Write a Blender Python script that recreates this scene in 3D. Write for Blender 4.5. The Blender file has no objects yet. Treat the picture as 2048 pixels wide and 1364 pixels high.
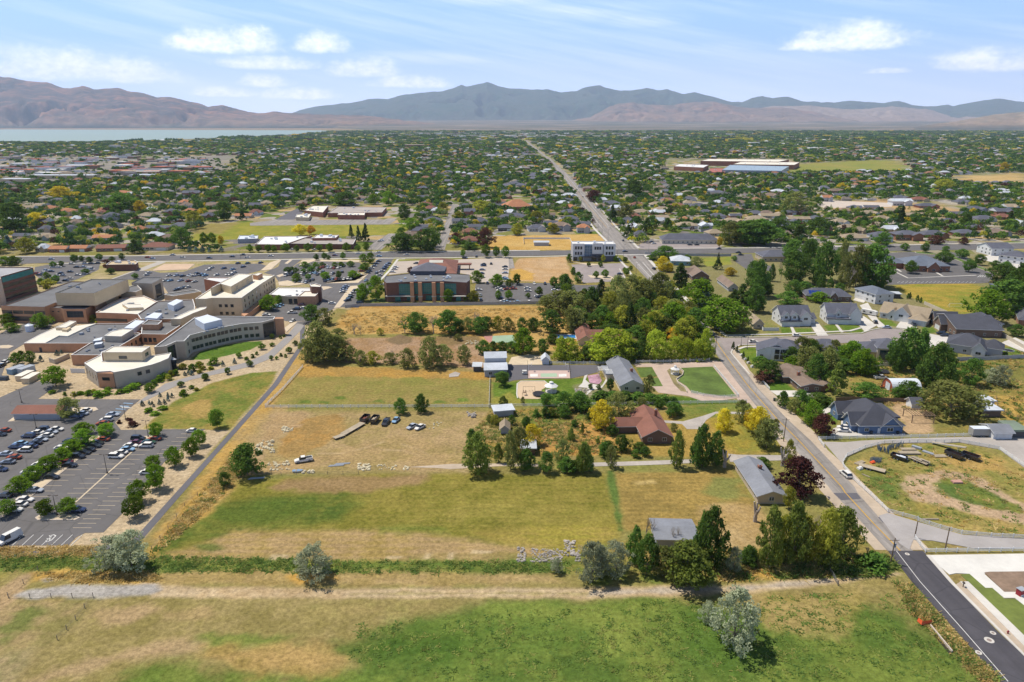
import bpy, math, random
import numpy as np
from mathutils import Vector
R_=random.Random(7); NP=np.random.RandomState(11)
rad=math.radians
# ------------------------------------------------------------------ camera, sky, sun
sc=bpy.context.scene; COL=sc.collection
F=1384.; HY=245.; H=105.; PIT=math.atan((682-HY)/F); CP,SP=math.cos(PIT),math.sin(PIT)
cam=bpy.data.cameras.new('camera'); co=bpy.data.objects.new('camera',cam); COL.objects.link(co)
co.location=(0,0,H); co.rotation_euler=(rad(90)-PIT,0,0); cam.sensor_width=36; cam.lens=F/2048*36
cam.clip_end=90000; cam.clip_start=1; sc.camera=co
SUN_E,SUN_AZ=rad(63),math.atan2(-.90,.43)          # azimuth from +Y clockwise: the sun stands high at the left, a little ahead
sun=bpy.data.lights.new('sun','SUN'); so=bpy.data.objects.new('sun',sun); COL.objects.link(so)
sun.energy=5.0; sun.angle=rad(.5); sun.color=(1,.945,.85)
sd=Vector((math.sin(SUN_AZ)*math.cos(SUN_E),math.cos(SUN_AZ)*math.cos(SUN_E),math.sin(SUN_E)))
so.rotation_euler=sd.to_track_quat('Z','Y').to_euler()
W=bpy.data.worlds.new('World'); sc.world=W; W.use_nodes=True
sc.view_settings.view_transform='Standard'; sc.view_settings.look='None'; sc.view_settings.exposure=.16; sc.view_settings.gamma=1
sc.cycles.use_denoising=True; sc.cycles.max_bounces=6; sc.cycles.diffuse_bounces=2; sc.cycles.glossy_bounces=2
sc.cycles.transmission_bounces=3; sc.cycles.transparent_max_bounces=6; sc.cycles.volume_bounces=1
try: sc.cycles.denoising_prefilter='ACCURATE'
except Exception: pass
def s2l(h,k=1.):
    h=h.lstrip('#'); v=[int(h[i:i+2],16)/255 for i in (0,2,4)]
    return tuple((c/12.92 if c<=.04045 else ((c+.055)/1.055)**2.4)*k for c in v)
class NT:                                            # tiny node-graph helper
    def __init__(s,t): s.t=t; s.N=t.nodes; s.t.nodes.clear()
    def n(s,ty,**kw):
        o=s.N.new(ty)
        for k,v in kw.items():
            if k.startswith('i_'):
                i=k[2:]; i=int(i) if i.isdigit() else i.replace('_',' ')
                if hasattr(v,'bl_idname') or isinstance(v,bpy.types.NodeSocket): s.t.links.new(v,o.inputs[i])
                else: o.inputs[i].default_value=v
            else: setattr(o,k,v)
        return o
    def m(s,op,a,b=0.,c=0.,clamp=False):
        return s.n('ShaderNodeMath',operation=op,use_clamp=clamp,i_0=a,i_1=b,i_2=c).outputs[0]
    def mix(s,f,a,b,bt='MIX'):
        o=s.n('ShaderNodeMix',data_type='RGBA',blend_type=bt)
        for i,v in ((0,f),(6,a),(7,b)):
            if isinstance(v,bpy.types.NodeSocket): s.t.links.new(v,o.inputs[i])
            else: o.inputs[i].default_value=(*v,1) if i and len(v)==3 else v
        return o.outputs[2]
    def ramp(s,f,stops,interp='LINEAR'):
        o=s.n('ShaderNodeValToRGB',i_0=f); o.color_ramp.interpolation=interp
        e=o.color_ramp.elements
        while len(e)<len(stops): e.new(.5)
        for q,(p,c) in zip(e,stops): q.position=p; q.color=(*c,1)
        return o.outputs[0]
    def noise(s,vec,scale,detail=3.,rough=.55): return s.n('ShaderNodeTexNoise',i_Vector=vec,i_Scale=scale,i_Detail=detail,i_Roughness=rough).outputs[0]
def build_world():
    g=NT(W.node_tree)
    sky=g.n('ShaderNodeTexSky',sky_type='NISHITA',sun_disc=False,sun_elevation=SUN_E,sun_rotation=SUN_AZ,altitude=1400,air_density=1.0,dust_density=.25,ozone_density=3.)
    d=g.n('ShaderNodeTexCoord').outputs['Generated']
    x,y,zz=g.n('ShaderNodeSeparateXYZ',i_0=d).outputs
    az=g.m('ARCTAN2',x,y); el=g.m('ARCSINE',zz)
    def blob(px,py,w,h,fl=.35):                      # a cumulus heap at this bearing and height, flat below
        ax=math.atan((px-1024)/F/CP); ey=math.atan((HY-py)/F)
        w*=1.2; h*=1.3; u=g.m('DIVIDE',g.m('SUBTRACT',az,ax),w/F); v=g.m('DIVIDE',g.m('SUBTRACT',el,ey),h/F)
        v2=g.m('MAXIMUM',v,g.m('MULTIPLY',v,-1/fl))
        return g.m('SUBTRACT',1.,g.m('ADD',g.m('MULTIPLY',u,u),g.m('MULTIPLY',v2,v2)))
    q=g.n('ShaderNodeCombineXYZ',i_0=az,i_1=g.m('MULTIPLY',el,1.5),i_2=0.).outputs[0]
    nz=g.noise(q,26,6,.6); nf=g.noise(q,90,4,.6)
    # a big noise threshold lifted by the blobs
    tot=None
    for b in ((30,168,70,26),(215,168,75,30),(335,172,80,24),(150,172,60,18),(525,120,80,27),(470,118,45,14),(590,150,75,14),(685,118,48,20),(760,158,60,20),(840,178,60,14),(580,180,40,13),(510,198,50,10),(640,200,60,12),
              (1620,118,82,27),(1545,122,35,12),(1850,158,55,20),(1930,162,75,19),(2030,172,40,12),(1690,165,30,6)):
        o=blob(*b); tot=o if tot is None else g.m('SMOOTH_MAX',tot,o,.25)
    cm=g.m('MULTIPLY_ADD',nz,2.6,g.m('MULTIPLY_ADD',nf,.7,g.m('ADD',tot,-1.50)))
    cum=g.n('ShaderNodeMapRange',interpolation_type='SMOOTHSTEP',i_0=cm,i_1=-.3,i_2=1.5,i_4=.93).outputs[0]
    # thin cirrus drawn out along the wind
    q2=g.n('ShaderNodeCombineXYZ',i_0=g.m('ADD',az,g.m('MULTIPLY',el,2.)),i_1=g.m('MULTIPLY_ADD',el,9.,g.m('MULTIPLY',az,1.6)),i_2=3.).outputs[0]
    ci=g.m('MULTIPLY',g.n('ShaderNodeMapRange',i_0=g.noise(q2,4.5,5,.5),i_1=.48,i_2=.78,i_4=.45).outputs[0],g.n('ShaderNodeMapRange',i_0=el,i_1=.2,i_2=.4,i_3=1.,i_4=.1).outputs[0])
    wisp=None
    for b in ((1120,55,190,20,1.),(1250,68,90,14,1.),(1390,118,90,12,1.),(930,130,200,12,1.),(1000,30,160,16,1.)):
        o=g.n('ShaderNodeMapRange',i_0=blob(*b),i_1=0.,i_2=1.,i_4=.45).outputs[0]; wisp=o if wisp is None else g.m('MAXIMUM',wisp,o)
    ci=g.m('MAXIMUM',ci,g.m('MULTIPLY',wisp,g.n('ShaderNodeMapRange',i_0=g.noise(q2,9,5,.55),i_1=.3,i_2=.6).outputs[0]))
    up=g.n('ShaderNodeMapRange',i_0=el,i_1=.16,i_2=.5,i_3=.50,i_4=.0).outputs[0]; base=g.mix(up,sky.outputs[0],(1.08*5.,1.86*5.,3.95*5.)); dk=g.n('ShaderNodeMapRange',i_0=el,i_1=.16,i_2=.6,i_3=1.,i_4=.85).outputs[0]; base=g.mix(1.,base,g.n('ShaderNodeCombineXYZ',i_0=dk,i_1=dk,i_2=dk).outputs[0],'MULTIPLY')
    lowf=g.n('ShaderNodeMapRange',i_0=el,i_1=-.02,i_2=.095,i_3=.85,i_4=.0).outputs[0]
    c=g.mix(lowf,base,(14.,14.6,15.6))
    c=g.mix(ci,c,(12.5,13.,14.))
    shade=g.ramp(nf,[(.3,(12.2,12.7,13.6)),(.62,(15.6,15.5,15.3))])
    c=g.mix(cum,c,shade)
    b=g.n('ShaderNodeBackground',i_0=c,i_1=.1)
    o=g.n('ShaderNodeOutputWorld',i_0=b.outputs[0])
build_world()
# ------------------------------------------------------------------ helpers
def G(px,py,z=0.):                                   # photo pixel -> the point of the plane at height z it shows
    u=(px-1024)/F; v=(py-682)/F
    t=(z-H)/(-SP-v*CP); return Vector((u*t,(CP-v*SP)*t,z))
def PX(p):
    zc=p[1]*CP-(p[2]-H)*SP; yc=p[1]*SP+(p[2]-H)*CP
    return 1024+F*p[0]/zc,682-F*yc/zc
def ppm(y): return F/(y*CP+H*SP)                      # pixels per metre at ground distance y
def hgt(y,pyb,pyt):                                  # height of a thing at distance y that spans these rows
    v=(pyt-682)/F; dy=CP-v*SP; return H+(-SP-v*CP)*y/dy
ZF=dict(A=(0,480,4.871),B=(380,480,4.871),C=(0,720,4.871),D=(0,960,4.871),E=(740,480,4.871),F=(1120,480,4.871),G=(1500,480,3.737),H=(900,690,4.871),
 I=(1140,690,4.871),J=(1500,700,3.737),K=(1500,1000,3.737),L=(1000,940,3.737),M=(420,780,3.737),N=(0,240,3.737),O=(500,240,3.737),Q=(1000,240,3.737),
 R=(1500,240,3.737),S=(0,640,8.525),T=(200,640,8.525),U=(560,500,8.525),V=(0,500,8.525),X=(1360,560,8.525),Y=(1780,560,7.578),a=(1380,640,6.82),b=(1540,800,6.82),c=(1640,960,6.82),d=(1740,1164,6.65),e=(1180,440,6.82),P=(0,0,1.))
def zz(k,*pts):
    ox,oy,s=ZF[k]; return [(ox+x/s,oy+y/s) for x,y in pts]
def z1(k,x,y): ox,oy,s=ZF[k]; return ox+x/s,oy+y/s
class MB:
    def __init__(s): s.v=[]; s.f=[]; s.m=[]
    def poly(s,pts,m=0): b=len(s.v); s.v+= [tuple(p) for p in pts]; s.f.append(tuple(range(b,b+len(pts)))); s.m.append(m)
    def prism(s,pts,z0,z1,m=0,mt=None,bottom=False):
        if area(pts)<0: pts=pts[::-1]
        n=len(pts); mt=m if mt is None else mt
        for i in range(n):
            a,b=pts[i],pts[(i+1)%n]; s.poly([(a[0],a[1],z0),(b[0],b[1],z0),(b[0],b[1],z1),(a[0],a[1],z1)],m)
        s.poly([(p[0],p[1],z1) for p in pts],mt)
        if bottom: s.poly([(p[0],p[1],z0) for p in pts[::-1]],m)
    def box(s,x,y,z,sx,sy,sz,rz=0.,m=0,bottom=True):   # centre x,y; bottom z
        c,q=math.cos(rz),math.sin(rz)
        s.prism([(x+c*a-q*b,y+q*a+c*b) for a,b in ((-sx/2,-sy/2),(sx/2,-sy/2),(sx/2,sy/2),(-sx/2,sy/2))],z,z+sz,m,bottom=bottom)
    def tube(s,pts,rs,n=6,m=0,cap=True):
        rings=[]
        for i,p in enumerate(pts):
            p=Vector(p); d=(Vector(pts[min(i+1,len(pts)-1)])-Vector(pts[max(i-1,0)])).normalized()
            a=d.orthogonal().normalized(); b=d.cross(a); r=rs[i] if hasattr(rs,'__len__') else rs
            rings.append(len(s.v)); s.v+=[tuple(p+r*(a*math.cos(6.2832*k/n)+b*math.sin(6.2832*k/n))) for k in range(n)]
        for i in range(len(rings)-1):
            for k in range(n):
                s.f.append((rings[i]+k,rings[i]+(k+1)%n,rings[i+1]+(k+1)%n,rings[i+1]+k)); s.m.append(m)
        if cap:
            s.f.append(tuple(rings[-1]+k for k in range(n))); s.m.append(m)
            s.f.append(tuple(rings[0]+n-1-k for k in range(n))); s.m.append(m)
    def mesh(s,name,mats,smooth=False):
        me=bpy.data.meshes.new(name); me.from_pydata(s.v,[],s.f)
        for q in (mats if isinstance(mats,(list,tuple)) else [mats]): me.materials.append(q)
        if any(s.m): me.polygons.foreach_set('material_index',s.m)
        if smooth: me.polygons.foreach_set('use_smooth',[True]*len(s.f))
        return me
    def build(s,name,mats,parent=None,smooth=False): return obj(name,s.mesh(name,mats,smooth),parent)
def area(p): return sum(p[i][0]*p[(i+1)%len(p)][1]-p[(i+1)%len(p)][0]*p[i][1] for i in range(len(p)))/2
def obj(name,me,parent=None,loc=None,rz=0.):
    o=bpy.data.objects.new(name,me); COL.objects.link(o)
    if parent is not None: o.parent=parent
    if loc is not None: o.location=loc
    if rz: o.rotation_euler=(0,0,rz)
    return o
AUTO=[]
def tag(o,label=None,cat=None,group=None,kind=None,auto=None):
    if label: o['label']=label
    if cat: o['category']=cat
    if group: o['group']=group
    if kind: o['kind']=kind
    if auto: AUTO.append((o,auto))
    return o
def thing(name,label,cat,loc=(0,0,0),rz=0.,group=None,auto=None):
    return tag(obj(name,None,None,loc,rz),label,cat,group,None,auto)
def copy_tree(o,loc,rz=0.,scale=None,mats=None):
    c=o.copy(); COL.objects.link(c); c.location=loc; c.rotation_euler=(0,0,rz)
    for k in ('label','group'):
        if k in c: del c[k]
    if scale: c.scale=scale
    for ch in o.children:
        d=ch.copy(); COL.objects.link(d); d.parent=c
        if mats and ch.name.split('.')[0] in mats:
            d.material_slots[0].link='OBJECT'; d.material_slots[0].material=mats[ch.name.split('.')[0]]
        for e in ch.children:
            f=e.copy(); COL.objects.link(f); f.parent=d
    return c
def inset(p,d):
    if area(p)<0: p=p[::-1]
    n=len(p); out=[]
    for i in range(n):
        a,b,c=Vector(p[i-1][:2]),Vector(p[i][:2]),Vector(p[(i+1)%n][:2])
        e,f=(b-a).normalized(),(c-b).normalized(); n1,n2=Vector((-e.y,e.x)),Vector((-f.y,f.x)); q=(n1+n2)
        if q.length<.3: q=n1
        q.normalize(); k=d/max(.35,q.dot(n1)); out.append((b.x+q.x*k,b.y+q.y*k))
    return out
# ------------------------------------------------------------------ materials
MC={}
def mat(key,col,rough=.85,var=.12,scale=.8,spec=.3,metal=0.,stain=0.,coat=0.,rnd=0.):
    if key in MC: return MC[key]
    m=bpy.data.materials.new(key); m.use_nodes=True; g=NT(m.node_tree); MC[key]=m
    c=s2l(col,.80) if isinstance(col,str) else col
    p=g.n('ShaderNodeNewGeometry').outputs['Position']
    k=g.noise(p,scale,4,.6); k2=g.noise(p,scale*.13,3,.6)
    f=g.n('ShaderNodeMapRange',i_0=k,i_1=.25,i_2=.75,i_3=1-var,i_4=1+var).outputs[0]
    f2=g.n('ShaderNodeMapRange',i_0=k2,i_1=.3,i_2=.7,i_3=1-var-stain,i_4=1+var).outputs[0]
    f=g.m('MULTIPLY',f,f2)
    if rnd: f=g.m('MULTIPLY',f,g.n('ShaderNodeMapRange',i_0=g.n('ShaderNodeObjectInfo').outputs['Random'],i_3=1-rnd,i_4=1+rnd).outputs[0])
    cc=g.mix(1.,c,g.n('ShaderNodeCombineXYZ',i_0=f,i_1=f,i_2=f).outputs[0],'MULTIPLY')
    b=g.n('ShaderNodeBsdfPrincipled',i_Base_Color=cc,i_Roughness=rough,i_Metallic=metal)
    b.inputs['Specular IOR Level'].default_value=spec; b.inputs['Coat Weight'].default_value=coat; b.inputs['Coat Roughness'].default_value=.08
    g.n('ShaderNodeOutputMaterial',i_0=b.outputs[0]); return m
def WRM(c): a=s2l(c,1.1); return (a[0]*1.16,a[1]*1.06,a[2]*.82)
def leafmat(key,c1,c2,sc_=.5,trans=.45):
    if key in MC: return MC[key]
    m=bpy.data.materials.new(key); m.use_nodes=True; g=NT(m.node_tree); MC[key]=m
    p=g.n('ShaderNodeNewGeometry').outputs['Position']
    r=g.n('ShaderNodeObjectInfo').outputs['Random']
    k=g.m('ADD',g.m('MULTIPLY_ADD',g.noise(p,sc_,2,.6),.9,-.1),g.m('MULTIPLY',r,.30))
    c=g.ramp(k,[(.2,WRM(c1)),(.8,WRM(c2))])
    h=g.n('ShaderNodeHueSaturation',i_Hue=g.m('MULTIPLY_ADD',r,.03,.485),i_Saturation=1.,i_Value=g.m('MULTIPLY_ADD',r,.35,.83),i_Color=c).outputs[0]
    a=g.n('ShaderNodeBsdfDiffuse',i_0=h).outputs[0]; b=g.n('ShaderNodeBsdfTranslucent',i_0=h).outputs[0]
    x=g.n('ShaderNodeMixShader',i_0=trans,i_1=a,i_2=b).outputs[0]
    g.n('ShaderNodeOutputMaterial',i_0=x); return m
ASPH=lambda:mat('asphalt','#77737a',.9,.07,1.5,stain=.08)
# ------------------------------------------------------------------ ground: one sheet, earth and grass colours by field
def vn(x,y,s,seed):
    x=x/s; y=y/s; xi=np.floor(x); yi=np.floor(y); fx=x-xi; fy=y-yi; fx=fx*fx*(3-2*fx); fy=fy*fy*(3-2*fy)
    def h(a,b): q=np.sin(a*127.1+b*311.7+seed*74.7)*43758.5453; return q-np.floor(q)
    return (h(xi,yi)*(1-fx)+h(xi+1,yi)*fx)*(1-fy)+(h(xi,yi+1)*(1-fx)+h(xi+1,yi+1)*fx)*fy
def fbm(x,y,s,seed,o=4):
    t=0;a=.5;n=0
    for i in range(o): t=t+a*vn(x,y,s/2**i,seed+i*3.1); n+=a; a*=.55
    return t/n
def grow(a,b,s0,k):
    o=[a]; s=s0
    while o[-1]<b: s*=k; o.append(o[-1]+s)
    return o
xs=np.arange(-250,250.1,.75); ex=grow(250,34000,1.0,1.09); xs=np.concatenate([-np.array(ex[1:])[::-1],xs,np.array(ex[1:])])
ys=np.concatenate([np.arange(60,320,.5),np.arange(320,640,1.0),np.array(grow(640,34000,1.2,1.05))]); ys=np.concatenate([np.array([-4000,-1000,-300,-60,0,30]),ys])
GX,GY=np.meshgrid(xs,ys); nx,ny=len(xs),len(ys)
gx=GX.ravel(); gy=GY.ravel()
n40=fbm(gx,gy,45,1); n12=fbm(gx,gy,14,2); n4=fbm(gx,gy,5,3,3); n1=fbm(gx,gy,1.6,4,2)
rgb=np.zeros((len(gx),3)); town=np.zeros(len(gx))
def setc(m,c): 
    rgb[:]=rgb*(1-m[:,None])+np.array(c)*m[:,None]
def cmix(a,b,t): return np.array(a)*(1-t[:,None])+np.array(b)*t[:,None]
KG=.70
def paint(pts,c1,c2=None,soft=1.5,amp=4.,op=1.,ns=4,streak=0.):
    P=[G(*p) for p in pts]; X=[p.x for p in P]; Y=[p.y for p in P]; m=amp+soft+1
    i0,i1=np.searchsorted(ys,[min(Y)-m,max(Y)+m]); j0,j1=np.searchsorted(xs,[min(X)-m,max(X)+m])
    if i1<=i0 or j1<=j0: return
    idx=(np.arange(i0,i1)[:,None]*nx+np.arange(j0,j1)[None]).ravel()
    x=gx[idx]; y=gy[idx]; d=np.full(len(x),1e9); ins=np.zeros(len(x),bool); n=len(P)
    for i in range(n):
        ax,ay,bx,by=X[i],Y[i],X[(i+1)%n],Y[(i+1)%n]; ex_,ey=bx-ax,by-ay; L=ex_*ex_+ey*ey+1e-9
        t=np.clip(((x-ax)*ex_+(y-ay)*ey)/L,0,1); d=np.minimum(d,np.hypot(x-ax-t*ex_,y-ay-t*ey))
        c=(ay>y)!=(by>y); ins^=c&(x<ex_*(y-ay)/(ey if abs(ey)>1e-9 else 1e-9)+ax)
    d=np.where(ins,d,-d)
    nn={40:n40,12:n12,4:n4}[ns][idx]
    m=np.clip((d+(nn-.5)*2*amp+(n1[idx]-.5)*amp*.5)/soft*.5+.5,0,1); m=m*m*(3-2*m)*op
    a=np.array(s2l(c1,KG)); 
    if c2:
        t=np.clip((n12[idx]*.5+n4[idx]*.35+n1[idx]*.25-.55)*4.2+.5,0,1)
        if streak: t=np.clip(t+streak*np.sin(y*2.4+n12[idx]*3),0,1)
        col=cmix(a,s2l(c2,KG),t)
    else: col=np.repeat(a[None],len(x),0)*(.85+.3*n4[idx])[:,None]
    rgb[idx]=rgb[idx]*(1-m[:,None])+col*m[:,None]; town[idx]*=1-m
# base coat
rgb[:]=cmix(s2l('#a08c58',KG),s2l('#8c8a4a',KG),np.clip(n40*2-.5+(n4-.5),0,1))
town[:]=np.clip((gy-560)/60,0,1)
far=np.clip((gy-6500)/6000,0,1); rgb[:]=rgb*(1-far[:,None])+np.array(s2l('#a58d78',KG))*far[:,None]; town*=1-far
right=(np.clip((gx-112)/6,0,1)*np.clip((gy-300)/10,0,1)); setc(right*.7,s2l('#8f8a62',KG))
p_=lambda *a:[(a[i],a[i+1]) for i in range(0,len(a),2)]
GREEN,GREEN2,OLIVE,OLIVE2,TAN,TAN2,GOLD,GOLD2='#5c7430','#7d8a3c','#8d8448','#9a9350','#b89b74','#a98b60','#c59a4e','#d1ab62'
# near meadow
paint(p_(-200,1500,-200,1195,60,1195,700,1190,1820,1165,1900,1300,2050,1500),'#948650','#a79562',2,3)
paint(p_(560,1300,760,1262,830,1225,1000,1205,1190,1195,1420,1188,1500,1215,1790,1190,1880,1270,2010,1420,900,1420,640,1390,700,1330),'#587230','#76863a',3,6,.95,12)
paint(p_(150,1420,200,1350,330,1318,450,1330,650,1352,900,1420),'#5a752c','#7a893c',3,6,.9)
paint(p_(400,1280,500,1258,580,1275,560,1300,430,1300),'#5f7830','#7c883c',2,5,.8)
paint(p_(880,1240,1150,1215,1380,1215,1380,1290,1000,1310,820,1290),'#758a3c','#8a9346',3,5,.6,12)
paint(p_(720,1262,1000,1240,1180,1262,1160,1300,860,1330,720,1320),'#4d6a2a','#6a8038',3,6,.75,12)
paint(p_(1350,1225,1420,1215,1460,1240,1500,1300,1480,1364,1380,1330),'#55702d','#67803a',2,4,.8)
paint(p_(1490,1190,1720,1175,1760,1200,1700,1260,1560,1270,1480,1230),'#a0904e','#b69c66',2,5,.75,12)
paint(p_(1520,1205,1640,1195,1700,1225,1630,1250,1530,1240),'#b49a68','#a8925a',2,4,.6)
paint(p_(190,1225,300,1205,330,1215,260,1250,190,1262),TAN,'#a88f66',2,3,.8)
paint(p_(220,1305,370,1278,395,1300,250,1325,100,1364,40,1400,40,1364),TAN,'#b39a70',2,3,.9)
paint(p_(400,1312,560,1285,640,1295,700,1310,640,1345,500,1345),'#c7a468','#a88a52',2,4,.8)
paint(p_(310,1222,420,1215,430,1235,330,1240),'#b2976a',None,1.5,2,.6)
paint(p_(600,1220,860,1200,900,1215,700,1232),'#ab9662','#98904f',2,3,.7)
# paddock at the lower left
paint(p_(-60,1500,-60,1195,40,1195,185,1196,40,1364,-20,1440),'#ab9468','#8f8550',1.5,2.5,1)
paint(p_(-20,1262,60,1215,110,1210,50,1262,0,1290),'#6f7b3c',None,1.5,2.5,.8)
paint(p_(-30,1330,70,1290,60,1330,10,1370,-30,1380),'#7f7f4c','#b7a078',1.5,2,.8)
paint(p_(-80,1225,40,1150,75,1142,40,1190,-40,1260),'#b79b72',None,1,1)
paint(p_(-50,1142,20,1140,28,1143,5,1160,-50,1180),'#9c8e4e','#6f7c3c',1,1)
# farm track and verges
paint(p_(-60,1106,190,1106,700,1120,1140,1120,1140,1148,600,1148,-60,1142),'#647a36','#83883f',1.2,2,1)
paint(p_(1100,1095,1500,1060,1720,1070,1790,1130,1780,1150,1200,1165,1130,1140),'#a08a4e','#77803c',1.5,4,1)
paint(p_(1440,1130,1690,1125,1700,1145,1440,1165),GOLD,'#b8964f',1.2,2,.9)
paint(p_(1620,1130,1720,1110,1785,1118,1790,1140,1690,1150),'#66793a','#8a8a45',1.2,2,.9)
paint(p_(-60,1100,190,1097,190,1106,-60,1112),GOLD,'#a58f4c',.8,1.2)
paint(p_(60,1145,190,1137,300,1150,330,1160,300,1172,120,1160,60,1165),GOLD,'#c8a258',1.2,2)
paint(p_(330,1148,480,1140,680,1143,1100,1150,1130,1165,700,1172,330,1168),'#b89d6c','#a68f58',1.5,2)
paint(p_(570,1150,660,1146,680,1158,600,1165),GOLD,None,1,1.5)
paint(p_(300,1172,700,1178,1200,1176,1500,1168,1660,1155,1780,1140,1800,1148,1680,1165,1500,1186,1200,1196,700,1196,300,1196),'#d0b893','#c0a57c',.9,.8,1)
paint(p_(700,1186,1180,1184,1180,1189,700,1190),'#9a9058',None,.5,1.,.6)
paint(p_(1180,1182,1500,1172,1660,1160,1660,1164,1500,1178,1180,1190),'#b9aea0',None,.8,1.,.7)
paint(p_(35,1190,60,1180,130,1170,310,1170,320,1180,300,1190,180,1194,60,1196),'#aaa39c','#b7b0a6',1,1.,1)
paint(p_(80,1158,105,1155,108,1162,90,1166),'#aaa39c',None,.6,.6,.8)
# hay field
paint(p_(450,962,900,945,1214,948,1240,1075,1140,1112,300,1116,296,1104,420,1010),'#817c36','#988b44',1.5,1.5,1,12,.18)
paint(p_(300,1090,420,1012,520,985,700,985,720,1010,690,1048,520,1060,380,1085,330,1110),'#566a2e','#7a7c38',3,6,.95,12,.15)
paint(p_(430,1020,560,1000,640,1010,560,1040,450,1050),'#4d6629',None,2,3,.6)
paint(p_(540,975,600,955,860,948,840,968,760,980,650,986),'#a58961','#9a8055',2,2.5)
paint(p_(470,1068,700,1056,860,1066,1010,1078,1100,1090,1100,1118,300,1118,380,1095),'#b3976a','#a89055',2,4,1,12,.3)
paint(p_(760,1052,900,1050,900,1066,760,1064),'#5f7433','#85893e',1.5,3,.6,4,.3)
paint(p_(390,1090,440,1086,460,1100,420,1108),'#67783a',None,1.2,2,.8)
for x0,y0,x1,y1 in ((538,1108,575,1120),(845,1105,860,1118),(893,1104,905,1118),(770,1112,800,1118),(940,1100,985,1108)): paint(p_(x0+6,y0,x1+6,y0,x1,y1,x0,y1),'#c9b28a',None,.5,.6,.8)
paint(p_(930,1060,1240,1050,1240,1075,1140,1100,1000,1098),'#b49c54','#a0943f',2,3,.7,12,.3)
paint(p_(1229,945,1460,940,1490,975,1512,1012,1545,1065,1430,1062,1250,1062),'#ab9050','#968148',1.2,1.5,1,12,.3)
paint(p_(1400,1010,1520,1010,1570,1060,1560,1100,1400,1090,1400,1050),'#c0a474','#b39560',2,3)
paint(p_(1265,962,1305,960,1312,967,1275,970),'#cdb273',None,.8,1,.8)
paint(p_(1420,955,1470,960,1480,990,1440,1000,1400,985),'#7f8a4c',None,2,3,.7)
paint(p_(1212,940,1228,940,1248,1062,1236,1062),'#63783a',None,.6,.8)
# strip along the parking path
paint(p_(600,690,540,770,440,900,292,1098,300,1112,430,1012,500,940,560,850,620,735),'#b59a68','#c49e58',1.5,2)
paint(p_(470,905,360,1010,300,1110,310,1112,430,1005,500,930),'#c8a050','#b08f4c',1.2,2,.85)
# vehicle yard
paint(p_(545,822,980,822,985,860,960,900,930,945,500,945,440,972,410,1000,470,905),'#b59a6e','#a3905c',2,2.5)
paint(p_(560,880,600,842,640,828,690,826,680,862,650,890,600,910,555,908),'#bb9050','#a98a55',1.5,4)
paint(p_(650,905,800,872,860,880,920,925,930,938,780,925,700,935,640,925),'#b5996a','#a08c58',2,3,.9)
paint(p_(545,826,620,826,600,845,540,890,510,930,490,920),'#b39468','#c1a27c',1.5,3,.7)
paint(p_(470,935,640,915,640,932,560,945,480,950),'#bb9c70',None,1.5,2,.7)
for q in (((1935,590),(1760,570),(1660,500),(1560,440),(1430,400)),((1935,610),(1730,580),(1600,500),(1450,450),(1250,440)),((1300,380),(1150,430),(980,470),(800,470))):
    a=zz('M',*q); paint(a+[(x+1,y+2.2) for x,y in a[::-1]],'#c9af86',None,.6,.5,.55)
for k in range(9):
    cy=1000+k*11; a=[(1010+x,cy+7*math.sin(x/75.)) for x in range(-160,190,30)]; paint(a+[(x,y+1.5) for x,y in a[::-1]],'#b3a356' if k%2 else '#767a34',None,.5,.3,.35)
for k in range(6):
    rr=20+k*9; a=[(985+rr*1.6*math.cos(t),1040+rr*.5*math.sin(t)) for t in np.arange(2.6,6.2,.3)]; paint(a+[(x,y+1.3) for x,y in a[::-1]],'#b8a85c',None,.5,.3,.4)
# pasture and orchard lots
paint(p_(606,735,978,748,976,812,545,812),'#8f8a48','#a08e52',1.5,1.5,1,12)
paint(p_(606,730,980,745,980,758,600,752),'#c4964c','#b28f50',1.5,3,.9)
paint(p_(700,770,960,775,960,812,640,812),'#a68d58','#8d8a48',2,6,.7,12)
for x,y in ((610,803),(645,804),(755,802),(680,795),(880,803),(925,800)): paint(p_(x-9,y-3,x+9,y-3,x+11,y+3,x-11,y+3),'#647c34',None,.8,1.5,.8)
paint(p_(985,765,1040,762,1080,758,1205,755,1215,775,1200,795,1210,812,985,812),'#5f7a2c','#77883a',1,1.,1)
paint(p_(985,795,1020,785,1040,800,1060,812,985,812),'#a89a4c',None,1.5,3,.7)
paint(p_(670,655,700,612,1090,612,1200,640,1200,700,960,705,930,668,690,668),'#bd9350','#c6a364',1.5,2)
paint(p_(690,676,960,672,970,745,900,730,690,725),'#b7987a','#a8865f',1.5,2)
paint(p_(770,680,800,668,825,675,825,685,795,690),'#8a7558',None,.8,.6)
paint(p_(870,672,960,670,960,690,880,690),'#86724a',None,1.5,2,.8)
paint(p_(985,822,1210,812,1300,820,1380,830,1480,812,1560,850,1560,905,1480,912,1300,912,960,915,940,870),'#a08a48','#b3954e',2,3,1,12)
paint(p_(985,835,1100,822,1200,818,1230,830,1100,850,1000,872,935,870),'#6d7d38','#8a8a45',2,3,.85)
paint(p_(1100,850,1220,840,1235,900,1180,912,1100,915,1060,880),'#c4954e','#b08a52',1.5,3,.9)
paint(p_(1160,850,1220,838,1235,862,1230,905,1180,912),'#cb9b58',None,1.2,2,.7)
paint(p_(935,835,1000,850,960,880,940,885),'#b59a6c',None,1.5,2,.7)
paint(p_(1355,812,1500,808,1510,822,1440,835,1360,842),'#6f803a','#8f8a45',1.5,2)
paint(p_(1420,838,1500,828,1560,860,1560,905,1470,908,1440,880),'#8d8a40','#a8923f',1.5,3)
paint(p_(1540,790,1570,800,1560,830,1530,822),'#7d7f3e',None,1,2,.6)
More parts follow.
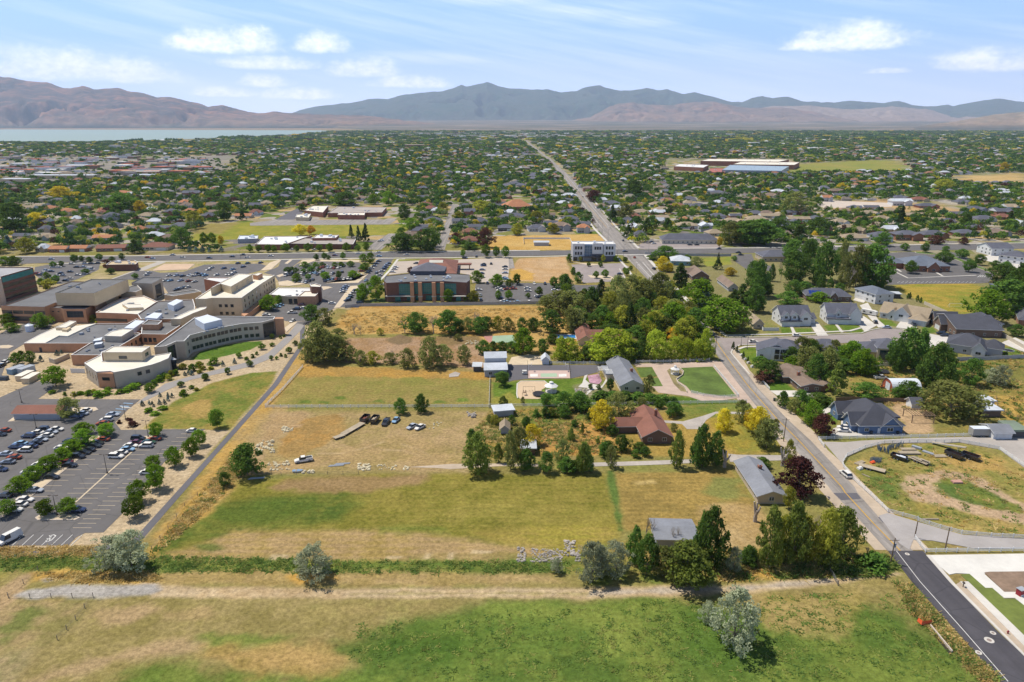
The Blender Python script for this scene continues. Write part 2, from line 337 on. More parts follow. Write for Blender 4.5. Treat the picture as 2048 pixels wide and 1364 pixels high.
paint(p_(1195,785,1310,790,1460,800,1500,806,1300,812,1195,812),'#5d782e','#6f8036',1,1.)
paint(p_(1150,770,1200,760,1225,785,1190,800,1150,790),'#a49a80','#7d8048',1,1.5)
# lawns of the grey ranch house
for q in (zz('I',(650,225),(790,215),(850,305),(690,315)),zz('I',(740,330),(860,322),(905,402),(800,405)),zz('I',(1060,225),(1400,210),(1625,505),(1190,468),(1100,440),(1050,350),(1105,280))): paint(q,'#62802c','#708a36',.5,.3)
# right-hand yard with the oval track
paint(p_(1690,925,1760,890,1900,882,1960,892,2060,940,2150,960,2150,1085,2040,1072,1900,1066,1790,1030),'#8f8a48','#b39a5c',1.5,3)
paint(zz('J',(1100,1000),(1180,940),(1450,900),(1750,960),(1950,1090),(2200,1250),(2200,1350),(1900,1275),(1500,1185),(1220,1120)),'#c8aa88','#bb9f7c',1,1.5)
paint(zz('J',(1370,1000),(1450,955),(1650,985),(1900,1100),(2000,1165),(2060,1215),(1850,1200),(1560,1130),(1400,1060)),'#62763a','#85853f',1,2)
paint(zz('J',(1380,800),(1700,760),(1900,830),(1880,900),(1750,930),(1550,880)),'#cba55e','#b9985a',1.5,3,.85)
paint(zz('J',(760,780),(1400,760),(1430,860),(1200,930),(1050,900),(900,830)),'#b29a58','#8f8a4a',1.5,3,.8)
paint(zz('J',(800,880),(1080,900),(1150,980),(1100,1100),(1000,1120),(880,1000)),'#63783a','#83863f',1.5,3,.9)
paint(zz('J',(1050,1160),(1400,1150),(1700,1260),(1600,1290),(1200,1230)),'#7a803f','#a39048',1.5,3,.7)
# land right of the road
paint(p_(1440,650,1560,640,1700,700,1760,740,1620,745,1500,735),'#7f8546','#a3925a',1,2,.7)
paint(p_(1690,740,1900,722,2100,700,2150,860,1960,880,1820,868,1700,800),'#8a8448','#a5914f',2,3,1,12)
paint(p_(1960,790,2048,765,2100,800,2060,860,1990,830),'#c39e54',None,1.5,2,.8)
paint(p_(1780,700,2150,680,2150,790,1960,790,1850,770),'#7d7c42','#938645',2,3,.8)
paint(p_(1770,800,1850,795,1870,865,1800,868,1805,845),'#c4a57e',None,1,1)
paint(zz('J',(540,420),(660,410),(690,470),(640,570),(560,500)),'#5f7c2e',None,.6,.5)
paint(zz('J',(480,410),(640,400),(660,415),(520,480)),'#5f7c2e',None,.6,.5)
paint(zz('J',(140,260),(230,215),(330,300),(150,305)),'#5f7c2e',None,.6,.5)
paint(zz('F',(1740,1090),(1760,1050),(1910,1050),(1930,1180),(1880,1210)),'#7d8a38','#68802f',.6,.8)
for q in (zz('G',(225,650),(300,655),(320,700),(240,700)),zz('G',(330,660),(455,660),(480,700),(350,700)),zz('G',(545,640),(630,630),(690,690),(600,695)),zz('G',(650,630),(800,635),(860,690),(720,690)),zz('G',(960,590),(1050,600),(1110,640),(1000,645)),zz('G',(1280,655),(1370,650),(1400,690),(1310,705)),zz('G',(1840,810),(1960,800),(2040,860),(1870,870)),zz('G',(1740,630),(1900,720),(1850,720),(1720,650))): paint(q,'#5f7a2e','#74853a',.5,.4)
paint(zz('G',(1060,340),(1250,325),(1690,325),(1830,380),(1830,440),(1640,560),(1480,550),(1300,470),(1130,385)),'#848c3a','#b39a48',1,3,1,12)
for q in (zz('G',(1120,235),(1340,240),(1400,270),(1180,275)),zz('G',(1420,240),(1560,225),(1620,258),(1450,262)),zz('G',(1050,180),(1150,225),(1090,230))): paint(q,'#5f7a2e',None,.5,.4)
paint(zz('Q',(1500,1030),(1720,1020),(1740,1080),(1540,1095)),'#8a9440','#a09a48',1,1.5)
# hospital grounds: pale gravel, lawns
paint(p_(-700,1090,-700,600,0,590,300,560,640,570,690,600,600,690,545,770,420,905,290,1075,200,1090,0,1108),'#cdb796','#c4ad8a',.8,.6)
paint(p_(-700,600,-700,512,100,528,330,512,760,510,790,520,700,620,300,570,0,600),'#c3ae88','#a39a62',1,1)
paint(zz('C',(1440,660),(1480,590),(1700,400),(2046,240),(2046,660),(2000,665)),'#8f8a45','#6d7d36',.8,.8)
paint(p_(290,856,345,805,420,768,500,745,556,742,545,765,460,860),'#74803a','#a08e4c',.8,1.5,1,12)
paint(zz('C',(1780,470),(1950,380),(2046,400),(2046,600),(1900,560)),'#b7975a',None,1,2,.8)
paint(zz('B',(0,1165),(120,1080),(300,1030),(560,990),(700,985),(700,1010),(600,1065),(350,1130),(120,1168)),'#55762c','#667f34',.4,.2)
paint(zz('T',(1560,660),(1700,540),(2046,460),(2046,640),(1880,660)),'#55762c','#667f34',.4,.2)
# lots beyond
paint(zz('E',(1350,395),(1370,290),(1450,180),(1900,160),(1990,400),(1990,430),(1500,400)),'#cfae84','#c6a070',1,1.5)
paint(zz('E',(1360,300),(1470,280),(1600,330),(1580,390),(1370,390)),'#d0a558',None,1,1.5)
paint(p_(965,500,985,472,1195,468,1215,485,1150,500),'#cba25a','#d2ae6c',1,1.5)
paint(p_(372,478,420,448,545,442,600,446,830,450,805,470,600,475,380,482),'#8c9140','#a59c48',1,2)
paint(zz('N',(1400,850),(1460,790),(1800,760),(1650,850)),'#9c8e55',None,1,2)
paint(p_(1560,330,1760,318,1830,330,1800,345,1740,345,1560,345),'#8f9650','#a39a58',4,6)
paint(p_(1900,352,2060,345,2060,370,1910,362),'#c4a56c','#cfb27c',4,6)
paint(p_(1640,405,1760,398,1900,412,1940,425,1800,425,1650,420),'#cbaa7c','#b89a70',3,5)
paint(p_(-250,374,0,372,180,362,250,357,340,352,480,342,480,311,-250,316),'#8f8a86','#a79f92',6,8,.95,40)
# build the sheet
me=bpy.data.meshes.new('ground'); nv=nx*ny
co_=np.empty((nv,3),np.float32); co_[:,0]=gx; co_[:,1]=gy; co_[:,2]=0
me.vertices.add(nv); me.vertices.foreach_set('co',co_.ravel())
ii=(np.arange(ny-1)[:,None]*nx+np.arange(nx-1)[None]).ravel(); q=np.stack([ii,ii+1,ii+nx+1,ii+nx],1).astype(np.int32)
me.loops.add(q.size); me.loops.foreach_set('vertex_index',q.ravel()); me.polygons.add(len(q)); me.polygons.foreach_set('loop_start',np.arange(0,q.size,4,dtype=np.int32))
me.update()
at=me.color_attributes.new('earth','FLOAT_COLOR','POINT'); at.data.foreach_set('color',np.concatenate([np.clip(rgb,0,1),town[:,None]],1).astype(np.float32).ravel())
def ground_mat():
    m=bpy.data.materials.new('ground'); m.use_nodes=True; g=NT(m.node_tree)
    a=g.n('ShaderNodeAttribute',attribute_name='earth'); p=g.n('ShaderNodeNewGeometry').outputs['Position']
    v=g.n('ShaderNodeTexVoronoi',i_Vector=p,i_Scale=1/16.); tc=g.ramp(g.n('ShaderNodeSeparateColor',i_0=v.outputs['Color']).outputs[0],
      [(0.,s2l('#8a8a4e',KG)),(.22,s2l('#6f7f3c',KG)),(.42,s2l('#a89a78',KG)),(.55,s2l('#b5aca0',KG)),(.75,s2l('#8b857f',KG)),(.9,s2l('#c4a878',KG))],'CONSTANT')
    c=g.mix(a.outputs['Alpha'],a.outputs['Color'],tc)
    f=g.m('MULTIPLY',g.n('ShaderNodeMapRange',i_0=g.noise(p,.9,4,.7),i_1=.28,i_2=.72,i_3=.58,i_4=1.38).outputs[0],g.n('ShaderNodeMapRange',i_0=g.noise(p,3.5,3,.6),i_1=.25,i_2=.75,i_3=.78,i_4=1.22).outputs[0])
    f=g.m('MULTIPLY',f,g.n('ShaderNodeMapRange',i_0=g.noise(p,.12,4,.65),i_1=.3,i_2=.7,i_3=.86,i_4=1.12).outputs[0])
    c=g.mix(1.,c,g.n('ShaderNodeCombineXYZ',i_0=f,i_1=f,i_2=f).outputs[0],'MULTIPLY')
    c=g.n('ShaderNodeHueSaturation',i_Saturation=.99,i_Value=1.0,i_Color=c).outputs[0]; b=g.n('ShaderNodeBsdfDiffuse',i_0=c); g.n('ShaderNodeOutputMaterial',i_0=b.outputs[0]); return m
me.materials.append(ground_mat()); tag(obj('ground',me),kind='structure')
# ------------------------------------------------------------------ paved sheets, kerbs, markings
def sheet(name,pts,z,m,thick=0.,world=False):
    P=[(p[0],p[1]) for p in pts] if world else [tuple(G(*p)[:2]) for p in pts]
    if area(P)<0: P=P[::-1]
    b=MB(); b.prism(P,-.3 if not thick else z-thick,z,0); return tag(b.build(name,m),kind='structure')
A_OLD=mat('asphalt_old','#9c948c',.9,.07,1.2,stain=.10); A_NEW=mat('asphalt_new','#545155',.85,.06,1.5,stain=.08); A_LOT=mat('asphalt_lot','#6f6b69',.9,.06,.8,stain=.07)
A_DARK=mat('asphalt_dark','#6b686c',.9,.06,.8,stain=.08); CONC=mat('concrete','#d6cfc4',.85,.07,.8,stain=.06); CONC2=mat('concrete_warm','#cfbfae',.85,.07,.8,stain=.06); GRAV=mat('gravel','#b7ada3',.95,.12,1.2,stain=.05)
SHOULD=mat('shoulder','#c4b19a',.95,.10,.8,stain=.08); PINK=mat('pavers','#c4ad9b',.9,.08,2.,stain=.05); PWHITE=mat('paint_white','#e6e2da',.7,.08,3.); PYEL=mat('paint_yellow','#d2a544',.7,.15,3.)
PTAN=mat('paint_worn','#d2bfa2',.8,.1,2.); GRAVB=mat('gravel_beige','#d6c2a4',.95,.09,1.5,stain=.05); PBLUE=mat('paint_blue','#8db1cf',.7,.1,3.)
def roadmat(m,k):
    g=NT(m.node_tree) if 0 else None
    t=m.node_tree; bs=[n for n in t.nodes if n.bl_idname=='ShaderNodeBsdfPrincipled'][0]; src=bs.inputs['Base Color'].links[0].from_socket
    N=t.nodes.new; p=N('ShaderNodeNewGeometry').outputs[0]; mp=N('ShaderNodeMapping'); mp.inputs[3].default_value=(.55,.012,1); t.links.new(p,mp.inputs[0]); nz=N('ShaderNodeTexNoise'); nz.inputs['Scale'].default_value=1.; nz.inputs['Detail'].default_value=3; t.links.new(mp.outputs[0],nz.inputs[0])
    vo=N('ShaderNodeTexVoronoi'); vo.feature='DISTANCE_TO_EDGE'; vo.inputs['Scale'].default_value=.10; t.links.new(p,vo.inputs[0]); c1=N('ShaderNodeMapRange'); c1.inputs[1].default_value=0; c1.inputs[2].default_value=.02; c1.inputs[3].default_value=.72; c1.inputs[4].default_value=1; t.links.new(vo.outputs[0],c1.inputs[0])
    mr=N('ShaderNodeMapRange'); mr.inputs[1].default_value=.3; mr.inputs[2].default_value=.7; mr.inputs[3].default_value=1-k; mr.inputs[4].default_value=1+k*.7; t.links.new(nz.outputs[0],mr.inputs[0])
    mu=N('ShaderNodeMath'); mu.operation='MULTIPLY'; t.links.new(mr.outputs[0],mu.inputs[0]); t.links.new(c1.outputs[0],mu.inputs[1])
    h=N('ShaderNodeHueSaturation'); t.links.new(src,h.inputs['Color']); t.links.new(mu.outputs[0],h.inputs['Value']); t.links.new(h.outputs[0],bs.inputs['Base Color'])
roadmat(A_OLD,.30); roadmat(A_NEW,.16); roadmat(A_LOT,.07)
sheet('road_shoulder',p_(1425,684,1432,672,1475,700,1500,742,1560,800,1640,875,1655,900,1700,940,1740,980,1800,1040,1860,1100,1750,1100,1640,980,1600,925,1560,890,1525,840,1470,770,1440,720),.05,SHOULD)
RL=p_(1775,1102,1726,1048,1666,986,1657,974,1574,882,1535,840,1476,767,1443,724,1424,696,1343,591,1296,560,1259,522,1231,499,1196,459,1172,428,1151,399,1131,360,1123,345,1109,333,1097,317,1072,302,1053,283)
RR=p_(1826,1102,1769,1048,1715,986,1709,974,1622,882,1576,840,1516,777,1478,724,1449,684,1385,622,1328,560,1302,527,1285,505,1227,453,1187,406,1162,377,1132,345,1117,333,1102,317,1076,302,1056,283)
sheet('road',RL+RR[::-1],.09,A_OLD)
sheet('road',p_(1776,1102,1846,1102,1899,1164,1996,1264,2048,1312,2140,1400,2030,1400,2002,1364,1914,1264,1824,1164),.10,A_NEW)
sheet('road_patch',zz('c',(180,180),(500,180),(560,258),(290,280)),.12,A_DARK)
sheet('road_patch',zz('c',(790,510),(830,510),(895,578),(850,580)),.12,A_DARK)
CT=p_(-160,523,37,514,268,513,428,510,687,506,901,503.6,1080,502,1236,499,1290,499,1348,498,1508,497,1687,494,1901,489,2250,484)
CB=p_(2250,494,1901,500,1687,503.5,1508,506,1348,508,1288,512,1231,508,1080,511.6,901,514,687,515.6,428,520,268,522,100,526,-160,534)
sheet('road',CT+CB,.12,A_LOT)
def strip(name,pts,w,z,m,side=0,th=0):
    P=[G(*p) for p in pts]; l,r=[],[]
    for i,p in enumerate(P):
        d=(P[min(i+1,len(P)-1)]-P[max(i-1,0)]).normalized(); n=Vector((-d.y,d.x,0))
        l.append(p+n*w*(.5+side)); r.append(p-n*w*(.5-side))
    return sheet(name,l+r[::-1],z,m,th,True)
mid=lambda a,b,k=.5:(a[0]+(b[0]-a[0])*k,a[1]+(b[1]-a[1])*k)
for k in (-.012,.012): strip('road_marking',[mid(a,b,.5+k) for a,b in zip(RL[:9],RR[:9])],.13,.14,PYEL)
for a,b in ((8,11),(13,17)):
    strip('road_marking',[mid(p,q,.56) for p,q in zip(RL[a:b],RR[a:b])],.25,.14,PYEL)
for k in (.30,.74): strip('road_marking',[mid(p,q,k) for p,q in zip(RL[13:17],RR[13:17])],.25,.145,PWHITE)
for k in (.32,.62): strip('road_marking',[mid(p,q,k) for p,q in zip(RL[10:12],RR[10:12])],.25,.145,PWHITE)
strip('road',p_(1126,352,1106,325,1083,306,1065,292,1052,281,1043,272),9,.11,A_OLD)
strip('road_marking',p_(1793,1103,1840,1164,1930,1265,2016,1364),.13,.15,PWHITE)
strip('pavement',p_(1228,497,1190,459,1166,428,1145,399),2.2,.2,CONC); strip('pavement',p_(1278,497,1232,453,1192,406,1166,377),2.2,.2,CONC)
strip('pavement',p_(1290,510,1330,555,1365,590,1378,605),2.5,.2,CONC)
strip('pavement',[(x,y+1.7) for x,y in CB[1:-1] if x<1240 or x>1290][3:],2.4,.2,CONC); strip('pavement',[(x,y-1.) for x,y in CT if x<1235],2.4,.2,CONC); strip('pavement',[(x,y-1.) for x,y in CT if x>1290],2.4,.2,CONC)
# quiet close on the right with its kerbs and drives
sheet('road',p_(1435,672,1452,676,1559,675.5,1634,672,1725,668,1745,661,1767,657.5,1800,659,1818,664.6,1815,680,1800,686,1730,683,1692,686,1620,690,1512,690,1477,691,1462,702,1450,700),.13,mat('asphalt_close','#a0948f',.9,.06,1.,stain=.06))
strip('kerb',p_(1432,655,1444,668,1455,674.5,1559,674,1634,670.5,1722,666.5,1742,660,1765,656.3,1800,657.5,1822,664),.6,.25,CONC)
strip('pavement',p_(1440,661,1452,671,1500,670,1560,668.5,1640,665,1700,662,1722,656),1.5,.22,CONC)
strip('kerb',p_(1530,689,1480,690.5,1466,697,1462,706,1480,728,1500,750),.6,.25,CONC); strip('pavement',p_(1525,693,1490,694,1478,698),1.5,.22,CONC)
for q in (zz('G',(440,620),(505,612),(585,716),(505,718)),zz('G',(770,620),(850,570),(950,640),(900,665),(860,690),(800,620)),zz('G',(1130,600),(1220,610),(1250,655),(1170,665),(1090,655)),zz('G',(1330,700),(1500,730),(1490,760),(1330,810),(1320,760)),zz('G',(820,490),(880,470),(960,600),(1020,650),(960,655),(900,590)),
          zz('G',(630,625),(645,622),(700,690),(680,692)),zz('G',(790,430),(880,440),(850,470),(770,450)),zz('G',(300,650),(320,650),(345,700),(320,705)),zz('J',(150,305),(340,305),(500,330),(495,355),(230,350),(200,340)),zz('J',(520,465),(580,430),(680,418),(700,425),(690,448),(620,455),(540,490)),
          zz('J',(680,530),(720,510),(735,570),(800,625),(1160,625),(1160,640),(820,648),(600,640),(620,590),(680,570)),zz('G',(1760,880),(1830,815),(1900,780),(2200,900),(2200,830),(1980,730),(1900,760),(1800,810)),zz('G',(1700,140),(1830,170),(2048,230),(2200,260),(2200,180),(1950,130),(1800,110))):
    sheet('driveway',q,.17,CONC)
sheet('driveway',p_(1646,884,1690,885,1722,882,1822,877,1945,874,2120,876,2120,990,2048,935,1998,899,1917,885,1888,886,1767,887,1730,897,1693,914,1685,927,1690,935,1665,905),.14,mat('drive_grey','#b5aca3',.9,.06,.8,stain=.08))
sheet('driveway',zz('K',(960,120),(1030,100),(1250,165),(1580,260),(2048,290),(2300,292),(2300,365),(1680,365),(1360,305),(1220,300),(1190,375),(1120,330)),.14,mat('drive_grey2','#aea7a2',.9,.06,.8,stain=.08))
sheet('driveway',zz('K',(1320,415),(2300,400),(2300,535),(1790,540),(1750,555),(1900,690),(2300,690),(2300,760),(2048,790),(1980,735),(1900,735),(1810,660),(1760,660),(1640,555),(1540,550),(1490,560)),.15,mat('concrete_new','#e2ddd3',.85,.05,.8,stain=.06))
sheet('pavement',p_(1920,1164,1936,1164,2048,1272,2180,1400,2150,1400,2048,1293),.2,CONC); sheet('kerb',p_(1852,1111,1860,1111,1911,1170,2048,1308,2150,1405,2135,1398,2048,1313,1900,1166),.2,CONC)
paint_strip=sheet('verge',p_(1911,1170,1920,1164,2048,1293,2048,1308),.1,SHOULD)
sheet('lawn',zz('K',(1575,560),(1640,555),(1760,660),(1810,660),(1900,740),(1980,740),(2200,900),(2200,1150),(2048,1020)),.12,mat('lawn_new','#727d3a',.95,.15,.8,stain=.15))
sheet('planting_bed',zz('K',(1750,545),(1790,540),(2300,535),(2300,690),(1900,690)),.18,mat('bark','#8f7864',.95,.2,1.))
# lawns and drives round the grey ranch house
sheet('driveway',zz('I',(620,185),(1300,165),(1420,150),(1480,170),(1800,470),(1760,560),(1690,575),(1620,520),(1480,540),(1280,545),(1150,500),(860,465),(800,405),(905,402),(850,305),(800,215),(650,215)),.08,PINK)
for i,q in enumerate((zz('I',(652,225),(795,218),(848,302),(692,312)),zz('I',(740,330),(860,322),(903,400),(805,404)),zz('I',(1075,225),(1390,212),(1625,505),(1480,500),(1190,466),(1130,400),(1050,350),(1110,280)))): sheet('lawn',q,.12,mat('lawn_mown','#627634',.95,.22,.9,stain=.15))
sheet('planting_bed',zz('I',(945,250),(1000,215),(1060,225),(1105,280),(1040,350),(1130,420),(1140,460),(1080,450),(1010,380)),.13,mat('bed','#8c8058',.95,.3,1.2))
sheet('driveway',zz('H',(560,195),(1500,195),(1440,265),(1300,300),(1180,325),(760,330),(620,345),(570,360)),.08,A_DARK)
sheet('sport_court',zz('H',(760,250),(1165,250),(1170,325),(760,325)),.12,mat('court_pink','#cdb0a4',.8,.05,1.)); sheet('sport_court',zz('H',(885,280),(1040,278),(1045,312),(885,314)),.14,mat('court_green','#a9bfa0',.8,.05,1.))
for u in (780,1060): sheet('road_marking',zz('H',(u,285),(u+75,283),(u+75,310),(u,312)),.14,PWHITE)
sheet('sandpit',zz('H',(655,380),(690,355),(920,355),(960,400),(890,440),(900,490),(880,528),(680,525),(655,490)),.12,mat('play_sand','#d3b998',.95,.06,1.)); strip('kerb',zz('H',(660,520),(650,480),(655,380),(690,354),(920,352),(965,390)),.5,.22,CONC)
sheet('path',zz('H',(1310,300),(1340,290),(1320,340),(1360,375),(1480,400),(1520,330),(1540,340),(1480,420),(1390,440),(1330,490),(1340,420),(1250,410),(1290,370)),.12,CONC)
sheet('planting_bed',zz('H',(1340,300),(1450,285),(1480,350),(1450,385),(1360,370)),.14,mat('flower_bed','#b98f9c',.95,.4,1.5))
sheet('path',zz('I',(910,735),(1000,740),(1100,745),(1300,690),(1420,650),(1560,650),(1760,660),(1800,600),(1830,620),(1760,680),(1560,670),(1420,670),(1330,730),(1260,820),(1140,820),(1090,770),(930,760)),.06,GRAV)
sheet('path',zz('I',(1540,1060),(1640,1070),(2048,1075),(2120,1060),(2120,1110),(2048,1125),(1560,1140)),.06,GRAV); sheet('path',zz('I',(160,1150),(600,1135),(900,1125),(1180,1115),(1190,1150),(900,1165),(600,1175),(170,1185)),.06,GRAV)
sheet('path',zz('H',(-400,1190),(0,1160),(500,1155),(860,1160),(860,1185),(500,1180),(0,1210),(-100,1200)),.05,SHOULD)
sheet('yard',zz('H',(600,120),(760,90),(890,110),(970,190),(560,195)),.05,GRAVB); sheet('sport_court',zz('E',(1105,940),(1400,925),(1410,975),(1440,1000),(1160,1000)),.08,mat('court_faded','#9db396',.85,.08,1.)); sheet('sport_court',zz('E',(1100,935),(1195,935),(1185,1000),(1150,995)),.10,mat('court_red','#b98578',.85,.08,1.))
sheet('gravel_heap',zz('E',(770,1310),(830,1285),(880,1300),(860,1330),(770,1338)),.15,GRAV)
# hospital car parks and drives
sheet('car_park',p_(-160,1105,0,1100,27,1091,137,1091,152,1075,170,1066,207,1065,246,1026,328,925,395,868,411,858,242,860,230,845,255,820,281,799,76,798,103,779,112,765,82,761,49,773,0,795,-160,830),.06,A_LOT)
sheet('footpath',p_(-160,1108,0,1105,120,1100,205,1092,262,1083,275,1070,420,910,545,770,600,690,600,650,606,640,610,655,609,690,556,770,430,912,288,1075,262,1092,205,1100,100,1109,-160,1122),.05,A_DARK)
def isl(pts,m=GRAVB,name='traffic_island'):
    P=[tuple(G(*p)[:2]) for p in pts]
    if area(P)<0: P=P[::-1]
    b=MB(); b.prism(P,0,.2,0); b.prism(inset(P,.35),.15,.23,1); return tag(b.build(name,[CONC2,m]),kind='structure')
isl(p_(183,873,214,872,190,893,150,925,110,957,70,988,40,1012,20,1026,4,1036,0,1028,20,1008,60,976,100,944,140,908)); isl(p_(70,1036,80,1030,150,1030,160,1036,150,1041,75,1041)); isl(p_(262,876,300,872,322,872,334,878,305,881)); isl(p_(15,844,120,840,150,836,150,826,122,826,60,830,30,833),GRAVB); isl(p_(125,830,150,815,192,815,197,820,180,826,150,838,130,842))
isl(zz('S',(0,440),(150,430),(240,450),(150,490),(0,490)))
for t in np.arange(0,1.001,1/14.):
    x,y=296-148*t**1.08,876+131*t**1.08
    if t<.2: continue
    c=G(x,y); sheet('road_marking',[(c.x-5.3,c.y-.07),(c.x+5.3,c.y-.07),(c.x+5.3,c.y+.07),(c.x-5.3,c.y+.07)],.1,PTAN,0,True)
strip('road_marking',p_(296,876,222,941,148,1008),.5,.12,PTAN)
for i in range(23):
    t=i/22.; x=391-208*t; y=868+188*t**1.05; c=G(x,y); sheet('road_marking',[(c.x-5,c.y-.07),(c.x,c.y-.07),(c.x,c.y+.07),(c.x-5,c.y+.07)],.1,PTAN,0,True)
for i in range(14):
    t=i/13.; x=215-180*t; y=880+135*t**1.05; c=G(x,y); sheet('road_marking',[(c.x,c.y-.07),(c.x+5,c.y-.07),(c.x+5,c.y+.07),(c.x,c.y+.07)],.1,PTAN,0,True)
for i in range(7):
    a=z1('D',120+95*i,640); b=z1('D',232+95*i,535); strip('road_marking',[a,b],.14,.1,PWHITE)
for q in (((470,600),(500,590),(530,560),(545,545),(520,535),(480,545),(500,560)),((455,575),(490,575),(480,600),(450,605),(450,590))): strip('road_marking',zz('D',*q),.25,.1,PWHITE)
for i in range(4): strip('road_marking',[z1('C',1090+38*i,505-28*i),z1('C',1180+38*i,510-28*i)],.5,.1,PBLUE)
for i in range(7): strip('road_marking',[z1('C',1170+14*i,450+2*i),z1('C',1200+14*i,470)],.15,.1,PWHITE)
# upper car parks
sheet('car_park',p_(-160,690,0,668,20,655,80,640,110,640,95,665,45,690,20,705,0,760,-160,790),.05,A_LOT)
sheet('car_park',zz('A',(340,265),(470,240),(700,225),(980,215),(960,290),(760,380),(600,430),(440,420),(330,330)),.06,A_LOT)
sheet('car_park',zz('A',(1100,380),(1330,300),(1480,300),(1560,320),(2046,300),(2046,520),(1640,520),(1560,400)),.06,A_LOT); sheet('car_park',zz('B',(-120,330),(140,240),(380,235),(680,230),(740,250),(680,300),(560,330),(330,370),(0,420)),.065,A_LOT)
sheet('driveway',zz('A',(1080,380),(1540,210),(1620,215),(1340,320),(1180,380)),.05,mat('path_grey','#b9b0a4',.9,.06,1.))
sheet('driveway',zz('B',(890,190),(1090,190),(1000,260),(930,330),(860,400),(820,345),(720,320),(860,260)),.07,A_LOT); sheet('car_park',zz('B',(1050,230),(1200,205),(1650,220),(1690,250),(1600,350),(1680,390),(1640,400),(1300,430),(860,410),(930,320)),.08,A_LOT)
sheet('driveway',zz('B',(1840,180),(1990,170),(1870,360),(1640,660),(1380,650),(1640,440),(1290,435),(1300,410),(1690,390)),.09,A_LOT)
sheet('car_park',zz('B',(840,400),(1290,430),(1640,440),(1400,670),(1240,760),(1120,830),(940,790),(700,745),(700,720),(840,620),(1240,620),(1280,440),(1100,425)),.075,A_LOT)
sheet('driveway',zz('B',(1140,790),(1040,810),(940,940),(760,1100),(560,1190),(0,1330),(-240,1400),(-360,1480),(-480,1560),(-520,1600),(-420,1560),(-240,1470),(0,1364),(340,1290),(600,1230),(800,1150),(960,1000),(1080,880)),.06,mat('asphalt_path','#9b9590',.9,.06,1.))
isl(zz('B',(1400,665),(1560,450),(1640,445),(1640,470),(1460,660)),GRAVB); isl(zz('B',(860,410),(950,395),(1010,410),(1130,430),(960,450),(870,445)),GRAVB); isl(zz('B',(1280,455),(1350,455),(1390,465),(1300,490)),GRAVB); isl(zz('B',(1290,425),(1640,395),(1600,400),(1700,330),(1740,330),(1640,420)),GRAVB)
isl(zz('B',(690,300),(780,220),(880,190),(890,200),(790,290)),GRAVB); isl(zz('B',(920,230),(970,195),(1000,195),(950,235)),GRAVB); isl(zz('B',(1090,200),(1200,190),(1650,200),(1650,215),(1200,210),(1060,260)),GRAVB); isl(zz('A',(1490,290),(1600,235),(1900,235),(1830,290),(1500,300)),mat('plot_pink','#d0b294',.9,.08,1.)); isl(zz('B',(840,350),(900,330),(920,345),(870,365)),GRAVB)
isl(zz('B',(1000,800),(1140,790),(1050,800),(940,900),(920,860)),GRAVB)
# glass office, clinic, white office: car parks
sheet('car_park',zz('E',(1030,430),(1240,410),(1500,420),(1760,420),(2046,440),(2250,440),(2250,560),(1700,620),(1090,620),(1020,500)),.06,A_LOT); sheet('car_park',zz('E',(180,340),(260,210),(490,200),(850,190),(1110,180),(1350,170),(1360,270),(1340,400),(1000,420),(980,340),(850,320),(440,310)),.06,mat('lot_beige','#bfb0a0',.9,.05,.8,stain=.05)); sheet('lot_patch',zz('E',(1350,180),(1390,180),(1410,275),(1355,280)),.065,A_OLD)
strip('pavement',zz('E',(95,400),(190,300),(270,190),(340,185)),1.8,.2,CONC); sheet('lawn',zz('E',(130,330),(250,195),(290,185),(470,190),(260,210),(150,340)),.1,mat('lawn_dry','#8f8f48',.95,.15,.8)); sheet('lawn',zz('E',(0,580),(140,560),(150,605),(0,610)),.1,mat('lawn_mown','#667f2e'))
sheet('car_park',zz('F',(110,240),(600,225),(680,265),(600,290),(640,360),(590,400),(230,420),(150,320)),.06,mat('asphalt_close','#a0948f')); strip('pavement',zz('F',(555,165),(640,260),(710,360)),1.8,.2,CONC); strip('kerb',zz('F',(580,280),(600,320),(640,380)),.6,.2,CONC)
sheet('car_park',zz('F',(-30,430),(180,440),(260,470),(270,560),(100,540),(-30,470)),.065,A_LOT); isl(zz('F',(270,345),(480,350),(600,400),(300,370)),GRAVB); isl(zz('F',(130,220),(360,235),(440,240),(300,250)),GRAVB)
sheet('car_park',zz('Q',(1090,905),(1200,915),(1640,930),(1660,960),(1050,965),(1030,940)),.06,mat('asphalt_close','#a0948f')); sheet('car_park',zz('Q',(1740,1010),(1880,1000),(1900,1050),(2048,1100),(2048,1130),(1850,1120),(1760,1060)),.06,A_LOT)
sheet('car_park',zz('R',(940,1000),(1210,985),(1360,1010),(1500,985),(1600,1010),(1700,1080),(1830,1140),(1800,1196),(1020,1196),(1010,1110),(1020,1080)),.05,A_LOT); sheet('car_park',zz('G',(960,60),(1000,160),(1030,200),(1180,285),(1450,275),(1700,265),(1580,190),(1640,180),(1830,250),(1780,320),(1690,325),(1250,328),(1030,335),(900,250),(900,100)),.055,A_LOT)
for q in (((1025,210),(1180,285),(1440,275),(1690,265)),((1130,238),(1050,190)),((1385,240),(1440,270))): strip('pavement',zz('G',*q),1.3,.2,CONC)
for i in range(20): strip('road_marking',[z1('G',1100+30*i,322),z1('G',1118+30*i,310)],.14,.08,PWHITE)
for i in range(4): strip('road_marking',[z1('G',1700+16*i,278),z1('G',1725+16*i,262)],.3,.08,PWHITE)
isl(zz('R',(1230,985),(1330,985),(1400,1000),(1350,1005),(1240,995)),mat('lawn_mown','#667f2e')); isl(zz('G',(1500,110),(1640,170),(1830,240),(1810,250),(1620,180),(1490,130)),mat('lawn_mown','#667f2e'))
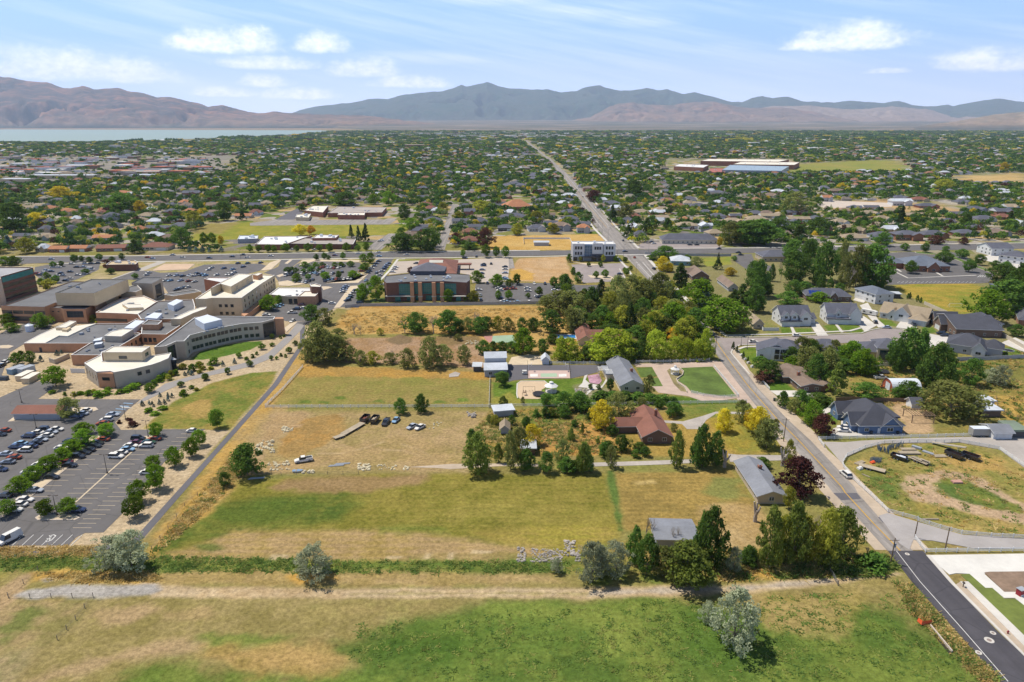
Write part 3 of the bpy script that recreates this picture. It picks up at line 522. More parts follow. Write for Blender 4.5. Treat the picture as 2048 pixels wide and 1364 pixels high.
# streets among the far houses
for pts,w in ((p_(880,500,900,440,910,408,940,408),8),(zz('O',(1860,540),(1885,480),(1890,410)),8),(zz('O',(920,970),(980,920),(1090,850)),14),(zz('Q',(680,610),(760,605),(900,600)),6),(zz('Q',(1290,690),(1380,720),(1490,750),(1500,800)),9),(zz('R',(0,955),(560,915),(800,935)),6),(zz('R',(600,905),(440,880),(330,800)),7),(p_(0,402,130,398,330,400,520,405),7),(p_(20,470,110,465,230,455,330,432),7),(p_(1300,372,1500,366,1650,362),8),(p_(1210,350,1400,346,1560,345),8),(p_(600,380,780,376,1000,374),8),(p_(1700,470,1800,462,1900,458,2060,455),7)):
    strip('road',pts,w,.1,A_OLD)
sheet('car_park',zz('O',(0,770),(200,745),(1100,745),(1040,780),(0,790)),.08,A_OLD); sheet('car_park',zz('O',(190,745),(310,680),(360,660),(400,690),(330,745)),.09,A_DARK); sheet('yard',zz('R',(460,620),(560,600),(1060,620),(1060,650),(860,650),(560,660)),.08,CONC2)
# ------------------------------------------------------------------ building kit
BRICK=mat('brick_orange','#cc9a76',.9,.10,2.,stain=.05); BRICK2=mat('brick_red','#a5705a',.9,.12,2.,stain=.05); BRICKD=mat('brick_dark','#7d5a4c',.9,.12,2.); STUC=mat('stucco_tan','#dcc6a2',.9,.05,1.,stain=.05); STUCG=mat('stucco_grey','#c9bca8',.9,.05,1.,stain=.05); STUCW=mat('stucco_white','#e8e6e2',.85,.04,1.,stain=.03)
R_GREY=mat('roof_membrane','#7b7a7a',.9,.10,.6,stain=.14); R_CREAM=mat('roof_cream','#ece4d2',.9,.05,.4,stain=.06); R_WHITE=mat('roof_white','#ece9e4',.85,.05,.4,stain=.08); METALW=mat('metal_white','#dfe4ea',.5,.04,1.); DARKM=mat('metal_dark','#4c4a4e',.6,.1,1.); GREYM=mat('metal_grey','#a9adb2',.5,.06,1.); TRIM=mat('trim_white','#e9e7e3',.6,.03,1.)
BLUEB=mat('metal_blue','#7fb2e6',.5,.05,1.)
def glassmat(key,col,rough=.08):
    m=mat(key,col,rough,.25,.25,spec=.6); return m
GL=glassmat('window_glass',(.025,.032,.038)); GLT=glassmat('teal_glass',(.012,.15,.15),.16); GLB=glassmat('blue_glass',(.06,.13,.2))
SH={k:mat('shingle_'+k,c,.92,.10,1.6,stain=.05,rnd=.08) for k,c in dict(gy='#63646e',dk='#505159',br='#8a7768',mr='#8b5f50',tan='#a3927a',orr='#b87f5c',wh='#c9cdd2',gn='#7d8a78',bl='#6d7480',lg='#888a90').items()}
WL={k:mat('siding_'+k,c,.85,.05,1.2,stain=.03,rnd=.05) for k,c in dict(white='#e4e3e0',grey='#b8b8ba',blue='#657b9c',tan='#cbb89a',brick='#a3745c',brown='#7d675a',teal='#7fa6ac',dark='#5c5a5a',cream='#ded2bb').items()}
def blk(root,name,pts,h,wall,roof,z0=0.,parapet=.5,rimm=None,world=False):
    P=[tuple(p[:2]) for p in pts] if world else [tuple(G(p[0],p[1],h)[:2]) for p in pts]
    if area(P)<0: P=P[::-1]
    b=MB(); n=len(P); O=root.location if root is not None else Vector((0,0,0))
    L=[(p[0]-O.x,p[1]-O.y) for p in P]
    for i in range(n):
        a,c=L[i],L[(i+1)%n]; b.poly([(a[0],a[1],z0),(c[0],c[1],z0),(c[0],c[1],h),(a[0],a[1],h)],0)
    if parapet:
        I=inset(L,.4)
        for i in range(n):
            j=(i+1)%n; b.poly([(*L[i],h),(*L[j],h),(*I[j],h),(*I[i],h)],2); b.poly([(*I[i],h),(*I[j],h),(*I[j],h-parapet),(*I[i],h-parapet)],0)
        b.poly([(*p,h-parapet) for p in I],1)
    else: b.poly([(*p,h) for p in L],1)
    o=b.build(name,[wall,roof,rimm or TRIM],root); o['P']=[c for p in P for c in p]; return o,P
WM={}
def winmesh(w,h,m,frame=None,nx_=1,nz_=1):
    k=(round(w,2),round(h,2),m.name,frame.name if frame else '',nx_,nz_)
    if k in WM: return WM[k]
    b=MB(); t=min(.08,w*.06); b.box(0,0,0,w,.10,h,0,0)
    if frame:
        for x in (-w/2+t/2,w/2-t/2): b.box(x,-.02,0,t,.12,h,0,1)
        for z in (0,h-t): b.box(0,-.03,z,w-2*t,.12,t,0,1)
        for i in range(1,nx_): b.box(-w/2+w*i/nx_,-.02,t,t*.8,.12,h-2*t,0,1)
        for i in range(1,nz_): b.box(0,-.035,h*i/nz_,w-2*t,.10,t*.8,0,1)
    WM[k]=b.mesh('window',[m,frame or m]); return WM[k]
def wins(part,P,i,n,w,z0,h,m=None,frame=None,u0=.0,u1=1.,nx_=1,nz_=1,name='window',root=None):
    # n windows along edge i of the plan P, from share u0 to u1 of its length
    a,b=Vector(P[i%len(P)]),Vector(P[(i+1)%len(P)]); d=b-a; ang=math.atan2(d.y,d.x); nrm=Vector((d.y,-d.x)).normalized()
    me_=winmesh(w,h,m or GL,frame,nx_,nz_); R0=part.parent.location if part.parent else part.location
    for k in range(n):
        t=u0+(u1-u0)*(k+.5)/n; p=a+d*t+nrm*.01
        obj(name,me_,part,(p.x-R0.x,p.y-R0.y,z0),ang)
def edge(P,*px,z=0.):                                  # index of the plan's edge whose middle shows nearest this pixel
    best=None
    for i in range(len(P)):
        m=(Vector(P[i])+Vector(P[(i+1)%len(P)]))/2; q=PX((m.x,m.y,z)); d=(q[0]-px[0])**2+(q[1]-px[1])**2
        if best is None or d<best[0]: best=(d,i)
    return best[1]
def roofbits(part,P,h,n,seed,root,sizes=(.6,1.6),m=None):
    r=random.Random(seed); c=sum((Vector(p) for p in P),Vector((0,0)))/len(P); R0=root.location
    for k in range(n):
        i=r.randrange(len(P)); q=c.lerp(Vector(P[i]).lerp(Vector(P[(i+1)%len(P)]),r.random()),r.uniform(.15,.75)); s=r.uniform(*sizes)
        b=MB(); b.box(0,0,0,s,s*r.uniform(.6,1.2),s*.6,0,0); b.box(0,0,s*.6+.002,s*.6,s*.5,.1,0,0)
        o=b.build('roof_vent',m or GREYM,part); o.location=(q.x-R0.x,q.y-R0.y,h)
# ------------------------------------------------------------------ the hospital
c0=G(300,720); HO=thing('hospital','sprawling tan and orange brick hospital of many flat roofed wings above the car park','hospital',(c0.x,c0.y,0))
def hb(name,k,pts,h,wall,roof,**kw): return blk(HO,name,zz(k,*pts),h,wall,roof,**kw)
w,P=hb('wing','A',((5,640),(430,652),(540,610),(900,600),(925,620),(1000,560),(1160,430),(890,405),(690,402),(70,625)),9.5,BRICK,R_GREY,rimm=DARKM)
i=edge(P,45,630,z=8); wins(w,P,i,3,9,1.2,2.6,GL); wins(w,P,i,4,6,5.2,1.9,GL); roofbits(w,P,9,5,1,HO)
w,P=hb('hall','A',((535,515),(915,518),(1245,381),(890,379)),16,STUC,R_GREY,z0=9.,rimm=DARKM)
i=edge(P,220,560,z=12); wins(w,P,i,3,5,12.5,2.,mat('louver','#9a8f84'),None,.15,.72); wins(w,P,i,3,5,4.0,1.4,GL,None,.15,.72); roofbits(w,P,15.6,4,2,HO)
w,P=hb('hall_base','A',((560,560),(905,600),(1245,440),(1000,420)),9.3,STUC,R_GREY,parapet=0)
w,P=hb('entrance_block','A',((430,656),(590,662),(615,672),(830,672),(925,622),(900,606),(545,612)),8,BRICK,R_GREY,rimm=DARKM)
i=edge(P,150,625,z=6); wins(w,P,i,1,9,3.2,3.6,GL,DARKM,.05,.95,5,2); i=edge(P,105,628,z=6); wins(w,P,i,3,1.2,5.6,.5,GL)
w,P=hb('wing','A',((930,705),(1220,714),(1340,722),(1530,598),(1400,540),(1190,565),(1060,625)),7,BRICK,R_CREAM); roofbits(w,P,6.6,5,3,HO); wins(w,P,edge(P,230,640,z=3),2,10,2.2,1.6,GL)
w,P=hb('penthouse','A',((1190,620),(1380,625),(1395,655),(1250,660)),8.2,STUC,R_CREAM,z0=6.4,parapet=.2)
w,P=hb('wing','A',((1340,722),(1372,770),(1700,768),(1890,720),(1900,640),(1880,575),(1535,594)),6.8,BRICK,R_GREY); roofbits(w,P,6.4,9,4,HO)
for q,h in ((((1630,620),(1690,640),(1782,590),(1720,575)),9.6),(((1410,755),(1530,765),(1580,715),(1500,706)),8.4)):
    w,P=hb('air_handler','A',q,h,METALW,METALW,z0=6.3,parapet=0)
w,P=hb('wing','A',((1175,500),(1320,505),(1380,480),(1330,430),(1200,470)),9,STUC,R_GREY); w,P=hb('wing','A',((1280,415),(1480,425),(1580,375),(1570,362),(1390,362)),10.5,STUCG,R_GREY,rimm=DARKM); wins(w,P,edge(P,318,580,z=6),1,8,.5,8,GL,DARKM,0,1,4,3)
w,P=hb('wing','A',((1600,530),(1690,545),(1780,530),(1960,500),(1900,480),(1620,520)),7.6,STUC,R_GREY)
w,P=hb('wing','A',((230,1005),(870,1005),(1000,992),(1235,900),(1385,880),(1410,790),(1330,765),(1240,812),(940,812),(750,835),(545,850),(390,918)),4.6,BRICK,R_GREY); roofbits(w,P,4.2,10,5,HO)
i=edge(P,110,695,z=2); wins(w,P,i,1,1.2,.05,2.4,DARKM,None,.2,.28,name='door')
w,P=hb('roof_terrace','A',((250,1001),(440,1001),(575,930),(660,935),(850,845),(930,816),(745,836),(560,850),(400,920)),4.62,R_CREAM,R_CREAM,z0=4.1,parapet=0)
w,P=hb('penthouse','A',((540,850),(640,852),(745,790),(680,785)),6.2,STUC,R_CREAM,z0=4.4,parapet=.2); w,P=hb('chimney_block','A',((600,870),(650,875),(690,850),(640,845)),5.8,STUC,STUC,z0=4.4,parapet=0)
w,P=hb('penthouse','A',((1015,932),(1182,938),(1297,868),(1195,864),(1080,890)),7.6,STUCG,R_CREAM,z0=4.3,parapet=.2)
w,P=hb('air_handler','A',((1210,855),(1300,862),(1412,787),(1320,780)),7.,METALW,METALW,z0=4.3,parapet=0)
w,P=hb('wing','A',((690,1118),(900,1120),(985,1118),(1000,1085),(1170,1032),(1375,912),(1340,900),(880,1000)),5,BRICK,R_GREY)
i=edge(P,160,712,z=2); wins(w,P,i,2,1.6,1.6,1.6,GL,None,.2,1.); i=edge(P,262,678,z=3); wins(w,P,i,5,1.3,1.4,2.,GL); roofbits(w,P,4.6,6,6,HO)
w,P=hb('wing','A',((1375,914),(1620,918),(1640,905),(1800,800),(1580,790),(1380,830)),5.4,BRICK,R_GREY); wins(w,P,edge(P,305,672,z=3),3,1.6,1.2,2.2,GL,None,.05,.6)
w,P=hb('wing','A',((1380,820),(1540,822),(1580,785),(1440,775)),8.,BRICK,R_GREY,z0=5.)
for q,h in ((((905,985),(985,975),(1000,945),(920,965)),6.),(((915,1020),(990,1010),(1005,990),(930,1000)),6.4)): hb('air_handler','A',q,h,GREYM,METALW,z0=4.4,parapet=0)
w,P=hb('wing','A',((820,1196),(936,1282),(1075,1275),(1112,1287),(1300,1255),(1480,1212),(1560,1185),(1640,1150),(1668,1096),(1460,1128),(1380,1180),(1000,1180),(990,1112)),7,STUCG,R_CREAM,parapet=.3)
wins(w,P,edge(P,212,758,z=4),3,1.7,3.6,1.6,GL,DARKM,.05,.85); wins(w,P,edge(P,285,742,z=4),2,1.7,3.6,1.6,GL,DARKM,.05,.95); wins(w,P,edge(P,180,745,z=3),4,1.1,2.6,2.4,GL); wins(w,P,edge(P,208,742,z=4),1,3.5,3.4,1.6,GL); wins(w,P,edge(P,320,725,z=4),2,1.2,3.2,2.,GL)
o,P2=hb('brick_bay','A',((940,1284),(1073,1277),(1108,1288),(1100,1300),(945,1296)),6.4,BRICK,BRICK,parapet=0); wins(o,P2,edge(P2,212,775,z=3),1,3.2,3.2,1.4,GL)
w,P=hb('upper_storey','A',((997,1092),(1380,1092),(1462,1036),(1100,1034)),11,STUC,R_CREAM,z0=6.6,parapet=.3); wins(w,P,edge(P,245,720,z=9),1,3.6,7.9,1.4,GL); wins(w,P,edge(P,292,710,z=9),1,3.,7.9,1.6,GL)
CW=zz('A',(1500,1042),(1610,1032),(1715,986),(1795,984))+p_(380,670,404.6,663.7,431,657.6,456,652,482.6,647.3,523.7,644.2,548,638,550,633,437,632,390,634)
w,P=blk(HO,'wing',CW,8.7,STUCG,R_GREY)
for px,n in (((375,690),1),((392,682),3),((418,676),3),((443,670),3),((469,665),3)):
    i=edge(P,px[0],px[1]-4,z=5)
    for z in (1.2,5.): wins(w,P,i,n,1.7,z,1.7,GL,None,.04,.96)
i=edge(P,503,658,z=5)
for z in (1.2,5.): wins(w,P,i,3,1.8,z,1.7,GL,None,.05,.85)
wins(w,P,edge(P,535,652,z=4),1,6.5,.3,7.4,GL,DARKM,.02,.98,4,4,name='glass_entrance'); wins(w,P,edge(P,341,700,z=4),1,5.,.3,7.4,GL,DARKM,.02,.98,3,4,name='glass_entrance'); roofbits(w,P,8.3,7,8,HO)
w,P=hb('brick_slab','B',((826,768),(912,766),(905,752),(832,752)),8.9,BRICK,BRICK,parapet=0)
w,P=hb('air_handler','B',((45,762),(135,815),(310,772),(170,725)),11.6,METALW,METALW,z0=8.2,parapet=0)
w,P=hb('canopy','A',((1600,1175),(1720,1165),(1690,1145),(1620,1150)),4.6,DARKM,GREYM,z0=3.9,parapet=0); w,P=hb('entrance','A',((1640,1185),(1715,1180),(1720,1150),(1650,1150)),3.9,GL,DARKM,parapet=0)
# tall block
w,P=hb('tower_wing','B',((48,572),(150,572),(215,562),(500,562),(700,420),(825,342),(700,336),(610,330),(300,415),(230,455)),11.5,STUC,R_CREAM)
i=edge(P,450,640,z=6)
for z in (1.6,6.): wins(w,P,i,3,1.7,z,1.7,GL,None,.15,.75)
for px in ((515,600),(540,575)):
    i=edge(P,px[0],px[1],z=6)
    for z in (1.3,4.6,7.8): wins(w,P,i,5,1.4,z,1.7,GL,None,.04,.96)
roofbits(w,P,11,4,9,HO)
w,P=hb('upper_storey','B',((200,468),(300,425),(398,452),(606,332),(470,327),(300,412)),15.5,STUC,R_CREAM,z0=11.,parapet=.3); wins(w,P,edge(P,480,565,z=13),2,3.,12.,1.8,GL)
w,P=hb('brick_block','B',((135,378),(300,410),(390,365),(180,362)),10,BRICK2,R_WHITE); w,P=hb('lift_house','B',((610,338),(660,345),(705,322),(665,318)),14,BRICK,R_CREAM,z0=11,parapet=.2)
w,P=hb('curved_screen','A',((1660,768),(1700,755),(1840,690),(1950,655),(2015,650),(2000,668),(1880,712),(1760,768)),8.6,STUC,R_CREAM,z0=0,parapet=.2)
w,P=hb('brick_base','B',((500,720),(530,742),(860,505),(850,470)),3.,BRICK,BRICK,parapet=0)
w,P=hb('wing','B',((770,528),(950,548),(1050,547),(1110,497),(1185,495),(1190,462),(860,461)),5,STUC,R_WHITE); wins(w,P,edge(P,575,600,z=2),2,2.2,.4,3.,GL); roofbits(w,P,4.6,5,10,HO)
w,P=hb('brick_block','B',((1048,548),(1218,547),(1268,496),(1112,496)),5.6,BRICK,R_CREAM); w,P=hb('stair_tower','B',((1165,428),(1180,452),(1268,456),(1278,438),(1212,419)),9.5,BRICKD,R_CREAM); w,P=hb('dark_entrance','B',((930,552),(985,550),(990,535),(925,540)),4.6,DARKM,DARKM,parapet=0)
# ------------------------------------------------------------------ the other large buildings
def big(name,label,cat,px): c=G(*px); return thing(name,label,cat,(c.x,c.y,0))
B1=big('office_building','brown brick office block with a teal glass top storey at the left edge','building',(30,590))
w,P=blk(B1,'block',zz('A',(-120,372),(0,357),(322,266),(310,262),(-120,262)),16,BRICKD,mat('roof_light','#a9a6a6'),parapet=.6)
i=edge(P,32,565,z=10); wins(w,P,i,1,(Vector(P[i])-Vector(P[(i+1)%len(P)])).length*.94,12.,3.3,GLT,DARKM,0,1,8,1,name='glass_band')
for z in (1.5,5.,8.5): wins(w,P,i,4,9.5,z,1.9,GL,DARKM,.05,.95,4,1)
w,P=blk(B1,'stair_slab',zz('A',(-60,410),(8,375),(8,357),(-60,362)),15.6,STUCG,STUCG,parapet=0)
B2=big('office_building','three storey red brick office with teal glass bays and a slate pyramid cap','building',(860,604))
w,P=blk(B2,'block',zz('E',(135,392),(158,418),(410,404),(728,400),(940,414),(974,388),(968,336),(705,322),(405,322),(150,350)),12,BRICKD,R_GREY,parapet=.3,rimm=mat('slate','#6f6e76'))
S_=lambda x0,x1,y:(x1-x0)/4.871/ppm(y)
Yf=min(P,key=lambda p:p[1])[1]
def face(x0,x1,z,h,m=GLT,nx_=4,nz_=4,name='glass_bay',dy=.0):    # glass on the front, between two columns of the photo
    a=G(*z1('E',x0,600)); b=G(*z1('E',x1,600)); cx=(a.x+b.x)/2
    fy=Yf
    for i in range(len(P)):
        p,q=P[i],P[(i+1)%len(P)]
        if min(p[0],q[0])<=cx<=max(p[0],q[0]) and abs(q[0]-p[0])>4:
            t=(cx-p[0])/(q[0]-p[0]); y=p[1]+(q[1]-p[1])*t; fy=min(fy,y) if fy!=Yf else y
    obj(name,winmesh((b.x-a.x),h,m,mat('mullion','#5f8a8c'),nx_,nz_),w,(cx-B2.location.x,fy-.15-dy-B2.location.y,z))
for x0,x1,n in ((195,402,9),(430,484,3),(508,612,5),(645,692,3),(728,930,9)): face(x0,x1,4.1,6.8,GLT,n,5)
for x0,x1,n in ((215,300,4),(330,405,4),(440,486,2),(540,612,4),(645,690,2),(838,910,4)): face(x0,x1,.2,3.,GLT,n,2)
for x in (418,496,628,708):
    a=G(*z1('E',x,600)); b=MB(); b.box(a.x-B2.location.x,Yf-.1-B2.location.y,0,2.2,1.2,12.4,0,0); b.box(a.x-B2.location.x,Yf-.1-B2.location.y,3.4,2.6,1.6,.4,0,1); b.build('pier',[BRICK,CONC],B2)
for x0,x1 in ((158,408),(728,938)):
    a=G(*z1('E',x0,600)); b_=G(*z1('E',x1,600)); b=MB(); b.box((a.x+b_.x)/2-B2.location.x,Yf+.3-B2.location.y,3.45,b_.x-a.x,1.4,.4,0,0); b.build('stone_course',CONC,B2)
b=MB(); a=G(*z1('E',560,338),12); L_=[(-11,-6),(11,-6),(11,8),(-11,8)]
for i in range(4): b.poly([(*L_[i],2.6),(*L_[(i+1)%4],2.6),(0,1,7.2)],0)
b.prism(L_,0,2.5,1); o=b.build('roof_cap',[mat('slate','#6f6e76'),mat('slate_dark','#55565e')],B2); o.location=(a.x-B2.location.x,a.y+6-B2.location.y,11.7)
roofbits(w,P,11.8,14,12,B2,(.8,1.6),METALW)
B3=big('clinic','low clinic under a broad red brown hip roof behind the glass fronted office','building',(870,560))
def hip(root,P,e,r,ov,ridge,m,wall,name='roof',soff=None):
    # P: four world corners (front-left, front-right, back-right, back-left); ridge = shares along the long axis
    O=root.location; c=sum((Vector(p[:2]) for p in P),Vector((0,0)))/4
    Q=[Vector(p[:2])+(Vector(p[:2])-c).normalized()*ov for p in P]; Q=[(q.x-O.x,q.y-O.y,e) for q in Q]
    A_,B_=(Vector(P[0][:2])+Vector(P[3][:2]))/2,(Vector(P[1][:2])+Vector(P[2][:2]))/2
    if ridge[2]=='y': A_,B_=(Vector(P[0][:2])+Vector(P[1][:2]))/2,(Vector(P[3][:2])+Vector(P[2][:2]))/2
    r0,r1=A_.lerp(B_,ridge[0]),A_.lerp(B_,ridge[1]); r0=(r0.x-O.x,r0.y-O.y,r); r1=(r1.x-O.x,r1.y-O.y,r)
    b=MB()
    if ridge[2]=='x': fs=[(Q[0],Q[1],r1,r0),(Q[1],Q[2],r1),(Q[2],Q[3],r0,r1),(Q[3],Q[0],r0)]
    else: fs=[(Q[0],Q[1],r0),(Q[1],Q[2],r1,r0),(Q[2],Q[3],r1),(Q[3],Q[0],r0,r1)]
    for f in fs: b.poly(f,0)
    b.poly(Q[::-1],1); return b.build(name,[m,soff or TRIM],root)
Pc=[tuple(G(*p,4)[:2]) for p in zz('E',(445,318),(835,322),(850,200),(495,192))]
w,P=blk(B3,'wall',Pc,4,BRICK,R_GREY,parapet=0,world=True); hip(B3,Pc,4.01,10,1.6,(.40,.62,'x'),SH['mr'],None); wins(w,P,0,8,2.2,1.2,1.8,GL)
a=Vector(G(*z1('E',905,285))); b=MB()
for x in (-5,5): b.box(x,0,0,.7,.7,3.6,0,0)
b.box(0,0,3.6,13,6,.8,0,1); o=b.build('entry_canopy',[BRICK,SH['mr']],B3); o.location=(a.x-B3.location.x,a.y-B3.location.y,0)
b=MB(); b.box(0,0,0,8,3,1.6,0,0); b.poly([(-5,-2,1.6),(5,-2,1.6),(5,0,3.2),(-5,0,3.2)],1); b.poly([(5,2,1.6),(-5,2,1.6),(-5,0,3.2),(5,0,3.2)],1); o=b.build('clerestory',[GL,R_CREAM],B3); cc=sum((Vector(p) for p in Pc),Vector((0,0)))/4; o.location=(cc.x-B3.location.x,cc.y-6-B3.location.y,6.6)
B4=big('office_building','white three storey office with blue glass by the street crossing','building',(1186,524))
fl,fr=G(*z1('F',122,205)),G(*z1('F',532,200)); wd=fr.x-fl.x; y0=fl.y
def b4(name,u0,u1,d0,d1,z0,z1_,m,r=R_WHITE,par=.5): return blk(B4,name,[(fl.x+u0*wd,y0+d0),(fl.x+u1*wd,y0+d0),(fl.x+u1*wd,y0+d1),(fl.x+u0*wd,y0+d1)],z1_,m,r,z0,par,world=True)
w,P=b4('block',0,1,1.2,17,0,13.2,mat('siding_grey','#b8b8ba')); wA,PA=b4('bay',0,.27,0,1.2,0,13.8,STUCW); wB,PB=b4('bay',.46,.70,-1.4,1.2,6,14.2,STUCW); wC,PC=b4('bay',.72,1.,-.2,1.2,0,13.6,STUCW); wD,PD=b4('glass_bay',.28,.455,.3,1.2,3,13.4,mat('panel_blue','#7a9cc0',.5)); wE,PE=b4('base',.44,.72,-.2,1.2,0,5.9,mat('block_grey','#77757a')); wF,PF=b4('base',.72,1.01,-.6,-.2,0,4.2,mat('block_grey','#77757a'),par=0)
for ww,pp in ((wA,PA),(wC,PC)):
    for z in (5,9.3): wins(ww,pp,0,3,1.5,z,2.4,GL,DARKM,.15,.85)
wins(wB,PB,0,3,1.5,9.3,2.4,GL,DARKM,.15,.85); wins(wD,PD,0,3,2.,3.4,9.,GLB,TRIM,0,1,2,4); wins(wE,PE,0,2,3.2,.4,4.2,GL,DARKM); wins(wA,PA,0,2,3,.3,3,GL,DARKM); w2,P2=b4('canopy',.15,.62,-3,-.2,3.5,3.9,DARKM,DARKM,0); roofbits(w,P,13,5,14,B4,(1.2,2.2),METALW)
def flat(name,label,cat,k,parts):
    c=G(*z1(k,*parts[0][0][0])); r=thing(name,label,cat,(c.x,c.y,0))
    for pts,h,wl,rf in parts: w,P=blk(r,'wing',zz(k,*pts),h,wl,rf); roofbits(w,P,h-.4,6,h,r,(1.2,2.4),METALW)
    return r,w,P
r,w,P=flat('school','long low brick school with white roof beside the cross street','school','O',[(((38,928),(260,930),(405,878),(465,865),(110,868)),5,BRICK2,R_WHITE),(((270,922),(770,928),(792,887),(470,882),(400,880)),4.6,BRICKD,mat('roof_tan','#b5aaa0',.9,.08,.5,stain=.1)),(((465,882),(640,880),(665,858),(500,856)),6.5,BRICK2,R_WHITE)])
r,w,P=flat('school','brick school with pale roofs behind the playing field','school','O',[(((405,675),(545,690),(585,640),(470,640)),6,BRICK2,R_CREAM),(((580,695),(985,690),(1020,650),(660,645)),5,BRICK2,mat('roof_tan','#b5aaa0')),(((655,708),(855,710),(860,690),(660,692)),5.2,BRICK2,R_CREAM),(((340,725),(440,728),(455,700),(350,705)),4,STUC,R_CREAM)])
r,w,P=flat('high_school','large far high school with red brick and white roofs','school','Q',[(((1300,345),(1520,355),(1560,335),(1340,328)),9,BRICK2,R_WHITE),(((1550,390),(1680,390),(1700,360),(1570,360)),7,mat('roof_red','#b06a5c'),mat('roof_red','#b06a5c')),(((1660,372),(2100,380),(2160,345),(1720,335)),10,GREYM,mat('roof_metal','#9fb0bd',.5)),(((1500,305),(2080,312),(2160,295),(1560,290)),12,BRICK2,R_CREAM),(((1740,330),(2200,335),(2240,315),(1800,312)),11,BRICK2,R_CREAM)])
r,w,P=flat('field_house','white ribbed metal hall beside the school field','building','N',[(((1775,890),(1925,885),(1930,862),(1790,862)),4,GREYM,METALW)])
r,w,P=flat('bank','small brick building with tan roof at the car park exit','building','A',[(((1030,240),(1320,235),(1345,215),(1310,195),(1080,205)),5,BRICKD,mat('roof_tan2','#c9b491'))])
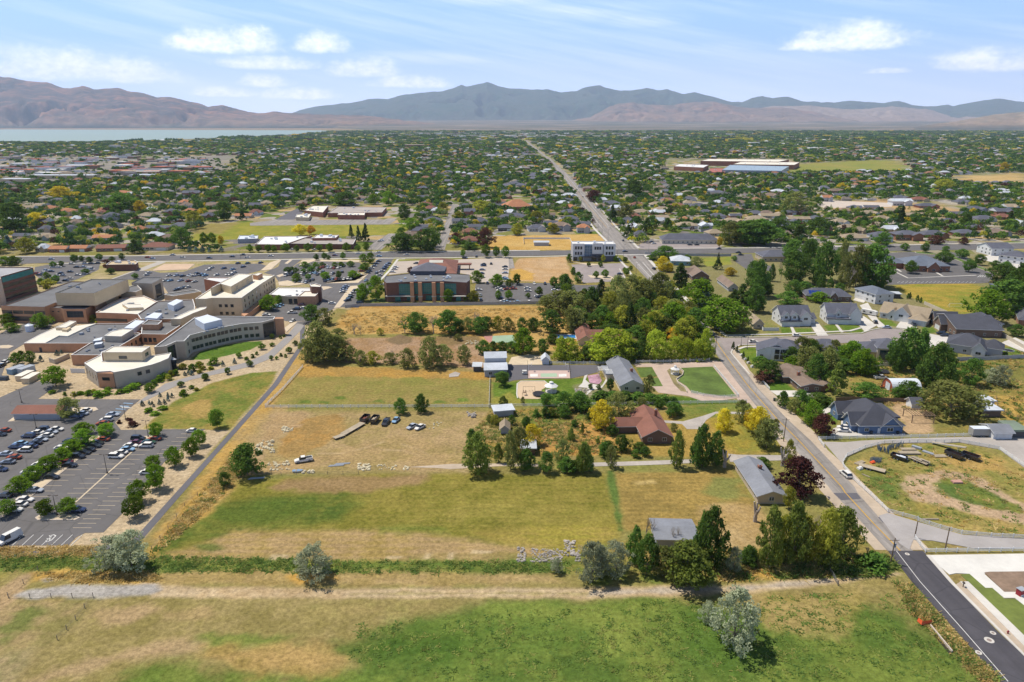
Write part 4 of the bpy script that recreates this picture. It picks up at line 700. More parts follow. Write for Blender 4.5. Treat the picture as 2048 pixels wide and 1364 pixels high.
# ------------------------------------------------------------------ houses
def house(name,label,cat,fl,fr,depth,eave,ridge,typ='h',axis='x',wall='white',roof='gy',wings=(),win=True,garage=None,chim=None,group=None,auto=None,ov=.6,doors=()):
    a,b=(Vector(G(*fl)),Vector(G(*fr))) if not isinstance(fl,Vector) else (fl,fr)
    ux=(b-a).normalized(); vx=Vector((-ux.y,ux.x,0)); wd=(b-a).length; rz=math.atan2(ux.y,ux.x)
    r=thing(name,label,cat,(a.x,a.y,0),rz,group,auto); wm=wall if not isinstance(wall,str) else WL[wall]; rm=SH[roof]
    first=None
    for (u0,v0,u1,v1,e,rg,ty,ax,*cm) in [(0,0,wd,depth,eave,ridge,typ,axis)]+list(wings):
        wmm=WL[cm[0]] if cm and cm[0] else wm
        P=[(u0,v0),(u1,v0),(u1,v1),(u0,v1)]; B=MB(); cx,cy=(u0+u1)/2,(v0+v1)/2
        B.prism(P,0,e,0)
        if ty=='g':
            if ax=='x':
                for u in (u0,u1): B.poly([(u,v0,e),(u,v1,e),(u,cy,rg)] if u==u1 else [(u,v1,e),(u,v0,e),(u,cy,rg)],0)
            else:
                for v in (v0,v1): B.poly([(u0,v,e),(u1,v,e),(cx,v,rg)] if v==v0 else [(u1,v,e),(u0,v,e),(cx,v,rg)],0)
        wo=B.build('wall',wmm,r); first=first or wo
        B=MB(); t=.22
        if ty=='g':
            for s in (-1,1):
                if ax=='x':
                    hw=(v1-v0)/2; sl=(rg-e)/hw; ve=cy+s*(hw+ov); ze=e-sl*ov; q=[(u0-ov,ve,ze),(u1+ov,ve,ze),(u1+ov,cy,rg),(u0-ov,cy,rg)]
                else:
                    hw=(u1-u0)/2; sl=(rg-e)/hw; ue=cx+s*(hw+ov); ze=e-sl*ov; q=[(ue,v0-ov,ze),(ue,v1+ov,ze),(cx,v1+ov,rg),(cx,v0-ov,rg)]
                top=[(x,y,z+t) for x,y,z in q]; 
                B.poly(top if s*(1 if ax=='x' else -1)<0 else top[::-1],0); B.poly(q,1)
                for i in range(4): j=(i+1)%4; B.poly([q[i],q[j],top[j],top[i]],1)
        elif ty=='h':
            L=min(u1-u0,v1-v0)/2*(.92); Q=[(u0-ov,v0-ov,e),(u1+ov,v0-ov,e),(u1+ov,v1+ov,e),(u0-ov,v1+ov,e)]
            if ax=='x': r0,r1=(u0+L,cy,rg),(u1-L,cy,rg); fs=[(Q[0],Q[1],r1,r0),(Q[1],Q[2],r1),(Q[2],Q[3],r0,r1),(Q[3],Q[0],r0)]
            else: r0,r1=(cx,v0+L,rg),(cx,v1-L,rg); fs=[(Q[0],Q[1],r0),(Q[1],Q[2],r1,r0),(Q[2],Q[3],r1),(Q[3],Q[0],r0,r1)]
            for f in fs: B.poly([(x,y,z+t if z==e else z+t) for x,y,z in f],0)
            for i in range(4): j=(i+1)%4; B.poly([Q[i],Q[j],(*Q[j][:2],e+t),(*Q[i][:2],e+t)],1)
            B.poly(Q[::-1],1)
        else:
            B.prism([(u0-ov,v0-ov),(u1+ov,v0-ov),(u1+ov,v1+ov),(u0-ov,v1+ov)],e+.01,rg,0,bottom=True)
        B.build('roof',[rm,TRIM],r)
    if win:
        st=[(1.0,1.3)] if eave<4.5 else [(1.0,1.4),(3.9,1.3)]
        for z,h in st:
            n=max(1,int(wd/4)); 
            for k in range(n):
                u=wd*(k+.5)/n
                if garage and garage[0]-.8<u<garage[0]+garage[1]+.8 and z<2: continue
                if any(abs(u-dd)<1.2 for dd in doors) and z<2: continue
                if any(w[0]-.4<u<w[2]+.4 and w[1]<=0.1 for w in wings): continue
                obj('window',winmesh(1.5,h,GL,TRIM,2,1),first,(u,0,z))
            for k in range(max(1,int(depth/5))):
                v=depth*(k+.5)/max(1,int(depth/5))
                if not any(w[0]<.1 and w[1]-.4<v<w[3]+.4 for w in wings): obj('window',winmesh(1.2,h,GL,TRIM,2,1),first,(0,v,z),-math.pi/2)
                if not any(w[2]>wd-.1 and w[1]-.4<v<w[3]+.4 for w in wings): obj('window',winmesh(1.2,h,GL,TRIM,2,1),first,(wd,v,z),math.pi/2)
    if win:
        for (u0,v0,u1,v1,e,rg,ty,ax,*cm) in wings:
            if ty=='f' or e<2.7: continue
            if v0<=.2 and not(garage and len(garage)>2 and abs(garage[2]-v0)<.1): obj('window',winmesh(min(2.2,(u1-u0)*.45),1.4,GL,TRIM,2,1),first,((u0+u1)/2,v0,e-1.9 if e>4.5 else 1.))
            if u0<=-.2: obj('window',winmesh(1.6,1.3,GL,TRIM,2,1),first,(u0,(v0+v1)/2,1.),-math.pi/2)
    for dd in doors: obj('door',winmesh(1.,2.1,mat('door_white','#e3e6ea'),TRIM),first,(dd,0,.02))
    if garage:
        gu,gw,gv=garage[0],garage[1],garage[2] if len(garage)>2 else 0
        obj('garage_door',winmesh(gw,2.3,mat('garage_white','#e1e0dd'),TRIM,4,4),first,(gu+gw/2,gv,.02))
    if chim:
        B=MB(); B.box(0,0,0,1.1,.9,chim[2],0,0); B.box(0,0,chim[2]+.002,1.3,1.1,.2,0,0); B.box(0,0,chim[2]+.2,.5,.5,.4,0,1); o=B.build('chimney',[BRICK2,GREYM],r); o.location=(chim[0],chim[1],0)
    return r
def zp(k,x,y): return z1(k,x,y)
ZF['f']=(1480,590,6.82); ZF['g']=(1700,560,5.885)
house('house','white two storey house with twin dormers and a long porch on the close','house',zp('f',545,415),zp('f',945,412),12,5.6,9.6,'g','x','white','gy',[(10,-1.6,16,6,5.2,8,'g','y'),(.6,-1.2,4.2,3,6,7.6,'g','y'),(5.2,-1.2,8.8,3,6,7.6,'g','y'),(0,-2.4,10,-.0,2.8,3.3,'f','x'),(16.3,3,20.5,11,3,5,'g','x')],garage=(17,3,3))
house('house','white two storey house with a tall front gable over its porch and garage','house',zp('f',1170,378),zp('f',1590,392),12,5.8,9.8,'g','x','white','gy',[(11.5,-2.2,17.3,8,6,10,'g','y'),(4.5,-.8,7.,3,6.2,8,'g','y'),(.3,-2.6,11.3,0,2.9,3.4,'f','x')],garage=(12.5,4.2,-2.2))
house('house','white house with taupe roof and stepped front gables at the round end of the close','house',zp('g',345,440),zp('g',890,530),14,3.4,7.8,'g','x','white','tan',[(7,-2,15,9,4.6,8.2,'g','y'),(4.5,-1,9,4,3.6,6.2,'g','y'),(15.5,-4.5,24,5,3,5.4,'h','y')],garage=(16.3,7,-4.5))
house('house','dark roofed modern house with timber front and black cars on its drive','house',zp('g',945,490),zp('g',1240,665),22,4.2,8.2,'g','y','brown','dk',[(2,-1.5,8,10,4,7.2,'g','y'),(11,-3,18,12,4.2,7.4,'g','y','brown'),(4,14,20,26,5.2,8.6,'h','x','white')],garage=(12,5,-3))
house('house','light grey house with broad charcoal roof beside the lawn trampoline','house',zp('g',1130,838),zp('g',1560,905),15,4,8.4,'h','x','grey','dk',[(10,-1.2,15.5,8,3.8,6.8,'g','y','white'),(14,4,22,14,3.6,6.8,'h','x')],doors=(12.4,))
hF=house('house','white back to back house with two tall glazed window rows, nearest the main road','house',zp('f',225,865),zp('f',740,915),11,4.2,7.6,'g','y','white','gy',[(6.2,-.6,17.5,11,6.2,9,'h','x','white')])
house('house','charcoal roofed house half hidden by trees, middle of the three along the close','house',zp('f',960,890),zp('f',1440,900),13,4.6,8.4,'h','x','grey','gy',[(5,-.6,11,8,4.6,7.6,'g','y')])
hH=house('house','charcoal hip roofed house with a wide glass rear wall facing the field','house',zp('f',1640,870),zp('f',2046,900),13,3.8,7.,'h','x','tan','gy',[(6.5,-1,16.5,12,6.,9.2,'h','x','cream')])
house('house','white two storey house with purple grey hip roof beyond the close','house',zp('g',50,205),zp('g',290,285),13,5.8,8.6,'h','x','white','bl',garage=(1,9,0)); hS=house('house','low house with grey roof and roof solar panels behind the white gabled house','house',zp('f',900,75),zp('f',1510,95),12,3.2,6.8,'h','x','brown','gy',[(14,-1.,18,4,3.4,5.8,'g','y')])
house('house','brown ranch house with low brown roofs by the trees across the road','house',zp('a',1510,990),zp('a',1790,985),24,2.9,3.9,'g','y','brown','br',[(-2.5,11,8.5,26,2.8,3.8,'g','x'),(8.2,1,13.5,8,2.4,3.3,'g','y','brick')],garage=None,chim=(3,10,5))
house('house','blue sided house with dark slate roof and blue front gables','house',zp('b',1212,462),zp('b',1800,457),20,3.1,8.2,'h','y','blue','dk',[(-2,2,6,8,3,6.2,'g','x'),(-2.,12,6,18,3,6.2,'g','x'),(7.5,-.3,14,8,3.2,6.2,'g','y'),(15,8,18,20,2.6,3.1,'f','x')],doors=(7,))
house('house','brick ranch house with broad maroon roof among fruit trees','house',zp('I',708,965),zp('I',985,960),21,2.9,5.4,'g','y','brown','mr',[(-8.5,9,2,16,2.8,4.4,'g','x')],chim=(7.5,14,6.4)); house('house','long grey roofed ranch house with white pergolas and curving paver drives','house',zp('I',492,460),zp('I',715,455),30,2.9,5.4,'g','y','cream','lg',[(-3,14,.1,24,2.6,3.,'f','x')],chim=(7,12,5.6))
house('house','small brown house with plain grey roof by the dark plum tree','house',zp('J',55,1150),zp('J',258,1150),21,2.7,4.2,'g','y','tan','lg',chim=(5,14,4.8))
house('farm_shed','pale metal roofed farm shed screened by bare trees','shed',p_(1312,1096)[0],p_(1392,1098)[0],9,2.8,3.6,'g','x','grey','lg',win=False)
house('barn','tall pale blue metal barn with stepped lean-to roofs','barn',zp('E',1118,1335),zp('E',1335,1330),9,3.2,4.6,'g','x',GREYM,'wh',[(.4,9,9.8,17,5.6,7.,'g','x')],ov=.4)
house('house','cottage with teal walls and pale roof at the street corner','house',zp('F',1085,245),zp('F',1270,250),16,3.2,6.4,'h','x','teal','wh'); house('house','dark brown gabled house behind the tall conifer beside the road','house',zp('F',1290,395),zp('F',1450,395),20,3.2,6.8,'g','y','brown','br',[(-6,10,6,18,3,6.,'g','x')])
house('house','grey sided ranch house with a white concrete drive behind the conifer','house',zp('F',1640,500),zp('F',1730,500),26,2.9,5.4,'g','y','grey','br'); house('house','tan brick house with hip roof beside the big shade tree','house',zp('X',1250,835),zp('X',1420,835),26,3,5.6,'g','y','tan','tan')
house('house','brick house with slate roof and patio awning at the right edge','house',zp('Y',1940,690),zp('Y',2200,720),22,3.4,7,'h','y','brick','gy'); house('house','red brown roofed house beside the blue swimming pool','house',zp('F',180,1030),zp('F',320,1030),26,3,5.2,'g','y','cream','mr',[(2,6,22,14,3,5.2,'g','x')])
house('meeting_house','wide meeting house with purple grey roof and lawns round it','building',zp('G',1190,235),zp('G',1490,238),26,4.2,9.5,'h','x','brick','bl',[(-34,10,2,32,4.2,9.,'h','x'),(12,-2.5,20,8,4,7.6,'g','y')]); house('offices','low brick offices under a dark slate hip roof by the poplars','building',zp('R',95,1058),zp('R',330,1058),18,3.8,7.6,'h','x','tan','gy')
house('retirement_home','long single storey terrace with dark roof along the cross street','building',zp('Q',1210,925),zp('Q',1628,928),16,3.8,8.2,'h','x','cream','gy'); house('townhouse','white gabled townhouse with slate roof near the right edge','house',zp('R',1690,985),zp('R',1800,1015),18,6,9.4,'g','y','white','gy',garage=(1,5,0)); house('townhouse','slate roofed townhouse with stepped wings at the right edge','house',zp('R',1850,1060),zp('R',2048,1085),18,5.4,9,'h','x','white','gy'); house('church','church with a wide terracotta hip roof among the houses','church',zp('Q',45,678),zp('Q',240,672),26,4.4,12,'h','x','brick','orr')
house('storage_shed','long shed with red brown roof in the hospital car park','shed',zp('C',140,585),zp('C',590,583),7.5,2.7,4.1,'g','x','grey','mr',win=False); house('carport','dark roofed parking shelter beside the sports field','carport',zp('Y',1500,130),zp('Y',1600,168),18,3,3.4,'f','x','dark','bl',win=False)
house('garden_shed','pale blue green metal lean-to shed under the trees','shed',zp('H',440,705),zp('H',618,690),5,2.3,2.7,'f','x','grey','wh',win=False); house('garden_shed','small grey gabled shed in the dry orchard','shed',zp('H',495,868),zp('H',572,868),5,2.2,3.4,'g','y','grey','tan',win=False); house('garden_shed','low shed with pale roof between the bare poplars','shed',zp('H',700,1072),zp('H',828,1072),6,2.4,2.7,'f','x','brown','wh',win=False)
house('garden_shed','white gabled shed at the end of the dark drive','shed',zp('H',898,190),zp('H',965,190),5,2.4,3.8,'g','y','white','wh',win=False); house('carport','open dark carport with pale roof beside the blue barn','carport',zp('H',228,258),zp('H',300,258),5,2.3,2.5,'f','x','dark','wh',win=False); house('garden_shed','barn shaped shed with grey roof behind the blue house','shed',zp('J',1205,440),zp('J',1280,440),4,2.4,3.9,'g','x','white','gy',win=False)
house('garden_shed','grey shed with flat metal roof beside the orange corral','shed',zp('J',1730,500),zp('J',1868,500),6,2.6,3.,'f','x','brown','wh',win=False); house('garden_shed','small pale shed behind the grey flat shed','shed',zp('J',1745,425),zp('J',1820,425),5,2.4,2.7,'f','x','grey','wh',win=False)
house('garage','white garage with grey roof beyond the farm fence','garage',zp('J',1815,668),zp('J',1955,668),7,2.6,4.,'g','x','white','lg',win=False,garage=(1,4,0)); house('garage','open shelter with green metal roof at the right edge','shed',zp('J',1960,655),zp('J',2060,655),7,2.4,3.2,'f','x','dark','gn',win=False)
house('pavilion','white roofed patio pavilion behind the taupe roofed house','pavilion',zp('g',485,215),zp('g',590,220),6,2.8,3.1,'f','x','dark','wh',win=False)
house('garden_shed','small white roofed pump house in the dry lot','shed',zp('Q',255,940),zp('Q',365,940),8,3,3.8,'g','x','grey','wh',win=False)
for i in range(3):
    for z in (.8,3.3): obj('window',winmesh(2.,2.1,GL,DARKM,1,1),hF,(8.6+2.4*i,-.62,z))
obj('glass_wall',winmesh(8.,4.6,mat('glass_slate',(.03,.07,.085),.12,.2,.4,spec=.6),DARKM,5,2),hH,(11.5,-1.02,.6))
b=MB(); [b.poly([(1.6+1.9*i,.4,3.95),(3.3+1.9*i,.4,3.95),(3.3+1.9*i,3.6,5.82),(1.6+1.9*i,3.6,5.82)],0) for i in range(4)]; b.build('solar_panel',mat('solar_blue','#27418a',.2,.05,1.,spec=.6),hS)
# quonset hut
a,b_=G(*zp('J',1062,322)),G(*zp('J',1278,320)); L=b_.x-a.x; r=thing('quonset_hut','white arched quonset hut with a red end wall in the paddock','shed',(a.x,a.y,0)); B=MB(); N_=12; D_=8.5; arc=[(D_/2-D_/2*math.cos(math.pi*k/N_),4.6*math.sin(math.pi*k/N_)**.8) for k in range(N_+1)]
for k in range(N_): B.poly([(0,*arc[k]),(L,*arc[k]),(L,*arc[k+1]),(0,*arc[k+1])],0)
B.build('roof',METALW,r); B=MB(); B.poly([(.25,y,z) for y,z in arc],0); B.poly([(L-.25,y,z) for y,z in arc[::-1]],0); o=B.build('end_wall',mat('paint_red','#a5553f'),r); obj('door',winmesh(3.4,3,METALW,TRIM,2,2),o,(.2,D_/2,.0),-math.pi/2)
def inside(x,y,P):
    ins=np.zeros(len(x),bool)
    for i in range(len(P)):
        (ax,ay),(bx,by)=P[i],P[(i+1)%len(P)]; c=(ay>y)!=(by>y); ins^=c&(x<(bx-ax)*(y-ay)/((by-ay) or 1e-9)+ax)
    return ins
# ------------------------------------------------------------------ trees: leaf-sized faces spread through uneven clumps
def crown_mesh(name,seed,prof,z0,ncl,nlf,ls,cr,lump=.25,flat_=1.,hole=.0):
    r=np.random.RandomState(seed); C_=[]
    ph=r.rand(3)*6.28
    while len(C_)<ncl:
        t=r.rand(); a=r.rand()*6.2832; R=prof(t)*(1+lump*(math.sin(a*2+ph[0]+t*3)*.5+math.sin(a*3+ph[1]-t*5)*.5))
        rr=(r.rand()**.38)*max(0,.53*R-cr*.4)
        if r.rand()<hole and rr>.2: continue
        C_.append((rr*math.cos(a),rr*math.sin(a),z0+(1-z0)*(.04+.92*t)))
    C_=np.array(C_); n=ncl*nlf; c=np.repeat(C_,nlf,0)
    d=r.normal(size=(n,3)); d/=np.linalg.norm(d,axis=1)[:,None]; rad_=cr*np.repeat(.6+.7*r.rand(ncl),nlf)*(.55+.45*r.rand(n))
    pos=c+d*rad_[:,None]*np.array([1,1,.8*flat_])
    nrm=d+r.normal(size=(n,3))*.55+np.array([0,0,.35]); nrm/=np.linalg.norm(nrm,axis=1)[:,None]
    t1=np.cross(nrm,r.normal(size=(n,3))); t1/=np.linalg.norm(t1,axis=1)[:,None]; t2=np.cross(nrm,t1)
    s=(ls*(.6+.8*r.rand(n)))[:,None]
    v=np.stack([pos-t1*s,pos-t2*s*.7,pos+t1*s,pos+t2*s*.7],1).reshape(-1,3)
    me=bpy.data.meshes.new(name); me.vertices.add(len(v)); me.vertices.foreach_set('co',v.astype(np.float32).ravel())
    me.loops.add(n*4); me.loops.foreach_set('vertex_index',np.arange(n*4,dtype=np.int32)); me.polygons.add(n); me.polygons.foreach_set('loop_start',np.arange(0,n*4,4,dtype=np.int32)); me.update(); return me,C_
def trunk_mesh(name,seed,C_,z0,thick=.03,nl=7,m=None):
    r=random.Random(seed); b=MB(); top=Vector((r.uniform(-.03,.03),r.uniform(-.03,.03),z0+.28*(1-z0)))
    b.tube([(0,0,-.02),(.0,.005,z0*.6),top*.98],[thick,thick*.8,thick*.55],6)
    idx=list(range(len(C_))); r.shuffle(idx)
    for i in idx[:nl]:
        p=Vector(C_[i]); st=Vector((0,0,z0*.6)).lerp(top,r.uniform(.3,1)); mid_=st.lerp(p,.5)+Vector((0,0,-.02)); b.tube([st,mid_,p],[thick*.42,thick*.3,thick*.1],4)
    return b.mesh(name,m or BARK)
BARK=mat('bark_grey','#85776a',.95,.15,3.); BARKD=mat('bark_pale','#b5a89a',.95,.1,3.)
P_R=lambda t:(math.sin(math.pi*min(1,max(0,t*.93+.07)))**.55); P_O=lambda t:math.sin(math.pi*(t**.8*.92+.06))**.7; P_C=lambda t:(1-t)**.8*1.0+.04; P_P=lambda t:(math.sin(math.pi*(t**.65*.93+.05))**.6); P_B=lambda t:(math.sin(math.pi*(.12+.86*t**.9))**.6); P_W=lambda t:(1-max(0,t)**2.6)**.5
SHP=dict(round=(P_R,.16,80,34,.034,.15,.12,1.,0),broad=(P_B,.10,105,36,.030,.13,.32,.9,.08),loose=(P_B,.08,115,26,.028,.11,.42,.9,.2),willow=(P_W,.03,130,34,.026,.11,.22,1.,0),olive=(P_B,.03,130,40,.020,.10,.40,.9,.2),poplar=(P_P,.05,110,34,.030,.12,.22,1.1,.08),conifer=(P_C,.04,95,24,.036,.10,.12,.7,0),bush=(P_W,.0,34,22,.075,.22,.25,.8,0))
LEAF=dict(g=leafmat('leaf_green','#3f5a22','#6f8a38'),d=leafmat('leaf_deep','#3d5c2f','#668440'),b=leafmat('leaf_bright','#47701f','#7d9a3a'),l=leafmat('leaf_sage','#5d6a3a','#8d9460'),w=leafmat('leaf_lime','#6c8a28','#bccb55'),o=leafmat('leaf_silver','#6f7c6c','#aab4a4'),p=leafmat('leaf_poplar','#526a36','#8c9c50'),c=leafmat('needle_green','#2f4527','#56693a'),s=leafmat('needle_blue','#4d6468','#8099a0'),u=leafmat('leaf_plum','#3d2a2c','#6c4a48'),y=leafmat('leaf_yellow','#a39a28','#cfc04a'),k=leafmat('leaf_olive','#6d7a30','#a0a04a'),h=leafmat('leaf_gold','#b08a24','#d8b048'))
TM={}
for i,(k,(pf,z0,nc,nl,ls,cr,lu,fl,ho)) in enumerate(SHP.items()):
    for j in range(3):
        cm,C_=crown_mesh(k+'_crown',100+i*10+j,pf,z0,nc,nl,ls,cr,lu,fl,ho); cm.materials.append(LEAF['g']); TM[k,j]=(cm,trunk_mesh(k+'_trunk',i*7+j,C_,z0+.08,.022 if k!='bush' else .03))
def bare_mesh(seed):
    r=random.Random(seed); b=MB()
    def br(p,d,L,rd,lv):
        q=p+d*L; m_=p.lerp(q,.5)+Vector((r.uniform(-1,1),r.uniform(-1,1),r.uniform(-.5,1)))*L*.07; b.tube([p,m_,q],[rd,rd*.8,rd*.55],5 if lv<2 else 3,cap=False)
        if lv<5:
            for k in range(r.choice((2,3,3)) if lv else 4):
                a=Vector((r.uniform(-1,1),r.uniform(-1,1),r.uniform(-.1,.8))).normalized(); nd=(d*.85+a*.75).normalized(); br(p.lerp(q,r.uniform(.55,1)),nd,L*r.uniform(.55,.8),rd*.55,lv+1)
    br(Vector((0,0,-.02)),Vector((.03,.02,1)).normalized(),.27,.026,0); return b.mesh('bare_branches',BARKD)
BARE=[bare_mesh(s) for s in (3,5,9)]
NAMES=dict(round='round_tree',broad='broadleaf_tree',loose='cottonwood_tree',willow='willow_tree',olive='olive_tree',poplar='poplar_tree',conifer='conifer_tree',bush='bush')
ADJ=dict(g='mid green',d='dark green',b='bright green',l='sage green',w='lime green',o='silver grey',p='olive green',c='deep green',s='blue grey',u='plum purple',y='yellow',k='yellow green',h='golden')
KW=dict(round='round crowned tree',broad='leafy tree',loose='loose crowned tree',willow='dense domed tree',olive='silvery shrubby tree',poplar='tall narrow tree',conifer='conifer',bush='bush')
CNT=[0]
def tree_at(x,y,h,w,kind,col,auto=None,label=None,group=None,dz=0):
    CNT[0]+=1; j=CNT[0]%3; cm,tm=TM[kind,j]; nm=NAMES[kind] if kind!='broad' or col!='u' else 'plum_tree'
    t=thing(nm,label,'shrub' if kind=='bush' else 'tree',(x,y,dz),R_.uniform(0,6.28),group)
    t.scale=(w,w,h); c=obj('crown',cm,t); c.material_slots[0].link='OBJECT'; c.material_slots[0].material=LEAF[col]
    if kind!='bush': obj('trunk',tm,t)
    sz='tall ' if h>13 and kind not in('poplar',) else 'small ' if h<4 and kind!='bush' else ''
    if not label: tag(t,auto=auto or (sz+ADJ[col]+' '+KW[kind]))
    return t
def tree(k,x,yb,yt,w,kind,col,**kw):
    px,pb=z1(k,x,yb); pt=z1(k,x,yt)[1]; g=G(px,pb); s=ZF[k][2]
    h=max(.6,hgt(g.y,pb,pt)*1.0); wm=w/s/ppm(g.y)*(1.06 if kind=='round' else 1.16)
    if kind=='bush': h=min(h,wm*.9)
    g.y+=wm*.15; return tree_at(g.x,g.y,h*1.07,wm,kind,col,**kw)
def trees(k,kind,col,s,**kw):
    v=list(map(float,s.split()))
    for i in range(0,len(v),4): tree(k,*v[i:i+4],kind,col,**kw)
def bare(k,x,yb,yt,w):
    px,pb=z1(k,x,yb); pt=z1(k,x,yt)[1]; g=G(px,pb); h=hgt(g.y,pb,pt); CNT[0]+=1
    t=thing('bare_tree',None,'tree',(g.x,g.y,0),R_.uniform(0,6.28)); wm=w/ZF[k][2]/ppm(g.y); t.scale=(wm*1.25,wm*1.25,h*1.05); obj('trunk',BARE[CNT[0]%3],t); tag(t,auto='bare leafless tree')
def stump(k,x,yb,yt,w,label):
    px,pb=z1(k,x,yb); g=G(px,pb); h=hgt(g.y,pb,z1(k,x,yt)[1]); wm=w/ZF[k][2]/ppm(g.y); t=thing('pollarded_trunk',label,'tree',(g.x,g.y,0)); b=MB(); b.tube([(0,0,-.1),(0,0,h*.35)],[.6,.5],8)
    for i,(dx,dy,f) in enumerate(((-.35,0,1.),(.1,.2,.9),(.45,-.1,.75),(.0,-.3,.6))): b.tube([(0,0,h*.3),(dx*wm*.6,dy*wm*.6,h*f*.7),(dx*wm,dy*wm,h*f)],[.38,.3,.22],7)
    b.build('trunk',BARKD,t)
stump('L',1905,385,235,60,'pale pollarded dead trunk in front of the small grey roofed house'); stump('J',240,865,730,70,'pale pollarded trunks on the verge behind the plum tree'); stump('I',1505,1190,1020,100,'pale pollarded trunk right of the two tall poplars')
# the hospital's car park and beds
trees('C','round','b','1940 845 700 130 1860 950 785 150 1690 1045 875 165 1485 1075 955 155 1515 1275 1055 200 1350 1400 1205 185 1025 755 640 170 1515 760 635 150 525 275 95 235')
trees('D','round','g','1300 380 195 190 430 360 220 175 650 340 210 200 55 360 220 170'); trees('M','round','g','48 290 160 110')
trees('C','broad','b','800 745 630 150 805 840 700 170 690 905 805 170 590 985 880 160 460 1085 965 190 310 1180 1060 160 175 1300 1165 190'); trees('C','broad','l','655 578 395 185')
trees('C','bush','b','500 330 300 60 630 350 310 35 770 340 315 80 865 345 300 70 950 365 310 90 1025 345 305 80 1050 310 270 60 1160 330 295 70 1225 315 275 80 1300 285 235 100 1340 255 225 60 1075 255 230 60 1315 215 185 70 1500 250 200 60 1550 215 160 70 1600 180 130 60 1710 150 100 60 1785 350 300 80 1865 280 250 50 1445 510 475 85 1510 540 508 75 1580 485 453 80')
trees('C','bush','k','715 355 315 50 910 310 290 50 1180 250 225 70 1230 240 210 60 1390 200 160 60 1455 190 155 60 1640 200 150 60 1660 160 110 60 1780 90 40 70 1940 75 25 70 1910 300 275 50')
trees('C','bush','u','1245 590 565 35 1290 650 605 80 1160 620 590 40 1270 600 570 40'); trees('C','round','g','1450 320 240 105 1760 265 215 65 2000 200 140 70')
trees('C','conifer','s','1385 450 400 45 1455 435 395 30 1485 455 405 40 1550 435 385 40 1600 430 385 40 1635 400 355 40 1555 360 318 35 1635 360 318 30 1675 370 325 40 1800 155 115 38 1835 140 98 34 1870 150 105 36')
trees('B','round','g','1025 1030 985 50 965 1105 1050 60 790 1170 1130 45 580 1235 1180 65 365 1310 1250 60 145 1364 1310 70 700 1070 1015 70 800 965 920 50 475 1150 1100 65')
trees('B','bush','g','930 1145 1115 30 885 1135 1105 30 845 1165 1130 30 650 1120 1090 30 610 1150 1115 35 550 1170 1140 40 230 1220 1155 90 80 1240 1195 60 20 1280 1215 70 880 960 935 30 915 945 925 25 800 1035 1005 45'); trees('B','bush','k','130 1265 1235 50 200 1265 1235 50 90 1300 1270 50'); trees('B','conifer','s','435 1205 1155 40 320 1230 1180 40 15 1315 1270 40')
trees('B','broad','d','1180 810 650 165'); trees('B','loose','l','1310 830 680 150 1240 1190 830 270 1400 1190 960 230 1140 1190 990 160 1480 1180 1000 160 1290 1205 900 240 1660 1220 1090 120 1570 1190 1040 110 1950 1210 1110 120 1440 1010 880 160'); trees('B','loose','k','1775 1215 1100 150')
for q in ((1600,920,720,170),(1660,920,760,100),(1975,1180,1010,110)): bare('B',*q)
trees('B','broad','b','760 690 550 140 710 680 590 90 870 620 545 80 1680 600 440 110 1810 590 370 150 1660 600 500 90')
trees('B','round','g','585 120 50 60 670 120 55 60 760 120 50 70 815 120 60 70 930 120 40 80 1040 120 55 50 1150 115 40 80 1260 115 50 70 1360 120 40 80 1525 115 35 80 1635 110 55 60 1715 110 30 70')
trees('U','round','d','620 180 80 100 755 160 55 95 830 170 95 70 1075 160 50 95 130 400 300 130 200 340 290 80 270 400 310 100 400 400 325 90 530 390 295 150 660 380 320 90 480 510 420 110 1000 490 370 120'); trees('U','broad','g','1420 200 75 120 1540 230 60 150 1440 340 230 150 1400 360 260 110 420 310 210 140 600 310 215 120 720 290 215 90 930 290 215 90 1040 290 210 110 1200 290 195 110 280 550 420 160'); trees('U','round','b','770 510 390 190 1240 490 365 210')
trees('A','round','d','720 220 150 75 795 215 160 55 870 225 168 60 965 200 140 65 1185 195 135 60 1090 210 165 60 515 270 215 60 595 260 210 60 830 335 285 70 540 420 350 70 1075 335 280 80 1315 380 330 60'); trees('A','broad','g','40 250 170 110 130 250 165 110 60 820 730 150 100 900 820 140 400 860 730 150 155 1215 1110 90 205 1175 1090 70 285 1205 1095 90 450 380 320 60 400 450 380 70'); trees('A','bush','k','470 470 390 110 880 790 740 130 1000 800 745 150 800 800 760 80 1190 280 240 90'); trees('A','bush','u','1040 265 200 80'); trees('A','conifer','s','395 1185 1130 55 555 1125 1075 45 597 1105 1070 30')
# hedgerow, paddock and the grove
trees('E','broad','d','440 910 730 210 760 915 710 220 880 910 790 100 1060 920 770 150 1130 900 760 130 1480 870 770 90 1590 890 770 110 1110 1120 990 120 1200 1090 1000 90 1290 1090 1000 110 1380 1100 1000 100 1680 1100 980 120 1780 1010 930 120 1280 1364 1298 130 1765 920 710 220'); trees('E','broad','b','1490 1120 890 220 1240 460 345 120 1040 420 310 110 760 605 490 90'); trees('E','loose','l','960 910 770 130 1345 890 770 120 580 1250 970 220 700 1230 1040 180 360 1250 1080 160 915 1220 1040 130 860 980 920 80 1960 910 690 170 1850 720 520 330 1720 720 560 150'); trees('E','loose','k','1240 890 755 100 1010 605 500 100 100 930 865 60')
trees('E','round','g','1430 440 340 80 1360 460 390 90 1250 580 500 60 1350 580 500 80 1540 570 520 50 1650 545 465 80 1790 470 370 90 1890 470 350 110 1920 560 440 140 930 600 550 50 905 165 100 60 1130 175 55 85 1230 170 70 65 1320 175 70 80'); trees('E','round','u','400 335 270 70')
for q in ((620,910,640,190),(340,910,700,150),(1030,850,560,200)): bare('E',*q)
